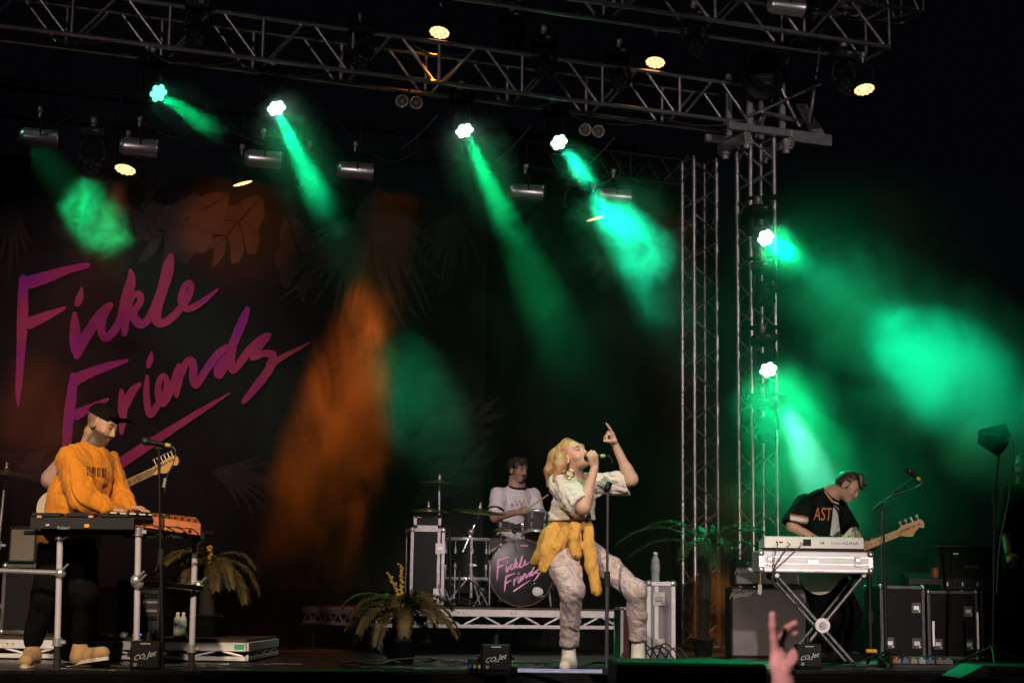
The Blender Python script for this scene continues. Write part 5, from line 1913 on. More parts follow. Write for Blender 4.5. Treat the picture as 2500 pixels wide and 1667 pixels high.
MB().ball(at(1337, 1208, 16.24), 0.009, 8, 6).build('tip', MATS['stick_wood'], stick, True)

# ---------------- stage hand at the side
sh = thing('person', 'stage hand in black with headset, standing by the antenna stand', 'person', at(2498, 1560, 15.6).xy.to_3d())
J = dict(neck=A(2502, 1180, 15.6), chest=A(2500, 1230, 15.6), pel=A(2498, 1380, 15.6), rs=A(2465, 1205, 15.5), re=A(2455, 1290, 15.45), rw=A(2462, 1350, 15.3), ls=A(2538, 1205, 15.7), le=A(2550, 1290, 15.7), lw=A(2540, 1350, 15.5),
         rh=A(2478, 1400, 15.6), rk=A(2476, 1490, 15.55), ra=A(2476, 1575, 15.6), lh=A(2518, 1400, 15.65), lk=A(2520, 1490, 15.6), la=A(2522, 1575, 15.65))
H = Head(A(2500, 1142, 15.6), (-0.55, -0.8, -0.15), (0, 0, 1), 1.0)
lo, hi = bounds(list(J.values()) + [H.p(0, 0, 0.12), A(2465, 1380, 15.2)], 0.15)
S = SDF(lo, hi, 0.008)
H.add(S)
S.cone(H.p(0, -0.03, -0.05), J['neck'], 0.055, 0.06, 0.03)
S.cone(J['neck'], J['chest'], 0.08, 0.13, 0.03, ((0, 1, 0), 1.7))
S.cone(J['chest'], J['pel'], 0.13, 0.12, 0.03, ((0, 1, 0), 1.7))
limb(S, [J['rs'], J['re'], J['rw']], [0.055, 0.046, 0.03])
limb(S, [J['ls'], J['le'], J['lw']], [0.055, 0.046, 0.03])
limb(S, [J['rh'], J['rk'], J['ra']], [0.085, 0.058, 0.038])
limb(S, [J['lh'], J['lk'], J['la']], [0.085, 0.058, 0.038])
hand(S, J['rw'], (0.0, -0.5, -0.8), (0.6, 0.5, 0), [(0.3, 0.35, 0.3)] * 4, 1, 1.0, 0.1)
hand(S, J['lw'], (0.0, -0.5, -0.8), (-0.6, 0.5, 0), [(0.3, 0.35, 0.3)] * 4, 1, 1.0, 0.1)
S.build('body', M_SKIN, sh, lambda V: H.tone(V, (0.42, 0.26, 0.19), (0.3, 0.14, 0.12), (0.05, 0.03, 0.02), None, 0, (0.12, 0.08, 0.06)))
S = SDF(lo, hi, 0.009)
S.chain([A(2500, 1228, 15.6), A(2498, 1395, 15.6)], [0.18, 0.185], 0.04, ((0, 1, 0), 1.4))
S.cone(J['rs'], J['ls'], 0.07, 0.07, 0.05)
S.chain([J['rs'], J['re']], [0.082, 0.085], 0.035)
S.chain([J['ls'], J['le']], [0.082, 0.085], 0.035)
S.warp(folds(0.008, 28, 97, 3))
S.build('shirt', cloth_mat('black_shirt', (0.004, 0.004, 0.0045), 0.3), sh)
S = SDF(lo, hi, 0.009)
S.cone(A(2498, 1375, 15.6), J['pel'], 0.15, 0.16, 0.04)
S.chain([J['rh'], J['rk'], J['ra']], [0.11, 0.085, 0.07], 0.04)
S.chain([J['lh'], J['lk'], J['la']], [0.11, 0.085, 0.07], 0.04)
S.build('trousers', M_TROU, sh)
S = SDF(H.c - 0.18, H.c + 0.18, 0.008)
S.ell(H.p(0, -0.02, 0.052), np.array((0.082, 0.098, 0.082)), H.R, 0.0)
S.ell(H.p(0, 0.1, -0.03), np.array((0.07, 0.075, 0.10)), H.R, 0.0, True)
S.build('hair', MATS.get('dark_hair'), sh)
mb = MB()
mb.tube([H.p(0.085, 0, 0.0), H.p(0.075, 0, 0.09), H.p(0, 0, 0.145), H.p(-0.075, 0, 0.09), H.p(-0.085, 0, 0)], 0.008, 6)
mb.ball(H.p(0.088, 0, 0.0), 0.035, 10, 7)
mb.build('headset', M_BLK, sh, True)

# ---------------- raised hand in the audience
rh = thing('person', 'raised pale bare hand of someone in the audience, fingers spread', 'person', at(1915, 1990, 4.8))
S = SDF(np.array(at(1800, 1900, 4.9)) - [0.06, 0.15, 0.05], np.array(at(2040, 1430, 4.7)) + [0.06, 0.15, 0.05], 0.0035)
w = A(1912, 1640, 4.8)
S.chain([A(1922, 1990, 4.85), A(1916, 1760, 4.82), w], [0.045, 0.040, 0.030], 0.02)
hd = vn(A(1898, 1560, 4.8) - w)
nrm = vn((0.5, -0.85, 0.1))
xx = np.cross(hd, nrm)
S.cone(w, A(1908, 1622, 4.80), 0.031, 0.036, 0.02, (nrm, 1.7))
S.cone(A(1900, 1620, 4.80), A(1897, 1590, 4.805), 0.024, 0.018, 0.014)
for pts, r in (
        ([A(1894, 1596, 4.80), A(1890, 1556, 4.785), A(1887, 1525, 4.77), A(1886, 1499, 4.76)], 0.0112),
        ([A(1904, 1596, 4.825), A(1909, 1556, 4.85), A(1923, 1533, 4.84), A(1941, 1520, 4.81)], 0.0104),
        ([A(1910, 1600, 4.845), A(1917, 1568, 4.88), A(1930, 1552, 4.87), A(1943, 1544, 4.84)], 0.0098),
        ([A(1915, 1608, 4.86), A(1922, 1588, 4.90), A(1930, 1576, 4.90), A(1938, 1570, 4.88)], 0.0088),
        ([A(1922, 1636, 4.78), A(1935, 1604, 4.755), A(1944, 1576, 4.735), A(1950, 1553, 4.72)], 0.0125)):
    S.chain(pts, [r * 1.15, r * 1.02, r * 0.95, r * 0.78], 0.006)
S.build('hand', M_SKIN, rh, lambda V: np.tile(np.array((0.66, 0.42, 0.38)), (len(V), 1)))

# ------------------------------------------------------------------ risers
M_DECKTOP = mat('riser_ply', (0.05, 0.03, 0.022), 0.7, 0, 0.3, 12, 0.1, 60)
M_GTAPE = mat('green_tape', (0.03, 0.42, 0.20), 0.5)


M_RAIL = mat('riser_rail', (0.74, 0.71, 0.72), 0.4, 0.35, 0.1, 12)


def riser(label, p0, d, L, side, depth, ztop, zrail, label_tapes=(), legs=True):
    """lattice-edged stage riser; p0: near corner on the floor"""
    t = thing('riser', label, 'riser', p0)
    P = Vector((p0.x, p0.y, 0))
    yaw = math.atan2(d.y, d.x)
    R = rotz(yaw)
    MB().box(P + d * (L / 2) + side * (depth / 2) + ZZ * (ztop - 0.011), (L - 0.004, depth - 0.004, 0.018), R, 0.002).build('deck', M_DECKTOP, t, True)
    hrail = 0.062
    for (a, b, ln, dd) in ((P, d, L, 0.0), (P + side * 0.02, side, depth, 0.0), (P + d * (L - 0.0) + side * 0.02, side, depth, 0.0), (P + side * depth, d, L, 0.0)):
        Rr = rotz(math.atan2(b.y, b.x))
        MB().box(a + b * (ln / 2) + ZZ * (ztop - 0.022 - hrail / 2), (ln, 0.03, hrail), Rr, 0.004).build('top_rail', M_RAIL, t, True)
        MB().box(a + b * (ln / 2) + ZZ * zrail, (ln, 0.028, 0.032), Rr, 0.004).build('bottom_rail', M_RAIL, t, True)
        zt, zb2 = ztop - 0.022 - hrail, zrail + 0.016
        hgt = zt - zb2
        if hgt > 0.02:
            n = max(2, int(ln / max(0.34, hgt * 2.6)))
            for i in range(n):
                s0, sm, s1 = i / n, (i + 0.5) / n, (i + 1) / n
                e = 0.025
                MB().cyl(a + b * (ln * s0 + e) + ZZ * zb2, a + b * (ln * sm - e) + ZZ * zt, 0.010, n=6).build('brace', M_RAIL, t, True)
                MB().cyl(a + b * (ln * sm + e) + ZZ * zt, a + b * (ln * s1 - e) + ZZ * zb2, 0.010, n=6).build('brace', M_RAIL, t, True)
    for s in (0.03, 0.5, 0.97):
        for q in (0.05, 0.95):
            c = P + d * (L * s) + side * (depth * q)
            if zrail > 0.05:
                MB().cyl(c + ZZ * 0.0, c + ZZ * zrail, 0.024, n=10).build('leg', M_BLK, t, True)
    for s in label_tapes:
        MB().box(P + d * (L * s) - side * 0.0165 + ZZ * (ztop - 0.022 - hrail / 2), (0.07, 0.003, 0.035), R, 0.0005).build('tape', M_GTAPE, t, True)
    for i in range(int(L / 0.5)):
        q = P + d * (0.25 + i * 0.5) - side * 0.016 + ZZ * (ztop - 0.05)
        MB().cyl(q - d * 0.02, q - d * 0.02 - side * 0.004, 0.005, n=8).build('bolt', M_BLK, t, True)
        MB().cyl(q + d * 0.02, q + d * 0.02 - side * 0.004, 0.005, n=8).build('bolt', M_BLK, t, True)
    return t


rl = Vector((at(-60, 1560, 12.2).x, 12.2, 0))
lr_end = at(602, 1567, 12.2).x
riser('low silver-edged riser behind the keyboard player, with green tape tags', rl, Vector((1, 0, 0)), lr_end - rl.x, Vector((0, 1, 0)), 1.6, 0.16, 0.026, (0.53, 0.975), False)
RF0 = at(925, 1480, 15.1)
rp = Vector((RF0.x, RF0.y, 0))
RL = (onplane(1512, 1490, rp, SV) - rp).dot(SU)
ZD = 0.405
riser('drum riser with silver zigzag lattice edge', rp, SU, RL, SV, 2.5, ZD, 0.235)


def rs(s, t, z=0.0):
    return rp + SU * s + SV * t + ZZ * (ZD + z)


def on_riser(px, py, t):
    return onplane(px, py, rp + SV * t, SV)


# ------------------------------------------------------------------ flight cases
def flight_case(name, label, c, size, yaw, panel=M_CASEPLY, edge=M_ALU, latches=((0.5, 0.75), (0.5, 0.2)), split=None, ball=True, group=None):
    """c: centre of the base; size (w, d, h)"""
    w, d, h = size
    t = thing(name, label, 'flight case', c, yaw, group)
    MB().box((0, 0, h / 2), (w - 0.012, d - 0.012, h - 0.012), None, 0.003).build('panel', panel, t)
    e = min(0.03, w * 0.16)
    for sx in (-1, 1):
        for sy in (-1, 1):
            MB().box((sx * (w / 2 - e / 2), sy * (d / 2 - e / 2), h / 2), (e, e, h - 2 * e - 0.002), None, 0.003).build('edge_strip', edge, t)
    for sz in (0, 1):
        z = e / 2 if sz == 0 else h - e / 2
        for s in (-1, 1):
            MB().box((0, s * (d / 2 - e / 2), z), (w - 2 * e - 0.002, e, e), None, 0.003).build('edge_strip', edge, t)
            MB().box((s * (w / 2 - e / 2), 0, z), (e, d - 2 * e - 0.002, e), None, 0.003).build('edge_strip', edge, t)
            for s2 in (-1, 1):
                if ball:
                    MB().ball((s * (w / 2 - e / 2), s2 * (d / 2 - e / 2), z), e * 0.85, 10, 7).build('corner', M_CHROMED if edge is not M_WHITE else edge, t)
    if split is not None:
        MB().box((split * w, -d / 2 + 0.001, h / 2), (0.028, 0.008, h - 2 * e - 0.004), None, 0.002).build('split_strip', edge, t)
    for (lx, lz) in latches:
        x = (lx - 0.5) * w
        q = MB()
        q.box((x, -d / 2 - 0.002, lz * h), (0.085, 0.008, 0.095), None, 0.004)
        la = q.build('latch', edge if edge is MATS.get('grimy_edge') else M_ALUD, t)
        MB().box((x, -d / 2 - 0.008, lz * h), (0.05, 0.008, 0.035), None, 0.003).build('latch_handle', M_CHROMED, la)
        MB().cyl((x + 0.025, -d / 2 - 0.006, lz * h - 0.03), (x + 0.025, -d / 2 - 0.012, lz * h - 0.03), 0.008, n=8).build('rivet', M_CHROMED, la)
    return t


cA = on_riser(1035, 1478, 0.45)
cA.z = ZD
flight_case('flight_case', 'tall black flight case with worn silver edges standing on the drum riser', cA, (0.31, 0.45, 0.69), YAW * 0.4, M_CASEPLY, mat('worn_silver_edge', (0.40, 0.37, 0.38), 0.5, 0.5, 0.3, 25, 0.08, 80), ((0.86, 0.74), (0.82, 0.16)), 0.32)
cB = cA + ZZ * 0.69 + Vector((0.01, -0.02, 0.02))
flight_case('flight_case', 'small silver-edged case lying on top of the tall black one', cB - ZZ * 0.02, (0.25, 0.3, 0.125), 0.1, M_CASEPLY, MATS['worn_silver_edge'], (), None, False)
M_GREYLAM = mat('grey_laminate', (0.20, 0.18, 0.21), 0.65, 0, 0.3, 90, 0.1, 200)
cC = at(1607, 1600, 12.4)
flight_case('flight_case', 'upright grey case with white metal edges under the water bottle', (cC.x, cC.y, 0.0), (0.205, 0.3, 0.60), 0.05, M_GREYLAM, mat('bright_edge', (0.72, 0.70, 0.74), 0.4, 0.3, 0.1, 20), ((0.42, 0.80), (0.42, 0.26)), -0.16)
cD = at(1528, 1600, 12.75)
flight_case('flight_case', 'dark red case with pale edge standing behind the singer leg', (cD.x, cD.y, 0.0), (0.13, 0.3, 0.42), 0.1, mat('dark_red_laminate', (0.10, 0.012, 0.012), 0.6), MATS['bright_edge'], (), None, False)
for (px0, px1, ptop, Yc, lab) in ((2147, 2258, 1428, 15.4, 'dark flight case beside the microphone boom stand'), (2262, 2388, 1440, 15.6, 'dark rack case with silver posts under the mixing desk'), (2392, 2530, 1440, 15.8, 'dark flight case behind the antenna stand')):
    a, b = at(px0, 1560, Yc), at(px1, 1560, Yc)
    top = at(px0, ptop, Yc).z
    flight_case('flight_case', lab, ((a.x + b.x) / 2, Yc + 0.3, 0.0), (b.x - a.x, 0.6, top), 0.03, M_CASEPLY, mat('grimy_edge', (0.09, 0.09, 0.09), 0.5, 0.6, 0.5, 14), ((0.2, 0.22), (0.8, 0.22), (0.8, 0.7)), None)
for k, (px, z0, z1) in enumerate(((2278, 0.12, 0.34), (2386, 0.1, 0.42))):
    q = at(px, 1500, 15.26)
    tag(MB().box((q.x, 15.26, (z0 + z1) / 2), (0.022, 0.012, z1 - z0), None, 0.003).build('rack_post', M_ALU), ('bright metal post fixed on the rack case below the desk', 'bright metal post between the rack case and the next case')[k], 'rack post')


# water bottles
def bottle(p, h, label, group=None):
    t = thing('water_bottle', label, 'bottle', p, 0, group)
    k = h / 0.21
    pr = [(0.0, 0.0), (0.028, 0.0), (0.031, 0.006)]
    for i in range(9):
        z = 0.015 + i * 0.014
        pr += [(0.031, z), (0.0285, z + 0.007)]
    pr += [(0.031, 0.142), (0.030, 0.152), (0.022, 0.170), (0.0125, 0.184), (0.0125, 0.190)]
    m = mat('clear_plastic', (0.88, 0.95, 0.92), 0.10, 0, 0.03, 20, trans=0.45)
    m.node_tree.nodes['Principled BSDF'].inputs['IOR'].default_value = 1.25
    MB().lathe([(r * k, z * k) for r, z in pr], (0, 0, 0), (0, 0, 1), 20).build('shell', m, t)
    MB().lathe([(0.0315 * k, 0.075 * k), (0.0325 * k, 0.078 * k), (0.0325 * k, 0.118 * k), (0.0315 * k, 0.12 * k)], (0, 0, 0), (0, 0, 1), 20).build('label_band', mat('bottle_label', (0.45, 0.55, 0.52), 0.5, 0, 0.4, 60), t)
    MB().lathe([(0.0145 * k, 0.188 * k), (0.015 * k, 0.190 * k), (0.015 * k, 0.206 * k), (0.0135 * k, 0.210 * k), (0.0, 0.210 * k)], (0, 0, 0), (0, 0, 1), 14).build('cap', M_WHITE, t)


bp0 = at(1601, 1405, 12.36)
bottle((bp0.x, 12.4, 0.60), 0.21, 'water bottle standing on the upright grey case')
for px, lab in ((432, 'water bottle on the low riser, half behind its twin'), (446, 'water bottle on the low riser nearest the chrome rack leg')):
    q = at(px, 1550, 12.36)
    bottle((q.x, 12.36, 0.16), 0.18, lab)


# ------------------------------------------------------------------ drum kit
M_DRUMBK = mat('black_drum_wrap', (0.008, 0.008, 0.009), 0.18, 0, 0.3, 14, coat=0.4)
M_HEADB = mat('black_drum_head', (0.007, 0.007, 0.0075), 0.4, 0, 0.5, 14, 0.1, 30)
bd = thing('bass_drum', 'black bass drum with pink band lettering on its front head', 'drum', on_riser(1268, 1478, 0.75))
bc = on_riser(1270, 1398, 0.55)
bR = bc.z - ZD - 0.004
bn = Vector((0.20, -1, 0)).normalized()
MB().lathe([(bR * 0.95, 0.05), (bR * 0.955, -0.36)], bc, bn, 48).build('shell', M_DRUMBK, bd, True)
hd = MB().lathe([(bR * 0.955, 0.052), (bR * 0.93, 0.056), (0.0, 0.057)], bc, bn, 48).build('front_head', M_HEADB, bd, True)
for z in (0.035, -0.36):
    MB().lathe([(bR * 0.96, z - 0.002), (bR, z), (bR, z + 0.032), (bR * 0.955, z + 0.034)], bc, bn, 48).build('hoop', mat('hoop_wood', (0.10, 0.075, 0.05), 0.3, 0, 0.2, 20), bd, True)
bx = Vector((-bn.y, bn.x, 0)).normalized()
if bx.x < 0:
    bx = -bx
for k in range(10):
    a = 2 * math.pi * (k + 0.5) / 10
    q = bc + bx * (math.cos(a) * bR * 1.0) + ZZ * (math.sin(a) * bR * 1.0)
    MB().box(q - bn * 0.005, (0.03, 0.06, 0.026), Matrix.Rotation(0, 3, 'Y'), 0.006).build('claw', M_CHROME, bd, True)
    MB().cyl(q + bn * 0.03, q - bn * 0.14, 0.006, n=6).build('tension_rod', M_CHROME, bd, True)
for sg, px in ((-1, 1157), (1, 1345)):
    f = on_riser(px, 1476, 0.40)
    f.z = ZD + 0.012
    MB().cyl(bc + bx * (sg * bR * 0.93) - ZZ * bR * 0.3 - bn * 0.1, f, 0.010, 0.008, 8).build('spur', M_CHROME, bd, True)
MB().lathe([(0.066, 0.060), (0.072, 0.063), (0.076, 0.060)], bc + bx * 0.15 - ZZ * 0.16, bn, 28).build('port_ring', M_BLKG, bd, True)
MB().ball(bc + bx * 0.15 - ZZ * 0.17 + bn * 0.058, (0.058, 0.012, 0.042), 16, 8).build('pillow', mat('pillow_cotton', (0.55, 0.54, 0.55), 0.9), bd, True)
M_PINKD = mat('pink_decal', (0.70, 0.30, 0.55), 0.5, 0, 0.1, 9)
sc_ = 0.000242
Fp = onplane(1214, 1363, bc + bn * 0.058, bn)


def drum_map(x, y, d):
    return Fp + bx * ((x - 115) * sc_) - ZZ * ((y - 320) * sc_ * 1.02) + bn * (0.002 + (d - 0.02) * 0.12)


for k, (ch, st) in enumerate(STROKES):
    ribbon(st, drum_map, k, 0.02, 0.0004).build('letter_stroke', M_PINKD, bd, True)
for k in range(4):
    MB().box(bc + bn * 0.0595 + bx * (-0.005 + k * 0.018) + ZZ * bR * 0.80, (0.013, 0.002, 0.016), cols(bx, bn, ZZ), 0.0004).build('badge_mark', M_PINKD, bd, True)


def drum(name, label, c, axis, r, h, wrap, heads, lugs=6, legs=None, parent_loc=None):
    t = thing(name, label, 'drum', parent_loc or c)
    axis = Vector(axis).normalized()
    MB().lathe([(r * 0.97, -h / 2), (r * 0.97, h / 2)], c, axis, 36).build('shell', wrap, t, True)
    for s in (-1, 1):
        MB().lathe([(r * 0.97, s * (h / 2 + 0.004)), (r * 0.9, s * (h / 2 + 0.005)), (0, s * (h / 2 + 0.006))], c, axis, 36).build('drum_head', heads[0] if s > 0 else heads[1], t, True)
        MB().lathe([(r * 0.98, s * (h / 2) - 0.016), (r * 1.03, s * (h / 2) - 0.014), (r * 1.03, s * (h / 2) + 0.014), (r * 0.98, s * (h / 2) + 0.016)], c, axis, 36).build('rim', M_CHROME, t, True)
    x, y, z = frame(axis)
    for k in range(lugs):
        a = 2 * math.pi * (k + 0.3) / lugs
        q = c + (x * math.cos(a) + y * math.sin(a)) * (r * 1.0)
        for s in (-1, 1):
            MB().cyl(q + z * (s * h * 0.25), q + z * (s * h * 0.49), 0.0045, n=6).build('tension_rod', M_CHROMED, t, True)
        for s in (-1, 1):
            MB().cyl(q + z * (s * h * 0.2 - 0.022), q + z * (s * h * 0.2 + 0.022), 0.011, n=8).build('lug', M_CHROME, t, True)
    if legs:
        for a in legs:
            q = c + (x * math.cos(a) + y * math.sin(a)) * (r * 1.07)
            MB().cyl(Vector((q.x, q.y, ZD + 0.01)), Vector((q.x, q.y, c.z - h * 0.1)), 0.006, n=8).build('leg', M_CHROMED, t, True)
            MB().ball((q.x, q.y, ZD + 0.012), 0.016, 8, 6).build('rubber_foot', M_RUBBER, t, True)
    return t


M_TOMCH = mat('chrome_wrap', (0.30, 0.28, 0.31), 0.14, 0.85, 0.35, 22)
M_AMBHEAD = mat('clear_amber_head', (0.45, 0.20, 0.07), 0.35, 0, 0.15, 20)
M_WHEAD = mat('coated_head', (0.6, 0.58, 0.56), 0.6)
fc = on_riser(1141, 1365, 0.62)
drum('floor_tom', 'black floor tom with chrome rims on three legs', fc, (0, 0, 1), 0.205, 0.36, M_DRUMBK, (M_WHEAD, M_WHEAD), 8, (2.2, 4.2, 6.0))
tcx = on_riser(1308, 1283, 0.70)
drum('rack_tom', 'chrome rack tom tilted toward the drummer, amber underside showing', tcx, (0.05, 0.42, 1), 0.125, 0.21, M_TOMCH, (M_WHEAD, M_AMBHEAD), 6)
ho = thing('tom_holder', 'chrome post holding the rack tom above the bass drum', 'drum hardware', bc + ZZ * bR)
MB().cyl(bc + ZZ * (bR - 0.03) + bx * 0.06 - bn * 0.14, Vector((tcx.x - 0.13, tcx.y + 0.01, tcx.z + 0.02)), 0.014, n=10).build('post', M_CHROME, ho, True)
MB().cyl(Vector((tcx.x - 0.14, tcx.y + 0.01, tcx.z + 0.01)), Vector((tcx.x - 0.08, tcx.y + 0.01, tcx.z + 0.01)), 0.02, n=10).build('clamp', M_CHROME, ho, True)
sn = on_riser(1262, 1292, 0.95)
drum('snare_drum', 'snare drum between the drummer knees', Vector((sn.x, sn.y, ZD + 0.55)), (0.05, 0.1, 1), 0.175, 0.14, M_TOMCH, (M_WHEAD, M_WHEAD), 8, None)
ss = thing('snare_stand', 'chrome tripod stand under the snare drum', 'stand', (sn.x, sn.y, ZD))
MB().cyl((sn.x, sn.y, ZD + 0.08), (sn.x, sn.y, ZD + 0.475), 0.012, n=8).build('post', M_CHROME, ss, True)
for k in range(3):
    a = k * 2.09 + 0.4
    MB().cyl((sn.x, sn.y, ZD + 0.2), (sn.x + 0.22 * math.cos(a), sn.y + 0.22 * math.sin(a), ZD + 0.01), 0.008, n=6).build('leg', M_CHROME, ss, True)
th = thing('drum_throne', 'round black drum stool under the drummer', 'stool', A(1250, 1470, 17.0))
tq = at(1250, 1338, 17.0)
MB().lathe([(0, 0.0), (0.17, 0.0), (0.18, 0.02), (0.18, 0.07), (0.165, 0.09), (0, 0.095)], (tq.x, tq.y, tq.z - 0.2), (0, 0, 1), 28).build('seat', M_BLK, th, True)
MB().cyl((tq.x, tq.y, ZD + 0.05), (tq.x, tq.y, tq.z - 0.2), 0.02, n=10).build('post', M_CHROME, th, True)
for k in range(3):
    a = k * 2.09
    MB().cyl((tq.x, tq.y, ZD + 0.22), (tq.x + 0.25 * math.cos(a), tq.y + 0.25 * math.sin(a), ZD + 0.01), 0.01, n=6).build('leg', M_CHROME, th, True)


def cymbal_stand(label, top, foot, r, tilt=(0.1, -0.12, 1), boom=None, cat='cymbal', cym=True, hats=False, zb=ZD, name='cymbal_stand'):
    top, foot = Vector(top), Vector((foot[0], foot[1], zb))
    t = thing(name, label, cat, foot)
    pole_top = boom if boom is not None else top - ZZ * 0.03
    pole_top = Vector(pole_top)
    ax = Vector(tilt).normalized()
    MB().cyl(foot + ZZ * 0.08, foot + (pole_top - foot) * 0.55, 0.0145, n=10).build('lower_tube', M_CHROME, t, True)
    MB().cyl(foot + (pole_top - foot) * 0.53, pole_top, 0.010, n=10).build('upper_tube', M_CHROME, t, True)
    MB().cyl(foot + (pole_top - foot) * 0.53, foot + (pole_top - foot) * 0.58, 0.022, n=10).build('collar', M_CHROME, t, True)
    MB().box(foot + (pole_top - foot) * 0.555 + Vector((0.035, 0, 0)), (0.04, 0.012, 0.02), None, 0.004).build('wing_nut', M_CHROME, t, True)
    if boom is not None:
        d = (top - pole_top).normalized()
        MB().cyl(pole_top - d * 0.2, top - ZZ * 0.02, 0.008, n=8).build('boom', M_CHROME, t, True)
        MB().ball(pole_top, 0.028, 10, 8).build('tilter', M_CHROMED, t, True)
    for k in range(3):
        a = k * 2.09 + 0.9
        f = foot + Vector((0.24 * math.cos(a), 0.24 * math.sin(a), 0.012))
        MB().cyl(foot + ZZ * 0.30, f, 0.008, n=6).build('leg', M_CHROME, t, True)
        MB().ball(f, 0.014, 8, 6).build('rubber_foot', M_RUBBER, t, True)
    if cym:
        for dz, sg in (((0.0, 1), (-0.035, -1)) if hats else ((0.0, 1),)):
            c = top + ax * dz
            MB().lathe([(0.0, sg * 0.018), (0.03, sg * 0.016), (0.05, sg * 0.004), (r * 0.6, -sg * 0.006), (r, -sg * 0.018), (r, -sg * 0.020), (r * 0.6, -sg * 0.009), (0.05, sg * 0.001), (0.0, sg * 0.014)], c, ax, 40).build('cymbal', M_BRONZE, t, True)
        MB().cyl(top - ax * 0.03, top + ax * 0.075, 0.004, n=6).build('rod', M_CHROME, t, True)
        MB().lathe([(0.0, 0.06), (0.022, 0.058), (0.008, 0.05), (0.012, 0.03), (0.02, 0.022), (0, 0.02)], top, ax, 10).build('wing_nut', M_CHROME, t, True)
    return t


cymbal_stand('high crash cymbal seen edge-on on a tall chrome stand', on_riser(1073, 1175, 0.75), on_riser(1070, 1478, 0.75), 0.215, (0.03, -0.02, 1))
cymbal_stand('tilted ride cymbal on a boom stand before the drummer', on_riser(1172, 1245, 0.40), on_riser(1150, 1478, 0.40), 0.25, (0.08, -0.13, 1), on_riser(1150, 1298, 0.40))
cymbal_stand('pair of hi-hat cymbals beside the tall flight case', on_riser(1046, 1243, 0.30), on_riser(1062, 1478, 0.30), 0.17, (0.02, -0.02, 1), hats=True)
qL = at(14, 1150, 12.9)
cymbal_stand('dark cymbal on a stand behind the guitarist', qL, (qL.x - 0.05, qL.y, 0), 0.27, (0.12, -0.05, 1), zb=0.16)
cymbal_stand('small splash cymbal half hidden by the drummer arm', on_riser(1222, 1292, 0.85), on_riser(1232, 1478, 0.85), 0.13, (-0.05, -0.08, 1))
fc2 = on_riser(1098, 1380, 1.0)
drum('floor_tom', 'second black floor tom standing farther back beside the tall case', fc2, (0, 0, 1), 0.19, 0.34, M_DRUMBK, (M_WHEAD, M_WHEAD), 8, (2.2, 4.2, 6.0))
for k, (fx, tx, ty, bx_, by_, tt, lab) in enumerate(((1120, 1122, 1395, 1178, 1440, 0.18, 'short black boom stand with a drum microphone before the floor tom'), (1100, 1098, 1290, 1135, 1312, 0.5, 'black boom stand with a drum microphone over the floor tom'), (1350, 1352, 1330, 1322, 1300, 0.9, 'black boom stand behind the singer, over the rack tom'))):
    fq = on_riser(fx, 1478, tt)
    fq.z = ZD
    st_ = thing('drum_microphone_stand', lab, 'microphone stand', fq)
    tq_ = on_riser(tx, ty, tt)
    bq_ = on_riser(bx_, by_, tt)
    MB().cyl(fq + ZZ * 0.03, tq_, 0.009, n=8).build('post', M_BLK, st_, True)
    MB().cyl(tq_ + (tq_ - bq_) * 0.3, bq_, 0.006, n=8).build('boom', M_BLK, st_, True)
    dd_ = (bq_ - tq_).normalized()
    MB().lathe([(0.0, 0.07), (0.018, 0.06), (0.02, 0.03), (0.012, -0.05), (0.0, -0.055)], bq_, dd_, 12).build('microphone', M_BLKG, st_, True)
    for j in range(3):
        aa = j * 2.09 + 0.2
        MB().cyl(fq + ZZ * 0.09, fq + Vector((0.18 * math.cos(aa), 0.18 * math.sin(aa), 0.012)), 0.007, n=6).build('leg', M_BLK, st_, True)
# drum microphone on short stand
dm = thing('drum_microphone', 'black drum microphone clipped beside the rack tom', 'microphone', on_riser(1258, 1300, 0.42))
q = on_riser(1256, 1296, 0.42)
MB().box(q, (0.05, 0.05, 0.045), None, 0.01).build('body', M_BLK, dm, True)
MB().cyl(q, q - ZZ * 0.16 + SU * 0.03, 0.006, n=6).build('arm', M_CHROMED, dm, True)


# ------------------------------------------------------------------ microphone stands
def mic_stand(label, foot, top, base='round', boom=None, clip=None, m=M_BLK):
    foot = Vector(foot)
    top = Vector(top)
    t = thing('microphone_stand', label, 'microphone stand', foot)
    mid = foot + (top - foot) * 0.52
    MB().cyl(foot + ZZ * 0.03, mid, 0.0125, n=10).build('lower_tube', m, t, True)
    MB().cyl(mid, top, 0.0085, n=10).build('upper_tube', m, t, True)
    MB().cyl(mid - ZZ * 0.05, mid + ZZ * 0.04, 0.018, n=10).build('clutch', M_RUBBER, t, True)
    if base == 'round':
        MB().lathe([(0, 0), (0.13, 0.0), (0.135, 0.012), (0.12, 0.025), (0.03, 0.035), (0, 0.035)], foot, (0, 0, 1), 32).build('base', m, t, True)
    else:
        for k in range(3):
            a = k * 2.09 + 0.5
            f = foot + Vector((0.28 * math.cos(a), 0.28 * math.sin(a), 0.015))
            MB().cyl(foot + ZZ * 0.12, f, 0.009, n=8).build('leg', m, t, True)
            MB().ball(f, 0.014, 8, 6).build('rubber_foot', M_RUBBER, t, True)
    if boom is not None:
        a, b = Vector(boom[0]), Vector(boom[1])
        MB().cyl(a, b, 0.0075, n=8).build('boom', m, t, True)
        MB().cyl(a, a + (b - a) * 0.22, 0.014, n=10).build('counterweight', M_BLK, t, True)
        MB().cyl(a + (b - a) * 0.5, a + (b - a) * 0.62, 0.011, n=10).build('boom_clutch', M_RUBBER, t, True)
        MB().ball(top, 0.022, 10, 8).build('joint', M_RUBBER, t, True)
    return t


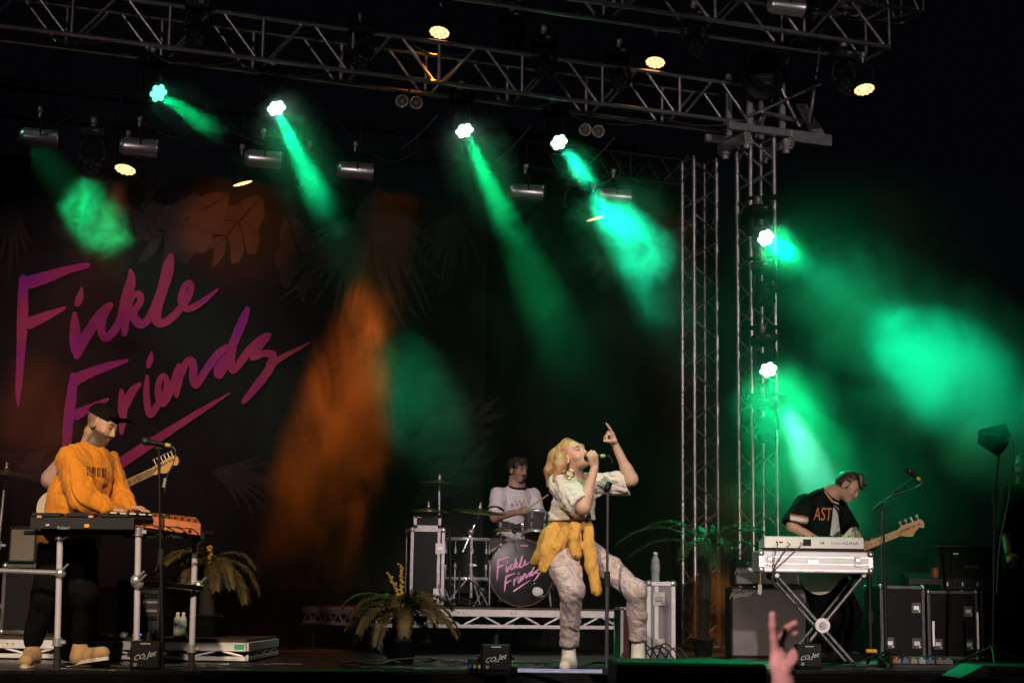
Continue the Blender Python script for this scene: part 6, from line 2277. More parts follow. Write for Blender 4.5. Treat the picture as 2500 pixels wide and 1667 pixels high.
f = onz(399, 1628, 0.0)
f = Vector((at(398, 1620, 10.25).x, 10.25, 0.0))
mtop = at(388, 1098, 10.25)
mic_stand('black microphone stand in front of the chrome keyboard rack', f, mtop)
m2 = thing('microphone', 'black vocal microphone on the stand beside the keyboard player', 'microphone', mtop)
microphone(m2, at(354, 1077, 10.25), at(416, 1088, 10.22), mat('yellow_ring', (0.5, 0.36, 0.06), 0.5))
MB().box(mtop + Vector((0.0, 0, 0.012)), (0.05, 0.03, 0.025), None, 0.006).build('clip', M_RUBBER, m2, True)
MB().tube([Vector(p) for p in spline([at(416, 1088, 10.22), at(428, 1100, 10.22), at(424, 1128, 10.22), at(409, 1160, 10.23), at(402, 1200, 10.235)], 6)], 0.0035, 5).build('lead', M_CABLE, m2, True)
tp = MB()
tp.box(at(402, 1178, 10.235), (0.018, 0.004, 0.055), Matrix.Rotation(0.15, 3, 'Y'), 0.001)
tag(tp.build('tape_flag', mat('grey_tape', (0.30, 0.28, 0.27), 0.7)), 'scrap of grey tape stuck on the stand before the keyboard rack', 'tape')
sp = Vector((at(1481, 1600, 11.0).x, 11.0, 0.0))
st = at(1484, 1196, 11.0)
mic_stand('straight grey microphone stand standing before the singer', sp, st, 'round', None, None, mat('grey_steel', (0.10, 0.09, 0.12), 0.4, 0.6))
ck = thing('microphone_clip', 'empty black microphone clip on top of the singer stand', 'clip', st)
MB().lathe([(0.016, -0.03), (0.02, -0.028), (0.02, 0.03), (0.016, 0.03), (0.014, 0)], st + ZZ * 0.02, (0.4, 0.3, 0.9), 12).build('holder', M_BLK, ck, True)
sb = Vector((at(2164, 1600, 13.1).x, 13.1, 0.0))
jt = at(2156, 1243, 13.1)
b1 = at(2226, 1168, 13.15)
mic_stand('black boom microphone stand beside the bass player', sb, jt, 'tripod', (at(2133, 1245, 13.08), b1))
m3 = thing('microphone', 'black vocal microphone at the end of the slanting boom', 'microphone', b1)
microphone(m3, at(2220, 1149, 13.15), at(2246, 1172, 13.1), mat('yellow_ring', (0.5, 0.36, 0.06), 0.5))
MB().tube([Vector(p) for p in spline([at(2246, 1172, 13.1), at(2250, 1178, 13.1), at(2230, 1192, 13.1), at(2190, 1205, 13.08), at(2160, 1225, 13.06), at(2152, 1300, 13.05), at(2153, 1500, 13.05), at(2150, 1596, 13.05)], 8)], 0.0035, 5).build('lead', M_CABLE, m3, True)
gs = thing('guitar_stand', 'black tripod stand with yellow hub behind the keyboard case', 'stand', (at(2126, 1600, 13.6).x, 13.6, 0))
gq = Vector((at(2126, 1600, 13.6).x, 13.6, 0))
MB().cyl(gq + ZZ * 0.09, at(2122, 1396, 13.6), 0.018, n=10).build('post', M_BLK, gs, True)
MB().cyl(at(2125, 1520, 13.6), at(2125, 1490, 13.6), 0.025, n=10).build('collar', M_RUBBER, gs, True)
MB().box(at(2127, 1588, 13.58), (0.085, 0.05, 0.03), None, 0.01).build('hub', mat('yellow_plastic', (0.65, 0.30, 0.02), 0.4), gs, True)
for dx, dy in ((-0.22, -0.12), (0.22, -0.1), (0.02, 0.22)):
    MB().cyl(gq + ZZ * 0.1, gq + Vector((dx, dy, 0.015)), 0.014, n=8).build('leg', M_BLK, gs, True)

# ------------------------------------------------------------------ left keyboard rack
kr = thing('keyboard_rack', 'chrome pipe keyboard rack with three legs and clamps', 'keyboard stand', (at(330, 1620, 10.5).x, 10.5, 0))
LEGS = [((147, 1302), (140, 1572), 10.45), ((338, 1292), (333, 1576), 10.4), ((477, 1312), (468, 1588), 10.75)]
for (a, b, yy) in LEGS:
    p, q = at(*a, yy), at(*b, yy)
    g = q + (q - p).normalized() * (q.z / max(0.2, (p - q).normalized().z))
    MB().cyl(p, q, 0.0185, n=16).build('leg', mat('polished_leg', (0.86, 0.82, 0.96), 0.2, 0.45, 0.04, 8), kr, True)
    MB().cyl(q, Vector((g.x, g.y, 0.0)), 0.021, n=12).build('rubber_tip', M_RUBBER, kr, True)
    for (s, rr) in ((0.02, 0.032), (0.98, 0.030)):
        c = p + (q - p) * s
        MB().cyl(c - ZZ * 0.025, c + ZZ * 0.025, rr, n=12).build('clamp', M_CHROME, kr, True)
        MB().box(c + Vector((0.035, -0.01, 0)), (0.035, 0.014, 0.022), None, 0.004).build('wing_nut', M_CHROME, kr, True)
for (a, b, ya, yb, r, m) in (((322, 1422), (492, 1434), 10.37, 10.72, 0.019, mat('gold_reflection_chrome', (0.62, 0.46, 0.30), 0.2, 1.0, 0.2, 14)), ((-40, 1391), (150, 1398), 10.5, 10.43, 0.016, M_CHROME), ((330, 1296), (520, 1304), 10.40, 10.72, 0.016, M_BLKG), ((60, 1300), (330, 1300), 10.5, 10.4, 0.014, M_BLK)):  # first bar: gold reflection put into the chrome's base colour
    MB().cyl(at(*a, ya), at(*b, yb), r, n=12).build('cross_bar', m, kr, True)
for (c, yy) in (((147, 1399), 10.44), ((337, 1424), 10.38), ((484, 1430), 10.72), ((332, 1416), 10.37)):
    q = at(*c, yy)
    MB().ball(q, (0.035, 0.03, 0.035), 12, 8).build('clamp', M_CHROME, kr, True)
    MB().cyl(q + Vector((0.02, -0.03, 0.02)), q + Vector((0.055, -0.04, 0.055)), 0.007, n=8).build('lever', M_CHROME, kr, True)


def slab(name, label, cat, corners_top, thick, mats, edge_bev=0.004):
    """box given by four world corners of its top, going round"""
    t = thing(name, label, cat, (Vector(corners_top[0]) + Vector(corners_top[2])) / 2 - ZZ * thick)
    c = [Vector(p) for p in corners_top]
    MB().prism([p - ZZ * thick for p in c], ZZ * thick).build('body', mats, t, True)
    return t


# black sampling pad
p = [at(75, 1262, 10.3), at(328, 1264, 10.3), at(322, 1256, 10.62), at(80, 1254, 10.62)]
sp_ = slab('sampling_pad', 'black sampling pad with small display beside the orange synthesizer', 'sampling pad', p, 0.066, M_BLK)
for (px, w) in ((96, 0.03), (222, 0.03)):
    q = at(px, 1261, 10.295)
    MB().box(q, (w, 0.012, 0.014), None, 0.004).build('orange_rim', mat('orange_trim', (0.75, 0.30, 0.05), 0.4), sp_, True)  # plain orange rim on the pad edge
q = at(150, 1277, 10.29)
MB().box(at(116, 1281, 10.292), (0.022, 0.004, 0.012), None, 0.002).build('socket', M_CHROME, sp_, True)
text_part('lettering', 'Roland', mat('grey_lettering', (0.35, 0.35, 0.36), 0.5), sp_, at(155, 1288, 10.292), R_FACE, 0.026)
MB().box(at(212, 1283, 10.292), (0.03, 0.004, 0.02), None, 0.002).build('badge', MATS['orange_trim'], sp_, True)
for k in range(3):
    for j in range(2):
        a = (k + 0.5) / 3
        bq = (j + 0.5) / 2
        c = (p[0] * (1 - a) + p[1] * a) * (1 - bq) + (p[3] * (1 - a) + p[2] * a) * bq
        MB().box(c + ZZ * 0.004, (0.17, 0.12, 0.012), None, 0.004).build('pad', M_RUBBER, sp_, True)
# orange synthesizer (long side to us) and its keys
M_OSYN = mat('orange_panel', (0.50, 0.13, 0.03), 0.45, 0, 0.2, 12, 0.05, 80)
p = [at(298, 1250, 10.42), at(490, 1278, 10.50), at(478, 1262, 10.95), at(300, 1244, 10.85)]
os_ = slab('synthesizer', 'orange synthesizer lying across the chrome rack', 'synthesizer', p, 0.070, M_OSYN)
MB().prism([Vector(p[0]) - ZZ * 0.058 + Vector((-0.03, 0.003, 0)), Vector(p[0]) + Vector((-0.03, 0.003, 0)), Vector(p[0]) + Vector((0.003, 0.0, 0)), Vector(p[0]) - ZZ * 0.058 + Vector((0.003, 0, 0))], Vector((0, 0.4, 0))).build('end_cheek', mat('dark_wood', (0.08, 0.03, 0.015), 0.5), os_, True)
for k in range(11):
    a = 0.06 + 0.085 * k
    c = p[0] * (1 - a) + p[1] * a + Vector((0, 0.05, 0.012))
    MB().cyl(c - ZZ * 0.012, c + ZZ * 0.010, 0.009, 0.007, 8).build('knob', M_BLK, os_, True)
MB().box(p[0] * 0.70 + p[1] * 0.30 - ZZ * 0.025 - Vector((0, 0.002, 0)), (0.10, 0.004, 0.016), rotz(0.16), 0.001).build('name_plate', mat('dark_plate', (0.10, 0.03, 0.015), 0.5), os_, True)
p = [at(262, 1256, 10.34), at(372, 1262, 10.40), at(372, 1250, 10.62), at(268, 1246, 10.56)]
kb = slab('mini_keyboard', 'thin black keyboard under the keyboard player hands', 'keyboard', p, 0.02, M_BLKG)
for k in range(14):
    a = (k + 0.5) / 14
    c = (p[0] * (1 - a) + p[1] * a) * 0.75 + (p[3] * (1 - a) + p[2] * a) * 0.25
    MB().box(c + ZZ * 0.004, (0.017, 0.10, 0.008), rotz(0.12), 0.001).build('key', M_WHITE if k % 3 else M_BLK, kb, True)
p = [at(300, 1300, 10.42), at(500, 1302, 10.56), at(490, 1296, 10.9), at(300, 1294, 10.8)]
kl = slab('lower_keyboard', 'black keyboard slung under the orange synthesizer', 'keyboard', p, 0.03, M_BLK)
for (px, py) in ((404, 1291), (448, 1294), (462, 1287)):
    MB().ball(at(px, py, 10.45), 0.011, 8, 6).build('knob', MATS['orange_trim'], kl, True)
# cables looping off the rack
for k in range(4):
    x = 350 + k * 26
    hang_cable([at(x, 1285, 10.40), at(x + 18, 1280 + 3 * k, 10.36), at(x + 45, 1293, 10.40), at(x + 70, 1310 + 4 * k, 10.5)], 'short black lead looping over the edge of the orange synthesizer', 0.004, M_CABLE, 'cable', 'leads on the keyboard rack')


# ------------------------------------------------------------------ electric guitar and bass
def guitar(name, label, P, Q, up, bodyc, neckm, bodym, pegs_up=True, n_peg=6, body_r=0.17, headlen=0.19, neck_w=0.024, frets=14, nrm=None, guard=None):
    """P: nut end of the neck (world), Q: neck/body joint; bodyc: body centre"""
    P, Q, bodyc = Vector(P), Vector(Q), Vector(bodyc)
    t = thing(name, label, 'guitar', bodyc)
    d = (P - Q).normalized()
    nr = Vector(nrm or (0, -1, 0))
    nr = (nr - d * nr.dot(d)).normalized()
    v = nr.cross(d).normalized()
    if v.z < 0:
        v = -v
    L = (P - Q).length
    R = cols(d, v, nr)
    MB().prism([Q - v * (neck_w + 0.005) , P - v * neck_w, P + v * neck_w, Q + v * (neck_w + 0.005)], -nr * 0.022).build('neck', neckm, t, True)
    fb = MB().prism([Q - v * (neck_w + 0.003) + nr * 0.0055, P - v * (neck_w - 0.001) + nr * 0.0055, P + v * (neck_w - 0.001) + nr * 0.0055, Q + v * (neck_w + 0.003) + nr * 0.0055], -nr * 0.005).build('fingerboard', neckm, t, True)
    for k in range(frets):
        s = 1 - 2 ** (-(k + 1) / 12.0)
        c = P + (Q - P) * min(1, s * 1.75) + nr * 0.006
        if s * 1.75 < 0.98:
            MB().box(c, (0.003, 2 * neck_w, 0.003), R, 0.0005).build('fret', M_CHROME, t, True)
            if k in (2, 4, 6, 8, 11):
                MB().disc(c + d * 0.014 + nr * 0.0012, nr, 0.004, 10).build('fret_dot', M_BLK, t, True)
    # headstock outline
    h = headlen
    up1 = v if pegs_up else -v
    out = [(-0.0, -neck_w), (0.02, -neck_w - 0.004), (0.055, -0.036), (0.085, -0.048), (0.115, -0.040), (h * 0.80, -0.020), (h * 0.90, -0.032), (h, -0.018), (h * 1.04, 0.008), (h * 0.99, 0.032), (h * 0.9, 0.042), (0.03, 0.030), (0.0, neck_w)]
    if n_peg == 4:
        out = [(0, -neck_w), (0.02, -neck_w - 0.012), (0.05, -0.054), (0.085, -0.064), (0.11, -0.042), (h * 0.8, -0.018), (h * 0.92, -0.036), (h, -0.022), (h * 1.03, 0.012), (h * 0.97, 0.036), (0.03, 0.044), (0.0, neck_w)]
    hs = MB().prism([P + d * a + up1 * b - nr * 0.004 for a, b in out], -nr * 0.016).build('headstock', neckm, t, True)
    for k in range(n_peg):
        a = 0.035 + (h - 0.06) * k / (n_peg - 1)
        c = P + d * a + up1 * (0.020 if n_peg == 6 else 0.006)
        MB().cyl(c - nr * 0.004, c + nr * 0.010, 0.006 if n_peg == 6 else 0.010, n=10).build('peg', M_CHROME, hs, True)
        MB().cyl(c + up1 * 0.018 - nr * 0.014, c + up1 * (0.045 if n_peg == 6 else 0.06) - nr * 0.014, 0.004, n=6).build('peg_shaft', M_CHROME, hs, True)
        MB().box(c + up1 * (0.05 if n_peg == 6 else 0.066) - nr * 0.014, (0.016 if n_peg == 6 else 0.024, 0.012 if n_peg == 6 else 0.02, 0.006), R, 0.002).build('peg_button', M_CHROME, hs, True)
    for k in range(n_peg):
        o = (k - (n_peg - 1) / 2) * (neck_w * 1.6 / n_peg)
        a = 0.035 + (h - 0.06) * k / (n_peg - 1)
        MB().tube([P + d * a + up1 * (0.018 if n_peg == 6 else 0.006) + nr * 0.007, P + v * o + nr * 0.010, Q + v * o * 1.3 + nr * 0.012, bodyc - d * 0.06 + v * o * 1.4 + nr * 0.016], 0.0013, 4).build('string', M_CHROME, t, True)
    # double-horn body outline
    o_ = []
    for (a, b) in ((0.16, 0.05), (0.26, 0.115), (0.275, 0.15), (0.235, 0.165), (0.16, 0.135), (0.06, 0.125), (-0.04, 0.165), (-0.13, 0.17), (-0.20, 0.12), (-0.225, 0.03), (-0.21, -0.09), (-0.15, -0.165), (-0.06, -0.175), (0.03, -0.13), (0.11, -0.125), (0.18, -0.15), (0.205, -0.125), (0.17, -0.06)):
        o_.append((a * body_r / 0.17, b * body_r / 0.17))
    q = spline([(a, b, 0) for a, b in o_] + [(o_[0][0], o_[0][1], 0)], 4)[:-1]
    body = MB().prism([bodyc + d * x[0] + v * x[1] for x in q], -nr * 0.042).build('body', bodym, t, True)
    pg = spline([(0.14, 0.045, 0), (0.17, 0.09, 0), (0.05, 0.075, 0), (-0.05, 0.03, 0), (-0.1, -0.08, 0), (-0.03, -0.13, 0), (0.05, -0.1, 0), (0.14, -0.06, 0), (0.14, 0.045, 0)], 4)[:-1]
    MB().prism([bodyc + d * x[0] + v * x[1] + nr * 0.003 for x in pg], -nr * 0.0025).build('pickguard', guard or M_BLK, t, True)
    for s in (0.08, 0.0):
        MB().box(bodyc + d * s + nr * 0.010, (0.03, 0.08, 0.014), R, 0.004).build('pickup', M_BLKG, t, True)
    MB().box(bodyc - d * 0.07 + nr * 0.008, (0.04, 0.08, 0.012), R, 0.003).build('bridge', M_CHROME, t, True)
    return t


M_MAPLE = mat('maple', (0.58, 0.34, 0.12), 0.35, 0, 0.12, 10, coat=0.2, stretch=(1, 1, 6))
guitar('electric_guitar', 'electric guitar with maple neck poking out past the orange sweatshirt', at(372, 1151, 11.30), at(236, 1215, 11.40), None, at(168, 1246, 11.42), M_MAPLE, mat('cream_guitar', (0.6, 0.52, 0.4), 0.25, coat=0.4))
M_MAPLE2 = mat('pale_maple', (0.62, 0.36, 0.16), 0.35, 0, 0.12, 10, coat=0.2)
guitar('bass_guitar', 'cream bass guitar with four-peg maple headstock', at(2196, 1300, 13.62), at(2072, 1350, 13.76), None, at(2022, 1376, 13.80), M_MAPLE2, mat('cream_bass', (0.66, 0.56, 0.42), 0.25, 0, 0.06, 8, coat=0.5), True, 4, 0.20, 0.20, 0.026, 14, None, mat('cream_guard', (0.60, 0.50, 0.38), 0.3))
mb = MB()
q = spline([at(2020, 1225, 13.94), at(2050, 1236, 13.93), at(2064, 1262, 13.92), at(2084, 1300, 13.90)], 8)
n = len(q)
mb.add([Vector(a) + Vector((-0.022, 0, 0)) for a in q] + [Vector(a) + Vector((0.022, -0.012, 0.0)) for a in q], [[i, i + 1, n + i + 1, n + i] for i in range(n - 1)], True)
o = mb.build('guitar_strap', M_BLKM)
so = o.modifiers.new('s', 'SOLIDIFY')
so.thickness = 0.004
tag(o, 'black strap over the bass player shoulder', 'guitar strap')

# ------------------------------------------------------------------ right keyboard on its case
M_CASESIL = mat('silver_case', (0.50, 0.48, 0.50), 0.45, 0.35, 0.18, 5, 0.05, 60, stretch=(0.4, 1, 4))
yk = 13.25
kx0, kx1 = at(1868, 1325, yk).x, at(2110, 1325, yk).x
zk0, zk1 = at(1990, 1342, yk).z, at(1990, 1311, yk).z
cx0, cx1 = at(1852, 1370, yk).x, at(2132, 1370, yk).x
cz0, cz1 = at(1990, 1398, yk).z, at(1990, 1345, yk).z
kc = thing('keyboard_case', 'battered silver case tray carrying the white keyboard on an x stand', 'flight case', ((cx0 + cx1) / 2, yk, cz0))
cw = cx1 - cx0
mid = (cx0 + cx1) / 2
MB().box((mid, yk + 0.18, (cz0 + cz1) / 2), (cw, 0.36, cz1 - cz0), None, 0.008).build('tray', M_CASESIL, kc, True)
for k, zf in enumerate((0.12, 0.40, 0.72)):
    MB().box((mid, yk - 0.0015, cz0 + (cz1 - cz0) * zf), (cw - 0.06, 0.006, 0.012), None, 0.002).build('rib', M_ALU, kc, True)
for x in (cx0 + 0.02, cx1 - 0.02):
    for z in (cz0 + 0.02, cz1 - 0.02):
        MB().ball((x, yk + 0.01, z), 0.03, 10, 8).build('corner', M_CHROMED, kc, True)
    MB().box((x, yk - 0.002, (cz0 + cz1) / 2), (0.035, 0.008, cz1 - cz0 - 0.05), None, 0.003).build('end_strip', M_CHROMED, kc, True)
for px in (1880, 2094):
    x = at(px, 1370, yk).x
    la = MB().box((x, yk - 0.004, (cz0 + cz1) / 2 + 0.005), (0.05, 0.01, 0.075), None, 0.004).build('latch', M_ALUD, kc, True)
    MB().box((x, yk - 0.011, (cz0 + cz1) / 2 + 0.018), (0.035, 0.008, 0.02), None, 0.003).build('latch_handle', M_CHROMED, la, True)
    MB().box((x, yk - 0.011, (cz0 + cz1) / 2 - 0.022), (0.04, 0.008, 0.012), None, 0.003).build('latch_handle', M_CHROMED, la, True)
x = at(1985, 1370, yk).x
MB().box((x, yk - 0.003, (cz0 + cz1) / 2), (0.08, 0.008, 0.03), None, 0.003).build('handle', M_CHROMED, kc, True)
M_LINER = mat('foam_liner', (0.015, 0.016, 0.016), 0.9)
MB().box(((kx0 + kx1) / 2, yk + 0.18, cz1 + 0.012), (kx1 - kx0 + 0.01, 0.33, 0.024), None, 0.003).build('liner', M_LINER, kc, True)
kz = cz1 + 0.024
kyb = thing('keyboard', 'white synthesizer with its rear panel toward the audience', 'keyboard', ((kx0 + kx1) / 2, yk, kz))
prof = [(0.03, kz), (0.03, kz + 0.078), (0.05, kz + 0.088), (0.34, kz + 0.055), (0.34, kz)]
MB().prism([Vector((kx0, yk + a, b)) for a, b in prof], Vector((kx1 - kx0, 0, 0))).build('body', M_WHITE, kyb, True)
M_GREYT = mat('dark_grey_lettering', (0.05, 0.05, 0.05), 0.5)
text_part('lettering', 'Roland', mat('light_grey_lettering', (0.30, 0.29, 0.28), 0.5), kyb, (at(2046, 1323, yk).x, yk + 0.029, kz + 0.040), R_FACE, 0.034)
text_part('lettering', 'GAIA', M_GREYT, kyb, (at(2080, 1323, yk).x, yk + 0.029, kz + 0.040), cols((1.45, 0, 0), (0, 0, 1), (0, -1, 0)), 0.034)
for (px, w, h, m) in ((1898, 0.012, 0.016, M_BLK), (1908, 0.03, 0.01, M_BLK), (1925, 0.014, 0.014, MATS['yellow_ring']), (1956, 0.014, 0.014, MATS['yellow_ring']), (1972, 0.06, 0.05, M_LINER), (2008, 0.03, 0.022, mat('pale_grey', (0.45, 0.45, 0.45), 0.5)), (2012, 0.012, 0.01, M_BLK)):
    MB().box((at(px, 1325, yk).x, yk + 0.0285 - (0.004 if px == 2012 else 0), kz + 0.042), (w, 0.006, h), None, 0.001).build('socket', m, kyb, True)
for k in range(9):
    MB().cyl((kx0 + 0.1 + k * 0.07, yk + 0.09, kz + 0.08), (kx0 + 0.1 + k * 0.07, yk + 0.09, kz + 0.10), 0.008, n=8).build('knob', M_BLK, kyb, True)
for (a, b) in ((1898, 1890), (1927, 1888), (1957, 1892)):
    hang_cable([at(a, 1327, yk + 0.0), at(a, 1330, yk - 0.05), at((a + b) / 2 - 4, 1365, yk - 0.05), at(b, 1392, yk - 0.03), at(b - 2, 1420, yk), at(1915, 1455, yk + 0.06), at(1965, 1490, yk + 0.1)], 'thin black lead hanging from the rear of the white synthesizer', 0.0045, M_CABLE, 'cable', 'leads on the white synthesizer')
xs = thing('keyboard_stand', 'black x-shaped stand with round hub under the silver case', 'keyboard stand', ((cx0 + cx1) / 2, yk + 0.1, 0))
M_TAPED = mat('scuffed_tube', (0.16, 0.16, 0.17), 0.4, 0.5, 0.6, 16)
hubp = at(2007, 1526, yk + 0.03)
for (a, b, yy) in (((1896, 1404), (2104, 1640), yk + 0.02), ((2108, 1404), (1922, 1632), yk + 0.06)):
    p, q = at(*a, yy), at(*b, yy)
    q = p + (q - p) * ((p.z - 0.02) / (p.z - q.z))
    MB().cyl(p, q, 0.013, n=10).build('tube', M_TAPED, xs, True)
    MB().cyl(p + Vector((0, -0.02, 0)), p + Vector((0, 0.34, 0)), 0.028, n=14).build('rest', M_RUBBER, xs, True)
    MB().cyl(p + Vector((0, -0.024, 0)), p + Vector((0, -0.021, 0)), 0.016, n=12).build('end_cap', M_ALUD, xs, True)
    MB().cyl(q + Vector((0, -0.1, 0)), q + Vector((0, 0.3, 0)), 0.018, n=10).build('foot_bar', M_RUBBER, xs, True)
    p2, q2 = p + Vector((0, 0.3, 0)), q + Vector((0, 0.3, 0))
    MB().cyl(p2, q2, 0.013, n=10).build('tube', M_TAPED, xs, True)
MB().cyl(hubp + Vector((0, -0.03, 0)), hubp + Vector((0, 0.03, 0)), 0.056, n=24).build('hub', M_ALUD, xs, True)
MB().cyl(hubp + Vector((0, -0.037, 0)), hubp + Vector((0, -0.03, 0)), 0.03, n=16).build('hub_cap', M_TAPED, xs, True)
lt = thing('luggage_tag', 'grey luggage tag dangling from the silver case corner', 'tag', at(1855, 1400, yk - 0.02))
MB().box(at(1855, 1438, yk - 0.02), (0.03, 0.004, 0.075), Matrix.Rotation(0.05, 3, 'Y'), 0.001).build('card', mat('tag_card', (0.30, 0.27, 0.25), 0.7), lt, True)
MB().tube([at(1856, 1398, yk - 0.02), at(1857, 1410, yk - 0.02), at(1855, 1427, yk - 0.02)], 0.003, 5).build('loop', mat('tan_cord', (0.35, 0.22, 0.1), 0.7), lt, True)


# ------------------------------------------------------------------ amplifiers
def grille_mat(name, col):
    m = mat(name, col, 0.8, 0, 0.3, 60, 0.5, 300)
    nt = m.node_tree
    b = nt.nodes['Principled BSDF']
    tc = [n for n in nt.nodes if n.type == 'TEX_COORD'][0]
    wv = nd(nt, 'ShaderNodeTexWave', i_Scale=55.0, i_Distortion=1.5, i_Detail=2.0)
    wv.bands_direction = 'X'
    nt.links.new(tc.outputs['Object'], wv.inputs['Vector'])
    w2 = nd(nt, 'ShaderNodeTexNoise', i_Scale=160.0, i_Detail=3.0)
    nt.links.new(tc.outputs['Object'], w2.inputs['Vector'])
    mx = nd(nt, 'ShaderNodeMath', operation='MULTIPLY')
    nt.links.new(wv.outputs['Fac'], mx.inputs[0])
    nt.links.new(w2.outputs['Fac'], mx.inputs[1])
    cr = nd(nt, 'ShaderNodeValToRGB')
    cr.color_ramp.elements[0].position = 0.1
    cr.color_ramp.elements[1].position = 0.6
    cr.color_ramp.elements[0].color = (*[c * 0.45 for c in col], 1)
    cr.color_ramp.elements[1].color = (*[c * 1.7 for c in col], 1)
    nt.links.new(mx.outputs[0], cr.inputs[0])
    nt.links.new(cr.outputs[0], b.inputs['Base Color'])
    return m


M_GRILLE = grille_mat('silver_grille_cloth', (0.23, 0.20, 0.205))
M_TOLEX = mat('black_tolex', (0.012, 0.012, 0.012), 0.6, 0, 0.3, 60, 0.3, 200)


def amp(name, label, x0, x1, z0, z1, Yf, depth, logo=None, panel=0.0, grille=M_GRILLE):
    t = thing(name, label, 'amplifier', ((x0 + x1) / 2, Yf, z0))
    w, h = x1 - x0, z1 - z0
    MB().box(((x0 + x1) / 2, Yf + depth / 2, (z0 + z1) / 2), (w, depth, h), None, 0.012).build('cabinet', M_TOLEX, t, True)
    gz0, gz1 = z0 + 0.02, z1 - 0.02 - panel
    MB().box(((x0 + x1) / 2, Yf - 0.001, (gz0 + gz1) / 2), (w - 0.04, 0.008, gz1 - gz0), None, 0.002).build('grille', grille, t, True)
    if panel > 0:
        pn = MB().box(((x0 + x1) / 2, Yf - 0.002, z1 - 0.012 - panel / 2), (w - 0.04, 0.008, panel - 0.008), None, 0.002).build('control_panel', M_BLKG, t, True)
        for k in range(9):
            x = x0 + w * (0.1 + 0.1 * k)
            MB().cyl((x, Yf - 0.005, z1 - 0.012 - panel / 2), (x, Yf - 0.024, z1 - 0.012 - panel / 2), 0.011, 0.009, 10).build('knob', M_ALUD if k % 2 else M_BLK, pn, True)
    if logo:
        lx, lz, ls = logo
        text_part('logo', 'Fender', mat('chrome_logo', (0.75, 0.75, 0.78), 0.3, 0.2), t, (lx, Yf - 0.008, lz), cols((0.98, 0, 0.16), (0.1, 0, 1), (0, -1, 0)), ls, 0.35, 0.003)
    for sx in (x0 + 0.012, x1 - 0.012):
        for sz in (z0 + 0.012, z1 - 0.012):
            MB().ball((sx, Yf + 0.012, sz), 0.02, 8, 6).build('corner', M_BLK, t, True)
    MB().box(((x0 + x1) / 2, Yf + depth / 2, z1 + 0.006), (0.16, 0.03, 0.012), None, 0.004).build('handle', M_RUBBER, t, True)
    return t


Ya = 15.3
ax0, ax1 = at(1784, 1520, Ya).x, at(1972, 1520, Ya).x
azt = at(1784, 1432, Ya).z
amp('speaker_cabinet', 'large grey-grilled speaker cabinet with chrome script logo', ax0, ax1, 0.0, azt, Ya, 0.4, (at(1808, 1451, Ya).x, at(1808, 1451, Ya).z, 0.075))
hx0 = at(1794, 1400, Ya).x
amp('guitar_amplifier', 'amplifier head with row of knobs on the large grilled cabinet', hx0, ax1 - 0.05, azt + 0.013, at(1800, 1363, Ya).z, Ya + 0.03, 0.3, (at(1817, 1392, Ya).x, at(1817, 1392, Ya).z, 0.062), 0.055)
Yl = 13.0
lx0, lx1 = at(20, 1330, Yl).x, at(90, 1330, Yl).x
amp('amplifier', 'grey-grilled guitar amplifier on a black case behind the guitarist', lx0, lx1, at(50, 1374, Yl).z, at(50, 1286, Yl).z, Yl, 0.28, None, 0.0, grille_mat('pale_grille', (0.22, 0.19, 0.17)))
zc = at(50, 1376, Yl).z
flight_case('flight_case', 'black case under the small grey-grilled amplifier', ((lx0 + lx1) / 2, Yl + 0.15, 0.16), (lx1 - lx0 + 0.05, 0.34, zc - 0.16), 0, M_CASEPLY, MATS['grimy_edge'], ())
# rack of dark units on the low riser
rx0, rx1 = at(285, 1480, 12.6).x, at(392, 1480, 12.6).x
rk = thing('equipment_rack', 'dark equipment rack with grey panels on the low riser', 'equipment rack', ((rx0 + rx1) / 2, 12.6, 0.16))
rzt = at(340, 1415, 12.6).z
MB().box(((rx0 + rx1) / 2, 12.8, (0.16 + rzt) / 2), (rx1 - rx0, 0.4, rzt - 0.16), None, 0.006).build('frame', M_BLK, rk, True)
for k, (py, hh, m) in enumerate(((1432, 0.03, M_BLKG), (1453, 0.035, M_BLKG), (1469, 0.02, mat('grey_panel', (0.16, 0.14, 0.14), 0.5)), (1490, 0.02, MATS['grey_panel']), (1508, 0.03, M_BLKG))):
    z = at(340, py, 12.6).z
    u = MB().box(((rx0 + rx1) / 2, 12.597, z), ((rx1 - rx0) * 0.86, 0.012, hh), None, 0.002).build('rack_unit', m, rk, True)
    for j in range(4):
        MB().cyl((rx0 + 0.06 + j * 0.05, 12.592, z), (rx0 + 0.06 + j * 0.05, 12.584, z), 0.006, n=8).build('knob', M_BLK, u, True)
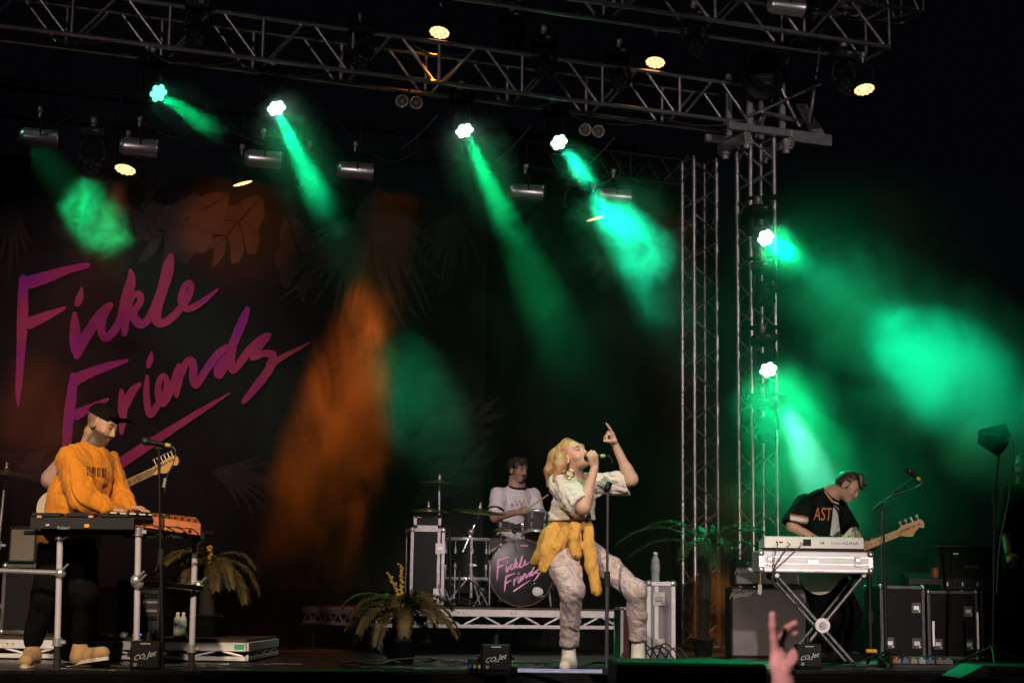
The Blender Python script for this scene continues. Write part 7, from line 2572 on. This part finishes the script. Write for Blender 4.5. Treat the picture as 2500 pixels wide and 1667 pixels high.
# effect units in a row along the riser edge
M_BLUELED = emat('blue_led', (0.08, 0.12, 1.0), 3.0)
for i, (px, w, h, m, lab) in enumerate(((176, 0.05, 0.035, M_BLK, 'small black effects pedal by the chrome rack leg'), (226, 0.04, 0.032, M_WHITE, 'small white adaptor block on the low riser'), (250, 0.06, 0.034, M_WHITE, 'white effects pedal on the low riser'), (302, 0.05, 0.034, mat('grey_pedal', (0.3, 0.28, 0.28), 0.5), 'grey effects pedal beside the blue-lit box'), (340, 0.08, 0.04, mat('navy_pedal', (0.02, 0.03, 0.06), 0.4), 'dark box with blue lights on the low riser'), (374, 0.055, 0.045, MATS['grey_pedal'], 'grey square pedal with white script on the low riser'))):
    q = at(px, 1520, 12.3)
    t = thing('effects_pedal', lab, 'pedal', (q.x, 12.3, 0.1605))
    MB().prism([(-w / 2, -0.03, 0), (-w / 2, 0.05, 0), (-w / 2, 0.05, h), (-w / 2, -0.03, h * 0.7)], (w, 0, 0)).build('housing', m, t)
    for s in (-1, 1):
        MB().cyl((s * w * 0.28, 0.02, h * 0.85), (s * w * 0.28, 0.02, h + 0.012), 0.007, n=8).build('knob', M_BLK, t)
    if i == 4:
        for s in (-1, 0, 1):
            MB().ball((s * 0.02, -0.031, h * (0.4 + 0.15 * s)), 0.005, 8, 6).build('light', M_BLUELED, t)
    MB().cyl((0, -0.018, h * 0.75), (0, -0.018, h * 0.75 + 0.012), 0.008, n=8).build('footswitch', M_CHROME, t)


# ------------------------------------------------------------------ jet machines
def jet_box(label, px, py_c, Yj, w=0.17, h=0.155):
    c = at(px, py_c, Yj)
    t = thing('jet_machine', label, 'jet machine', (c.x, Yj, 0.0), 0, 'jet machines along the stage front')
    c.z = max(c.z, h / 2 + 0.03)
    z0 = c.z - h / 2
    MB().box((0, 0.07, z0 + h / 2), (w, 0.14, h), None, 0.006).build('housing', M_BLK, t)
    MB().box((0, 0.07, z0 / 2), (w * 0.9, 0.2, z0), None, 0.004).build('base', M_BLKM, t)
    for s in (-1, 1):
        MB().box((s * (w / 2 + 0.006), 0.07, z0 + h * 0.35), (0.008, 0.05, h * 0.9), None, 0.003).build('yoke', M_BLK, t)
        MB().cyl((s * (w / 2 + 0.008), 0.07, z0 + h * 0.5), (s * (w / 2 + 0.03), 0.07, z0 + h * 0.5), 0.016, n=10).build('knob', M_RUBBER, t)
    MB().cyl((0, 0.08, z0 + h), (0, 0.08, z0 + h + 0.05), 0.02, 0.016, 12).build('nozzle', M_BLK, t)
    MB().cyl((-w * 0.3, -0.002, z0 + 0.02), (-w * 0.3, -0.02, z0 + 0.02), 0.011, n=10).build('socket', M_CHROMED, t)
    MB().box((0, -0.002, z0 + h * 0.9), (w * 0.35, 0.004, 0.008), None, 0.001).build('badge', mat('pale_badge', (0.5, 0.42, 0.42), 0.5), t)
    text_part('lettering', 'CO', mat('white_lettering', (0.62, 0.62, 0.64), 0.6), t, (-w * 0.20, -0.002, z0 + h * 0.40), cols((0.97, 0, 0.2), (0.15, 0, 1), (0, -1, 0)), 0.042, 0.2, world=False)
    text_part('lettering', '2', MATS['white_lettering'], t, (-w * 0.02, -0.002, z0 + h * 0.38), cols((0.97, 0, 0.2), (0.15, 0, 1), (0, -1, 0)), 0.026, 0.2, world=False)
    text_part('lettering', 'Jet', MATS['white_lettering'], t, (w * 0.22, -0.002, z0 + h * 0.52), cols((0.97, 0, 0.2), (0.15, 0, 1), (0, -1, 0)), 0.048, 0.2, world=False)
    return t


jet_box('black jet machine on the floor before the low riser', 354, 1600, 10.15)
jet_box('black jet machine on the floor beside the tangled green-lit cables', 1211, 1608, 10.55)
jet_box('black jet machine on the floor under the x-shaped stand', 1977, 1620, 12.0)

# ------------------------------------------------------------------ plants
M_FROND = mat('cycad_leaf', (0.075, 0.052, 0.014), 0.55, 0, 0.7, 5, 0.1, 60)  # amber light on the fronds is mixed into this leaf colour
M_FROND2 = mat('palm_leaf', (0.03, 0.06, 0.018), 0.45, 0, 0.5, 9, 0.1, 60)
M_SPIKE = mat('flower_spike', (0.42, 0.26, 0.06), 0.7, 0, 0.3, 30)
M_BARK = mat('palm_bark', (0.012, 0.008, 0.006), 0.9, 0, 0.4, 20, 0.6, 40)
M_POT = mat('black_pot', (0.004, 0.004, 0.004), 0.7)


def frond(parent, p0, d, length, droop, n, ll, m, ang=1.0, thick=0.007, curl=0.0):
    """arched feather leaf: midrib plus two rows of leaflets"""
    p0 = Vector(p0)
    d = Vector(d).normalized()
    side0 = d.cross(ZZ)
    side0 = side0.normalized() if side0.length > 0.05 else Vector((1, 0, 0))
    pts = []
    N = 16
    p = p0.copy()
    dd = d.copy()
    for i in range(N + 1):
        pts.append(p.copy())
        p = p + dd * (length / N)
        dd = (dd + Vector((0, 0, -droop / N)) + side0 * (curl / N)).normalized()
    mb = MB()
    mb.tube(pts, thick, 4, thick * 0.25)
    for k in range(n):
        s = 0.14 + 0.86 * k / (n - 1)
        f = s * N
        i = min(int(f), N - 1)
        q = pts[i].lerp(pts[i + 1], f - i)
        tn = (pts[i + 1] - pts[i]).normalized()
        sd = tn.cross(ZZ)
        sd = sd.normalized() if sd.length > 0.05 else side0
        up = sd.cross(tn)
        L = ll * (math.sin(math.pi * (0.12 + 0.80 * s)) ** 0.6) * random.uniform(0.85, 1.1)
        for g in (-1, 1):
            dv = (sd * g * ang + tn * (0.55 + 0.5 * s) + up * random.uniform(0.0, 0.3)).normalized()
            w = tn * (0.0075 + 0.004 * random.random())
            tip = q + dv * L + Vector((0, 0, -L * 0.28 * random.uniform(0.5, 1.4)))
            mid_ = q + dv * (L * 0.55) + up * 0.004
            mb.add([q - w * 0.5, q + w * 0.5, mid_ + w * 0.55, tip, mid_ - w * 0.55], [[0, 1, 2, 4], [4, 2, 3]], False)
    return mb.build('frond', m, parent, True, fix=False)


def trunk(parent, p0, p1, r0, r1, m):
    mb = MB()
    p0, p1 = Vector(p0), Vector(p1)
    prof = []
    L = (p1 - p0).length
    n = 18
    for i in range(n):
        z = L * i / n
        r = r0 + (r1 - r0) * i / n
        prof += [(r * 0.92, z), (r * 1.12, z + L / n * 0.85)]
    prof += [(r1 * 0.5, L + 0.02), (0, L + 0.03)]
    mb.lathe(prof, p0, p1 - p0, 12)
    return mb.build('trunk', m, parent, True)


def pot(parent, c, r, h, m=M_POT):
    return MB().lathe([(0, 0), (r * 0.75, 0), (r, h), (r * 1.06, h), (r * 1.06, h * 0.9), (r * 1.06, h + 0.006), (r * 0.95, h + 0.006), (r * 0.9, h * 0.85), (0, h * 0.85)], c, (0, 0, 1), 24).build('pot', m, parent, True)


def cycad(label, base, crown_z, n, length, ll, spikes=(), seed=1, elev=(0.2, 0.75), droop=(0.9, 1.5), mfr=M_FROND):
    random.seed(seed)
    t = thing('cycad_plant', label, 'plant', base, 0)
    b = Vector(base)
    pot(t, b, 0.12, 0.16)
    cr = Vector((b.x, b.y, crown_z))
    trunk(t, b + ZZ * 0.13, cr, 0.06, 0.07, M_BARK)
    for k in range(n):
        a = 2 * math.pi * k / n + random.uniform(-0.2, 0.2)
        e = random.uniform(*elev)
        d = Vector((math.cos(a) * math.cos(e), math.sin(a) * math.cos(e), math.sin(e)))
        frond(t, cr + d * 0.04, d, length * random.uniform(0.8, 1.1), random.uniform(*droop), 44, ll, mfr)
    for (dx, dy, h) in spikes:
        pts = [cr, cr + Vector((dx * 0.3, dy * 0.3, h * 0.5)), cr + Vector((dx, dy, h))]
        q = [Vector(x) for x in spline(pts, 8)]
        sp = MB().tube(q, 0.014, 6, 0.007).build('flower_spike', M_SPIKE, t, True)
        for i in range(26):
            s = 0.25 + 0.75 * i / 25
            p = q[min(len(q) - 1, int(s * (len(q) - 1)))] + Vector((random.uniform(-1, 1), random.uniform(-1, 0.6), random.uniform(-0.4, 0.4))) * 0.018
            MB().ball(p, random.uniform(0.008, 0.013), 6, 5).build('bud', M_SPIKE, sp, True)
    return t


b = at(978, 1600, 12.6)
cycad('potted cycad with tawny flower spikes on the floor beside the drum riser', (b.x, 12.6, 0.0), at(978, 1500, 12.6).z, 27, 0.47, 0.10, ((-0.015, 0, 0.36), (-0.10, 0, 0.29)), 5, (0.15, 0.9), (1.7, 2.6))
b = at(505, 1540, 12.9)
cycad('potted cycad behind the chrome rack on the low riser', (b.x, 12.9, 0.16), at(505, 1385, 12.9).z, 22, 0.45, 0.10, ((0.0, 0, 0.16),), 8, (0.15, 0.9), (1.6, 2.6))
random.seed(21)
b = at(1717, 1606, 15.7)
pm = thing('potted_palm', 'slender potted palm with arching fronds beside the amplifier', 'plant', (b.x, 15.7, 0.0))
pot(pm, (b.x, 15.7, 0), 0.10, 0.15)
cz = at(1730, 1345, 15.7).z
trunk(pm, (b.x, 15.7, 0.12), (b.x + 0.03, 15.7, cz), 0.05, 0.055, M_BARK)
for (a, e, L, dr) in ((3.25, 0.75, 0.85, 1.6), (2.9, 0.5, 0.7, 1.3), (3.5, 0.95, 0.7, 1.8), (0.0, 0.8, 0.75, 1.7), (-0.3, 0.5, 0.62, 1.4), (0.4, 1.0, 0.6, 1.8), (4.5, 0.9, 0.45, 2.6), (4.8, 0.6, 0.42, 2.6), (5.1, 0.9, 0.45, 2.4), (1.5, 0.9, 0.6, 1.5), (4.1, 0.6, 0.5, 1.9), (5.5, 0.5, 0.5, 2.0), (2.4, 0.9, 0.7, 1.4)):
    d = Vector((math.cos(a) * math.cos(e), math.sin(a) * math.cos(e), math.sin(e)))
    frond(pm, Vector((b.x + 0.03, 15.7, cz)) + d * 0.03, d, L, dr, 26, 0.15, M_FROND2, 0.7, 0.005)

# ------------------------------------------------------------------ right-hand gear
Yd = 15.7
dx0, dx1 = at(2296, 1380, Yd).x, at(2448, 1380, Yd).x
dz0, dz1 = at(2370, 1438, Yd).z, at(2370, 1334, Yd).z
md_ = thing('mixing_desk', 'black mixing desk with raised screen hood on the dark cases', 'mixing desk', ((dx0 + dx1) / 2, Yd, dz0))
MB().prism([Vector((dx0, Yd, dz0)), Vector((dx0, Yd, dz0 + 0.09)), Vector((dx0, Yd + 0.12, dz1)), Vector((dx0, Yd + 0.5, dz1)), Vector((dx0, Yd + 0.5, dz0))], Vector((dx1 - dx0, 0, 0))).build('chassis', M_BLK, md_, True)
MB().box(((dx0 + dx1) / 2, Yd + 0.3, dz1 + 0.006), (dx1 - dx0 + 0.03, 0.44, 0.012), None, 0.004).build('hood', mat('satin_black', (0.03, 0.032, 0.031), 0.3), md_, True)
text_part('lettering', 'DIGICO', mat('pale_lettering', (0.30, 0.30, 0.32), 0.5), md_, (at(2374, 1383, Yd).x, Yd + 0.028, at(2374, 1383, Yd).z), cols((1, 0, 0), (0, 0.5, 0.86), (0, -0.86, 0.5)), 0.036)
for (px, py) in ((2330, 1351), (2337, 1351)):
    q = at(px, py, Yd + 0.085)
    MB().box(q, (0.012, 0.02, 0.006), None, 0.001).build('light', M_LED_W, md_, True)
for k in range(10):
    MB().box((dx0 + 0.06 + k * 0.045, Yd - 0.004, dz0 + 0.045), (0.012, 0.01, 0.035), None, 0.002).build('connector', M_CHROMED if k % 3 == 0 else M_BLKG, md_, True)
q = at(2255, 1420, 15.5)
tb = thing('monitor_console', 'low black console with cables next to the mixing desk', 'console', (q.x, 15.6, at(2200, 1428, 15.4).z))
zz0 = at(2200, 1428, 15.4).z + 0.012
MB().prism([Vector((at(2218, 1400, 15.5).x, 15.5, zz0)), Vector((at(2218, 1400, 15.5).x, 15.5, zz0 + 0.05)), Vector((at(2218, 1400, 15.5).x, 15.8, zz0 + 0.11)), Vector((at(2218, 1400, 15.5).x, 15.8, zz0))], Vector((at(2296, 1400, 15.5).x - at(2218, 1400, 15.5).x, 0, 0))).build('chassis', M_BLK, tb, True)
MB().cyl((at(2282, 1380, 15.6).x, 15.6, zz0 + 0.06), (at(2282, 1380, 15.6).x, 15.6, zz0 + 0.15), 0.03, 0.034, 16).build('cup', mat('red_white_cup', (0.35, 0.10, 0.05), 0.5, 0, 0.6, 30), tb, True)
Yn = 14.4
PP = [(2389, 1049), (2454, 1033), (2469, 1066), (2456, 1094), (2437, 1115), (2386, 1080)]
an = thing('antenna', 'black kite-shaped paddle antenna on a thin pole', 'antenna', (at(2424, 1600, Yn).x, Yn, 0))
pl = MB().prism([at(x, y, Yn) for x, y in PP], Vector((0, 0.018, 0))).build('paddle', M_BLK, an, True)
text_part('lettering', 'SENNHEISER', mat('grey_print', (0.16, 0.16, 0.17), 0.5), pl, at(2421, 1061, Yn - 0.003), cols((1, 0, -0.09), (0.05, 0, 1), (0, -1, 0)), 0.024)
MB().box(at(2402, 1056, Yn - 0.003), (0.022, 0.003, 0.014), Matrix.Rotation(0.1, 3, 'Y'), 0.001).build('badge', MATS['grey_print'], pl, True)
MB().box(at(2463, 1072, Yn + 0.005), (0.03, 0.02, 0.03), None, 0.004).build('socket', M_CHROMED, an, True)
fb = Vector((at(2424, 1600, Yn).x, Yn, 0.0))
MB().cyl(at(2438, 1112, Yn + 0.01), at(2430, 1200, Yn + 0.01), 0.011, n=10).build('upper_tube', M_BLK, an, True)
MB().cyl(at(2430, 1190, Yn + 0.01), at(2427, 1235, Yn + 0.01), 0.02, n=10).build('clutch', M_RUBBER, an, True)
MB().cyl(at(2428, 1200, Yn + 0.01), fb + Vector((0, 0.01, 0.1)), 0.012, n=10).build('lower_tube', M_BLK, an, True)
for k in range(3):
    a = k * 2.09 + 0.3
    MB().cyl(fb + Vector((0, 0.01, 0.14)), fb + Vector((0.3 * math.cos(a), 0.3 * math.sin(a), 0.012)), 0.010, n=8).build('leg', M_BLK, an, True)
MB().tube([Vector(x) for x in spline([at(2464, 1074, Yn), at(2474, 1082, Yn), at(2475, 1110, Yn), at(2470, 1150, Yn), at(2460, 1230, Yn), at(2440, 1330, Yn), at(2432, 1450, Yn)], 8)], 0.005, 5).build('lead', M_CABLE, an, True)
# pedals and clutter on the floor at the side
random.seed(3)
PC = [('red_box', (0.12, 0.012, 0.01)), ('blue_box', (0.012, 0.04, 0.11)), ('cream_box', (0.22, 0.18, 0.13)), ('white_box', (0.28, 0.28, 0.27)), ('grey_box', (0.06, 0.06, 0.065)), ('orange_box', (0.20, 0.05, 0.012))]
pbx = at(2250, 1612, 12.9)
pb = thing('pedalboard', 'black pedalboard frame at the foot of the boom microphone stand', 'pedalboard', (pbx.x, 12.9, 0))
MB().prism([(-0.26, 0, 0.004), (-0.26, 0, 0.03), (-0.26, 0.3, 0.08), (-0.26, 0.3, 0.004)], (0.52, 0, 0)).build('frame', M_BLK, pb)
for i, (px, w, k) in enumerate(((2190, 0.06, 5), (2212, 0.05, 1), (2232, 0.05, 2), (2252, 0.05, 3), (2272, 0.06, 1), (2296, 0.06, 0), (2316, 0.06, 4))):
    q = at(px, 1610, 12.93)
    nm, colr = PC[k]
    t = thing('effects_pedal', ('orange', 'blue', 'cream', 'white', 'bright blue', 'red', 'grey')[i] + ' effects pedal on the pedalboard at the boom stand', 'pedal', (q.x, 12.93, 0.036))
    zt = 0.040
    MB().prism([(-w / 2, 0, 0.002), (-w / 2, 0, zt * 0.8), (-w / 2, 0.09, zt + 0.014), (-w / 2, 0.09, 0.014)], (w, 0, 0)).build('housing', mat(nm, colr, 0.4), t)
    for s in (-1, 1):
        MB().cyl((s * w * 0.25, 0.07, zt + 0.006), (s * w * 0.25, 0.07, zt + 0.022), 0.007, n=8).build('knob', M_BLK, t)
    MB().cyl((0, 0.02, zt * 0.8), (0, 0.02, zt * 0.8 + 0.014), 0.008, n=8).build('footswitch', M_CHROME, t)

# ------------------------------------------------------------------ front of stage
M_SUB = mat('sub_paint', (0.004, 0.0042, 0.0042), 0.55, 0, 0.3, 18, 0.3, 150, 0.2)
Ys = 8.9
sx0, sx1 = at(1506, 1650, Ys).x, at(1872, 1650, Ys).x
sz = at(1600, 1617, Ys).z
sw_ = thing('subwoofer', 'big black subwoofer standing in front of the stage edge', 'loudspeaker', ((sx0 + sx1) / 2, Ys, -1.3))
MB().box(((sx0 + sx1) / 2, Ys + 0.4, (sz - 1.3) / 2), (sx1 - sx0, 0.8, sz + 1.3), None, 0.012).build('cabinet', M_SUB, sw_, True)
MB().box(((sx0 + sx1) / 2, Ys - 0.004, (sz - 1.3) / 2), (sx1 - sx0 - 0.08, 0.014, sz + 1.3 - 0.1), None, 0.004).build('grille', mat('steel_grille', (0.01, 0.01, 0.01), 0.5, 0.4, 0.3, 100, 0.4, 300), sw_, True)
for s in (-1, 1):
    MB().box(((sx0 + sx1) / 2 + s * (sx1 - sx0) * 0.5, Ys + 0.4, sz - 0.25), (0.02, 0.18, 0.08), None, 0.006).build('handle', M_BLK, sw_, True)
Yw = 11.2
w0, w1, w2 = at(2345, 1668, Yw), at(2400, 1624, Yw), at(2560, 1624, Yw)
wd = thing('wedge_monitor', 'black wedge floor monitor below the antenna stand', 'loudspeaker', (w0.x, Yw, 0))
zw = at(2420, 1624, Yw).z
MB().prism([Vector((w0.x, Yw, 0.0)), Vector((w1.x, Yw, max(0.03, zw))), Vector((w2.x, Yw, max(0.03, zw))), Vector((w2.x, Yw, 0.0))], Vector((0, 0.5, 0))).build('cabinet', M_SUB, wd, True)
MB().prism([Vector((w1.x + 0.03, Yw - 0.004, 0.01)), Vector((w1.x + 0.03, Yw - 0.004, max(0.02, zw) - 0.012)), Vector((w2.x - 0.02, Yw - 0.004, max(0.02, zw) - 0.012)), Vector((w2.x - 0.02, Yw - 0.004, 0.01))], Vector((0, 0.003, 0))).build('side_panel', M_BLKM, wd, True)
# white tube light lying by the front edge, another upright behind the singer leg
M_TUBE = emat('white_tube', (0.75, 0.72, 1.0), 0.38)
t = thing('tube_light', 'white tube light lying on the floor before the singer', 'tube light', at(1365, 1625, 10.75))
a, b = at(1256, 1624, 10.75), at(1478, 1624, 10.78)
a.z = b.z = 0.026
MB().cyl(a, b, 0.011, n=12).build('tube', M_TUBE, t, True)
for q in (a, b):
    MB().box(q, (0.04, 0.05, 0.05), None, 0.006).build('end_cap', M_BLK, t, True)
t = thing('tube_light', 'short bright tube light standing upright behind the singer shin', 'tube light', (at(1374, 1600, 11.75).x, 11.75, 0))
a, b = at(1375, 1512, 11.75), at(1375, 1462, 11.75)
MB().cyl(a, b, 0.012, n=12).build('tube', emat('bright_tube', (0.8, 0.72, 1.0), 2.5), t, True)
MB().cyl(Vector((a.x, a.y, 0.0)), a, 0.012, n=10).build('post', M_BLK, t, True)
MB().lathe([(0, 0), (0.08, 0), (0.08, 0.012), (0.02, 0.02), (0, 0.02)], (a.x, a.y, 0), (0, 0, 1), 20).build('base', M_BLK, t, True)
# cables on the floor
random.seed(17)
for k in range(26):
    px = random.choice((880, 930, 1000, 1060, 1120, 1280, 1330, 1420, 1560, 1620, 2080, 2180, 660, 500, 250)) + random.uniform(-40, 40)
    c = onz(px, random.uniform(1622, 1640), 0.0)
    pts = []
    a0 = random.uniform(-0.4, 0.4)
    L = random.uniform(0.3, 0.75)
    loop = random.random() < 0.45
    for i in range(7):
        s = i / 6 - 0.5
        pts.append(c + Vector((math.cos(a0) * L * s * (1.0 if not loop else math.cos(s * 5)), math.sin(a0) * L * s * 0.5 + 0.08 * math.sin(s * 7 + k), 0.008 + 0.004 * (k % 4) + (0.035 * abs(math.sin(s * 6 + k)) if k % 3 == 0 else 0))))
    hang_cable(pts, 'black cable snaking over the stage floor near its front edge', 0.0075, M_CABLE, 'cable', 'cables along the stage front')
for k in range(7):
    c0 = at(1545 + k * 18, 1600, 12.1)
    c0.z = 0.03
    pts = [c0 + Vector((-0.10, 0, 0.0)), c0 + Vector((-0.05, -0.02, 0.10 + 0.02 * (k % 3))), c0 + Vector((0.02, 0.0, 0.11)), c0 + Vector((0.09, 0.02, 0.03)), c0 + Vector((0.16, 0, -0.015))]
    hang_cable(pts, 'black cable looping in front of the upright grey case', 0.006, M_CABLE, 'cable', 'cables at the grey case')
sb_ = thing('stage_box', 'small black stage box with coloured plugs beside the jet machine', 'stage box', (at(1160, 1620, 10.7).x, 10.7, 0))
MB().box((0, 0, 0.05), (0.09, 0.12, 0.09), None, 0.005).build('housing', M_BLK, sb_)
for k, m in enumerate((mat('blue_plug', (0.02, 0.08, 0.4), 0.4), M_CHROMED, mat('yellow_ring', (0.5, 0.36, 0.06), 0.5))):
    MB().cyl((-0.03 + 0.03 * k, -0.06, 0.05), (-0.03 + 0.03 * k, -0.1, 0.05), 0.011, n=10).build('plug', m, sb_)

# ------------------------------------------------------------------ stage smoke
def smoke_mat(name, dens, scale, lo, hi, aniso=0.45, edge=True, detail=4.0, col=(1, 1, 1), stretch=(1, 1, 1), seed=0.0):
    m = bpy.data.materials.new(name)
    m.use_nodes = True
    nt = m.node_tree
    nt.nodes.remove(nt.nodes['Principled BSDF'])
    tc = nd(nt, 'ShaderNodeTexCoord')
    ge = nd(nt, 'ShaderNodeNewGeometry')
    mp = nd(nt, 'ShaderNodeMapping')
    mp.inputs['Scale'].default_value = stretch
    mp.inputs['Location'].default_value = (seed, seed * 0.7, seed * 1.3)
    nt.links.new(ge.outputs['Position'], mp.inputs['Vector'])
    no = nd(nt, 'ShaderNodeTexNoise', i_Scale=scale, i_Detail=detail, i_Roughness=0.62, i_Distortion=0.6)
    nt.links.new(mp.outputs[0], no.inputs['Vector'])
    mr = nd(nt, 'ShaderNodeMapRange')
    mr.inputs['From Min'].default_value = lo
    mr.inputs['From Max'].default_value = hi
    mr.inputs['To Max'].default_value = dens
    nt.links.new(no.outputs['Fac'], mr.inputs['Value'])
    out = mr.outputs[0]
    if edge:
        ln = nd(nt, 'ShaderNodeVectorMath', operation='LENGTH')
        nt.links.new(tc.outputs['Object'], ln.inputs[0])
        # ragged border: noise shifts the distance before the falloff
        ad = nd(nt, 'ShaderNodeMath', operation='MULTIPLY_ADD')
        ad.inputs[1].default_value = 0.9
        ad.inputs[2].default_value = -0.45
        nt.links.new(no.outputs['Fac'], ad.inputs[0])
        ad2 = nd(nt, 'ShaderNodeMath', operation='SUBTRACT')
        nt.links.new(ln.outputs['Value'], ad2.inputs[0])
        nt.links.new(ad.outputs[0], ad2.inputs[1])
        fr = nd(nt, 'ShaderNodeMapRange', interpolation_type='SMOOTHSTEP')
        fr.inputs['From Min'].default_value = 0.82
        fr.inputs['From Max'].default_value = 0.30
        nt.links.new(ad2.outputs[0], fr.inputs['Value'])
        mu = nd(nt, 'ShaderNodeMath', operation='MULTIPLY')
        nt.links.new(out, mu.inputs[0])
        nt.links.new(fr.outputs[0], mu.inputs[1])
        out = mu.outputs[0]
    vs = nd(nt, 'ShaderNodeVolumePrincipled')
    vs.inputs['Color'].default_value = (*col, 1)
    vs.inputs['Anisotropy'].default_value = aniso
    nt.links.new(out, vs.inputs['Density'])
    nt.links.new(vs.outputs[0], nt.nodes['Material Output'].inputs['Volume'])
    return m


def puff(c, size, label, dens, scale=2.2, lo=0.35, hi=0.7, rot=(0, 0, 0), step=0.25, aniso=0.6, stretch=(1, 1, 1), seed=0.0):
    bm = bmesh.new()
    bmesh.ops.create_icosphere(bm, subdivisions=3, radius=1.0)
    me = bpy.data.meshes.new('smoke_cloud')
    bm.to_mesh(me)
    bm.free()
    m = smoke_mat('smoke', dens, scale, lo, hi, aniso, True, stretch=stretch, seed=seed)
    m.cycles.volume_step_rate = step
    me.materials.append(m)
    o = bpy.data.objects.new('smoke_cloud', me)
    COL.objects.link(o)
    o.location = c
    o.scale = size
    o.rotation_euler = rot
    o['kind'] = 'stuff'
    o['label'] = label
    o['category'] = 'smoke'
    return o


def on_beam(k, t):
    a, b = BEAM[k]
    return a.lerp(b, t)


def streak(k, t, r, label, dens, scale, lo, hi, seed):
    """smoke lying along a lamp's beam, its long axis on the beam"""
    a, b = BEAM[k]
    o = puff(on_beam(k, t), r, label, dens, scale, lo, hi, (0, 0, 0), 0.4, seed=seed)
    o.rotation_euler = (a - b).to_track_quat('Z', 'Y').to_euler()
    return o


# thin smoke filling the upstage air
mb = MB()
q0 = TW - SU * 7.6 + SV * 0.9
mb.prism([q0 - SV * 4.2, q0 - SV * 4.2 + SU * 15, q0 + SV * 6 + SU * 15, q0 + SV * 6 + SU * 7.9, q0 + SU * 7.9, q0], ZZ * 4.4)
for v in mb.v:
    v.z += 0.02
hm = bpy.data.materials.new('thin_smoke')
hm.use_nodes = True
hm.node_tree.nodes.remove(hm.node_tree.nodes['Principled BSDF'])
_v = nd(hm.node_tree, 'ShaderNodeVolumePrincipled')
_v.inputs['Color'].default_value = (1, 1, 1, 1)
_v.inputs['Density'].default_value = 0.008
_v.inputs['Anisotropy'].default_value = 0.6
hm.node_tree.links.new(_v.outputs[0], hm.node_tree.nodes['Material Output'].inputs['Volume'])
hz = mb.build('stage_smoke', hm)
hz['kind'] = 'stuff'
hz['label'] = 'thin drifting smoke filling the air over the upstage half'
hz['category'] = 'smoke'

streak(1365, 0.74, (0.75, 0.75, 0.85), 'thick bright green smoke cloud left of the lattice towers', 1.3, 3.0, 0.38, 0.62, 1)
streak(-70, 0.83, (0.48, 0.5, 0.50), 'small ragged green smoke cloud above the first banner letters', 2.0, 3.4, 0.42, 0.62, 2)
puff(at(2330, 915, 14.7), (2.7, 1.0, 1.0), 'broad green smoke bank in the widest beam beside the antenna', 0.42, 1.6, 0.22, 0.64, (0, 0.62, 0), 0.35, seed=3)
puff(at(1975, 1170, 16.5), (0.70, 0.8, 2.0), 'pale green smoke streaming down to the bass player', 0.5, 1.5, 0.28, 0.6, (0, -0.42, 0), 0.4, seed=4)
streak(675, 0.22, (0.55, 0.55, 1.6), 'green smoke streak under the second moving lamp', 0.5, 2.6, 0.20, 0.64, 5)
streak(1134, 0.23, (0.55, 0.55, 1.5), 'green smoke streak under the third moving lamp', 0.45, 2.8, 0.22, 0.62, 6)
streak(387, 0.25, (0.42, 0.42, 0.9), 'faint green smoke streak under the first moving lamp', 0.4, 2.8, 0.18, 0.6, 8)
puff(at(795, 1115, 16.4), (0.90, 0.6, 2.0), 'tall amber smoke plume rising beside the drum riser', 2.3, 2.3, 0.40, 0.64, (0, 0.2, 0), 0.35, stretch=(1, 1, 0.5), seed=9)
puff(at(1040, 1000, 14.5), (0.85, 0.6, 1.0), 'soft green smoke drifting above the hi-hat', 0.45, 1.8, 0.36, 0.66, (0, -0.5, 0), 0.5, seed=10)
puff(at(1430, 880, 16.2), (1.6, 0.9, 1.8), 'soft green haze drifting before the plain drape', 0.34, 1.0, 0.28, 0.7, (0, -0.3, 0), 0.5, seed=13)
puff(at(1900, 608, 17.4), (0.60, 0.4, 0.42), 'little green smoke streak at the upper tower lamp', 0.4, 2.8, 0.18, 0.6, (0, 0.6, 0), 0.5, seed=11)
puff(at(2120, 1230, 16.6), (2.2, 1.2, 1.8), 'faint green haze hanging behind the boom stand', 0.28, 0.8, 0.26, 0.7, (0, 0, 0), 0.5, seed=14)
puff(at(1740, 1500, 16.9), (0.4, 0.4, 0.7), 'amber smoke glow behind the palm pot', 1.6, 1.8, 0.32, 0.62, (0, 0, 0), 0.5, seed=12)
puff(at(80, 1040, 15.6), (0.6, 0.5, 0.9), 'dim rust-coloured smoke behind the keyboard player', 0.3, 1.6, 0.32, 0.66, (0, 0, 0), 0.5, seed=15)
streak(1365, 0.2, (0.35, 0.35, 0.55), 'faint green smoke wisp just below the fourth moving lamp', 0.14, 2.8, 0.25, 0.6, 16)
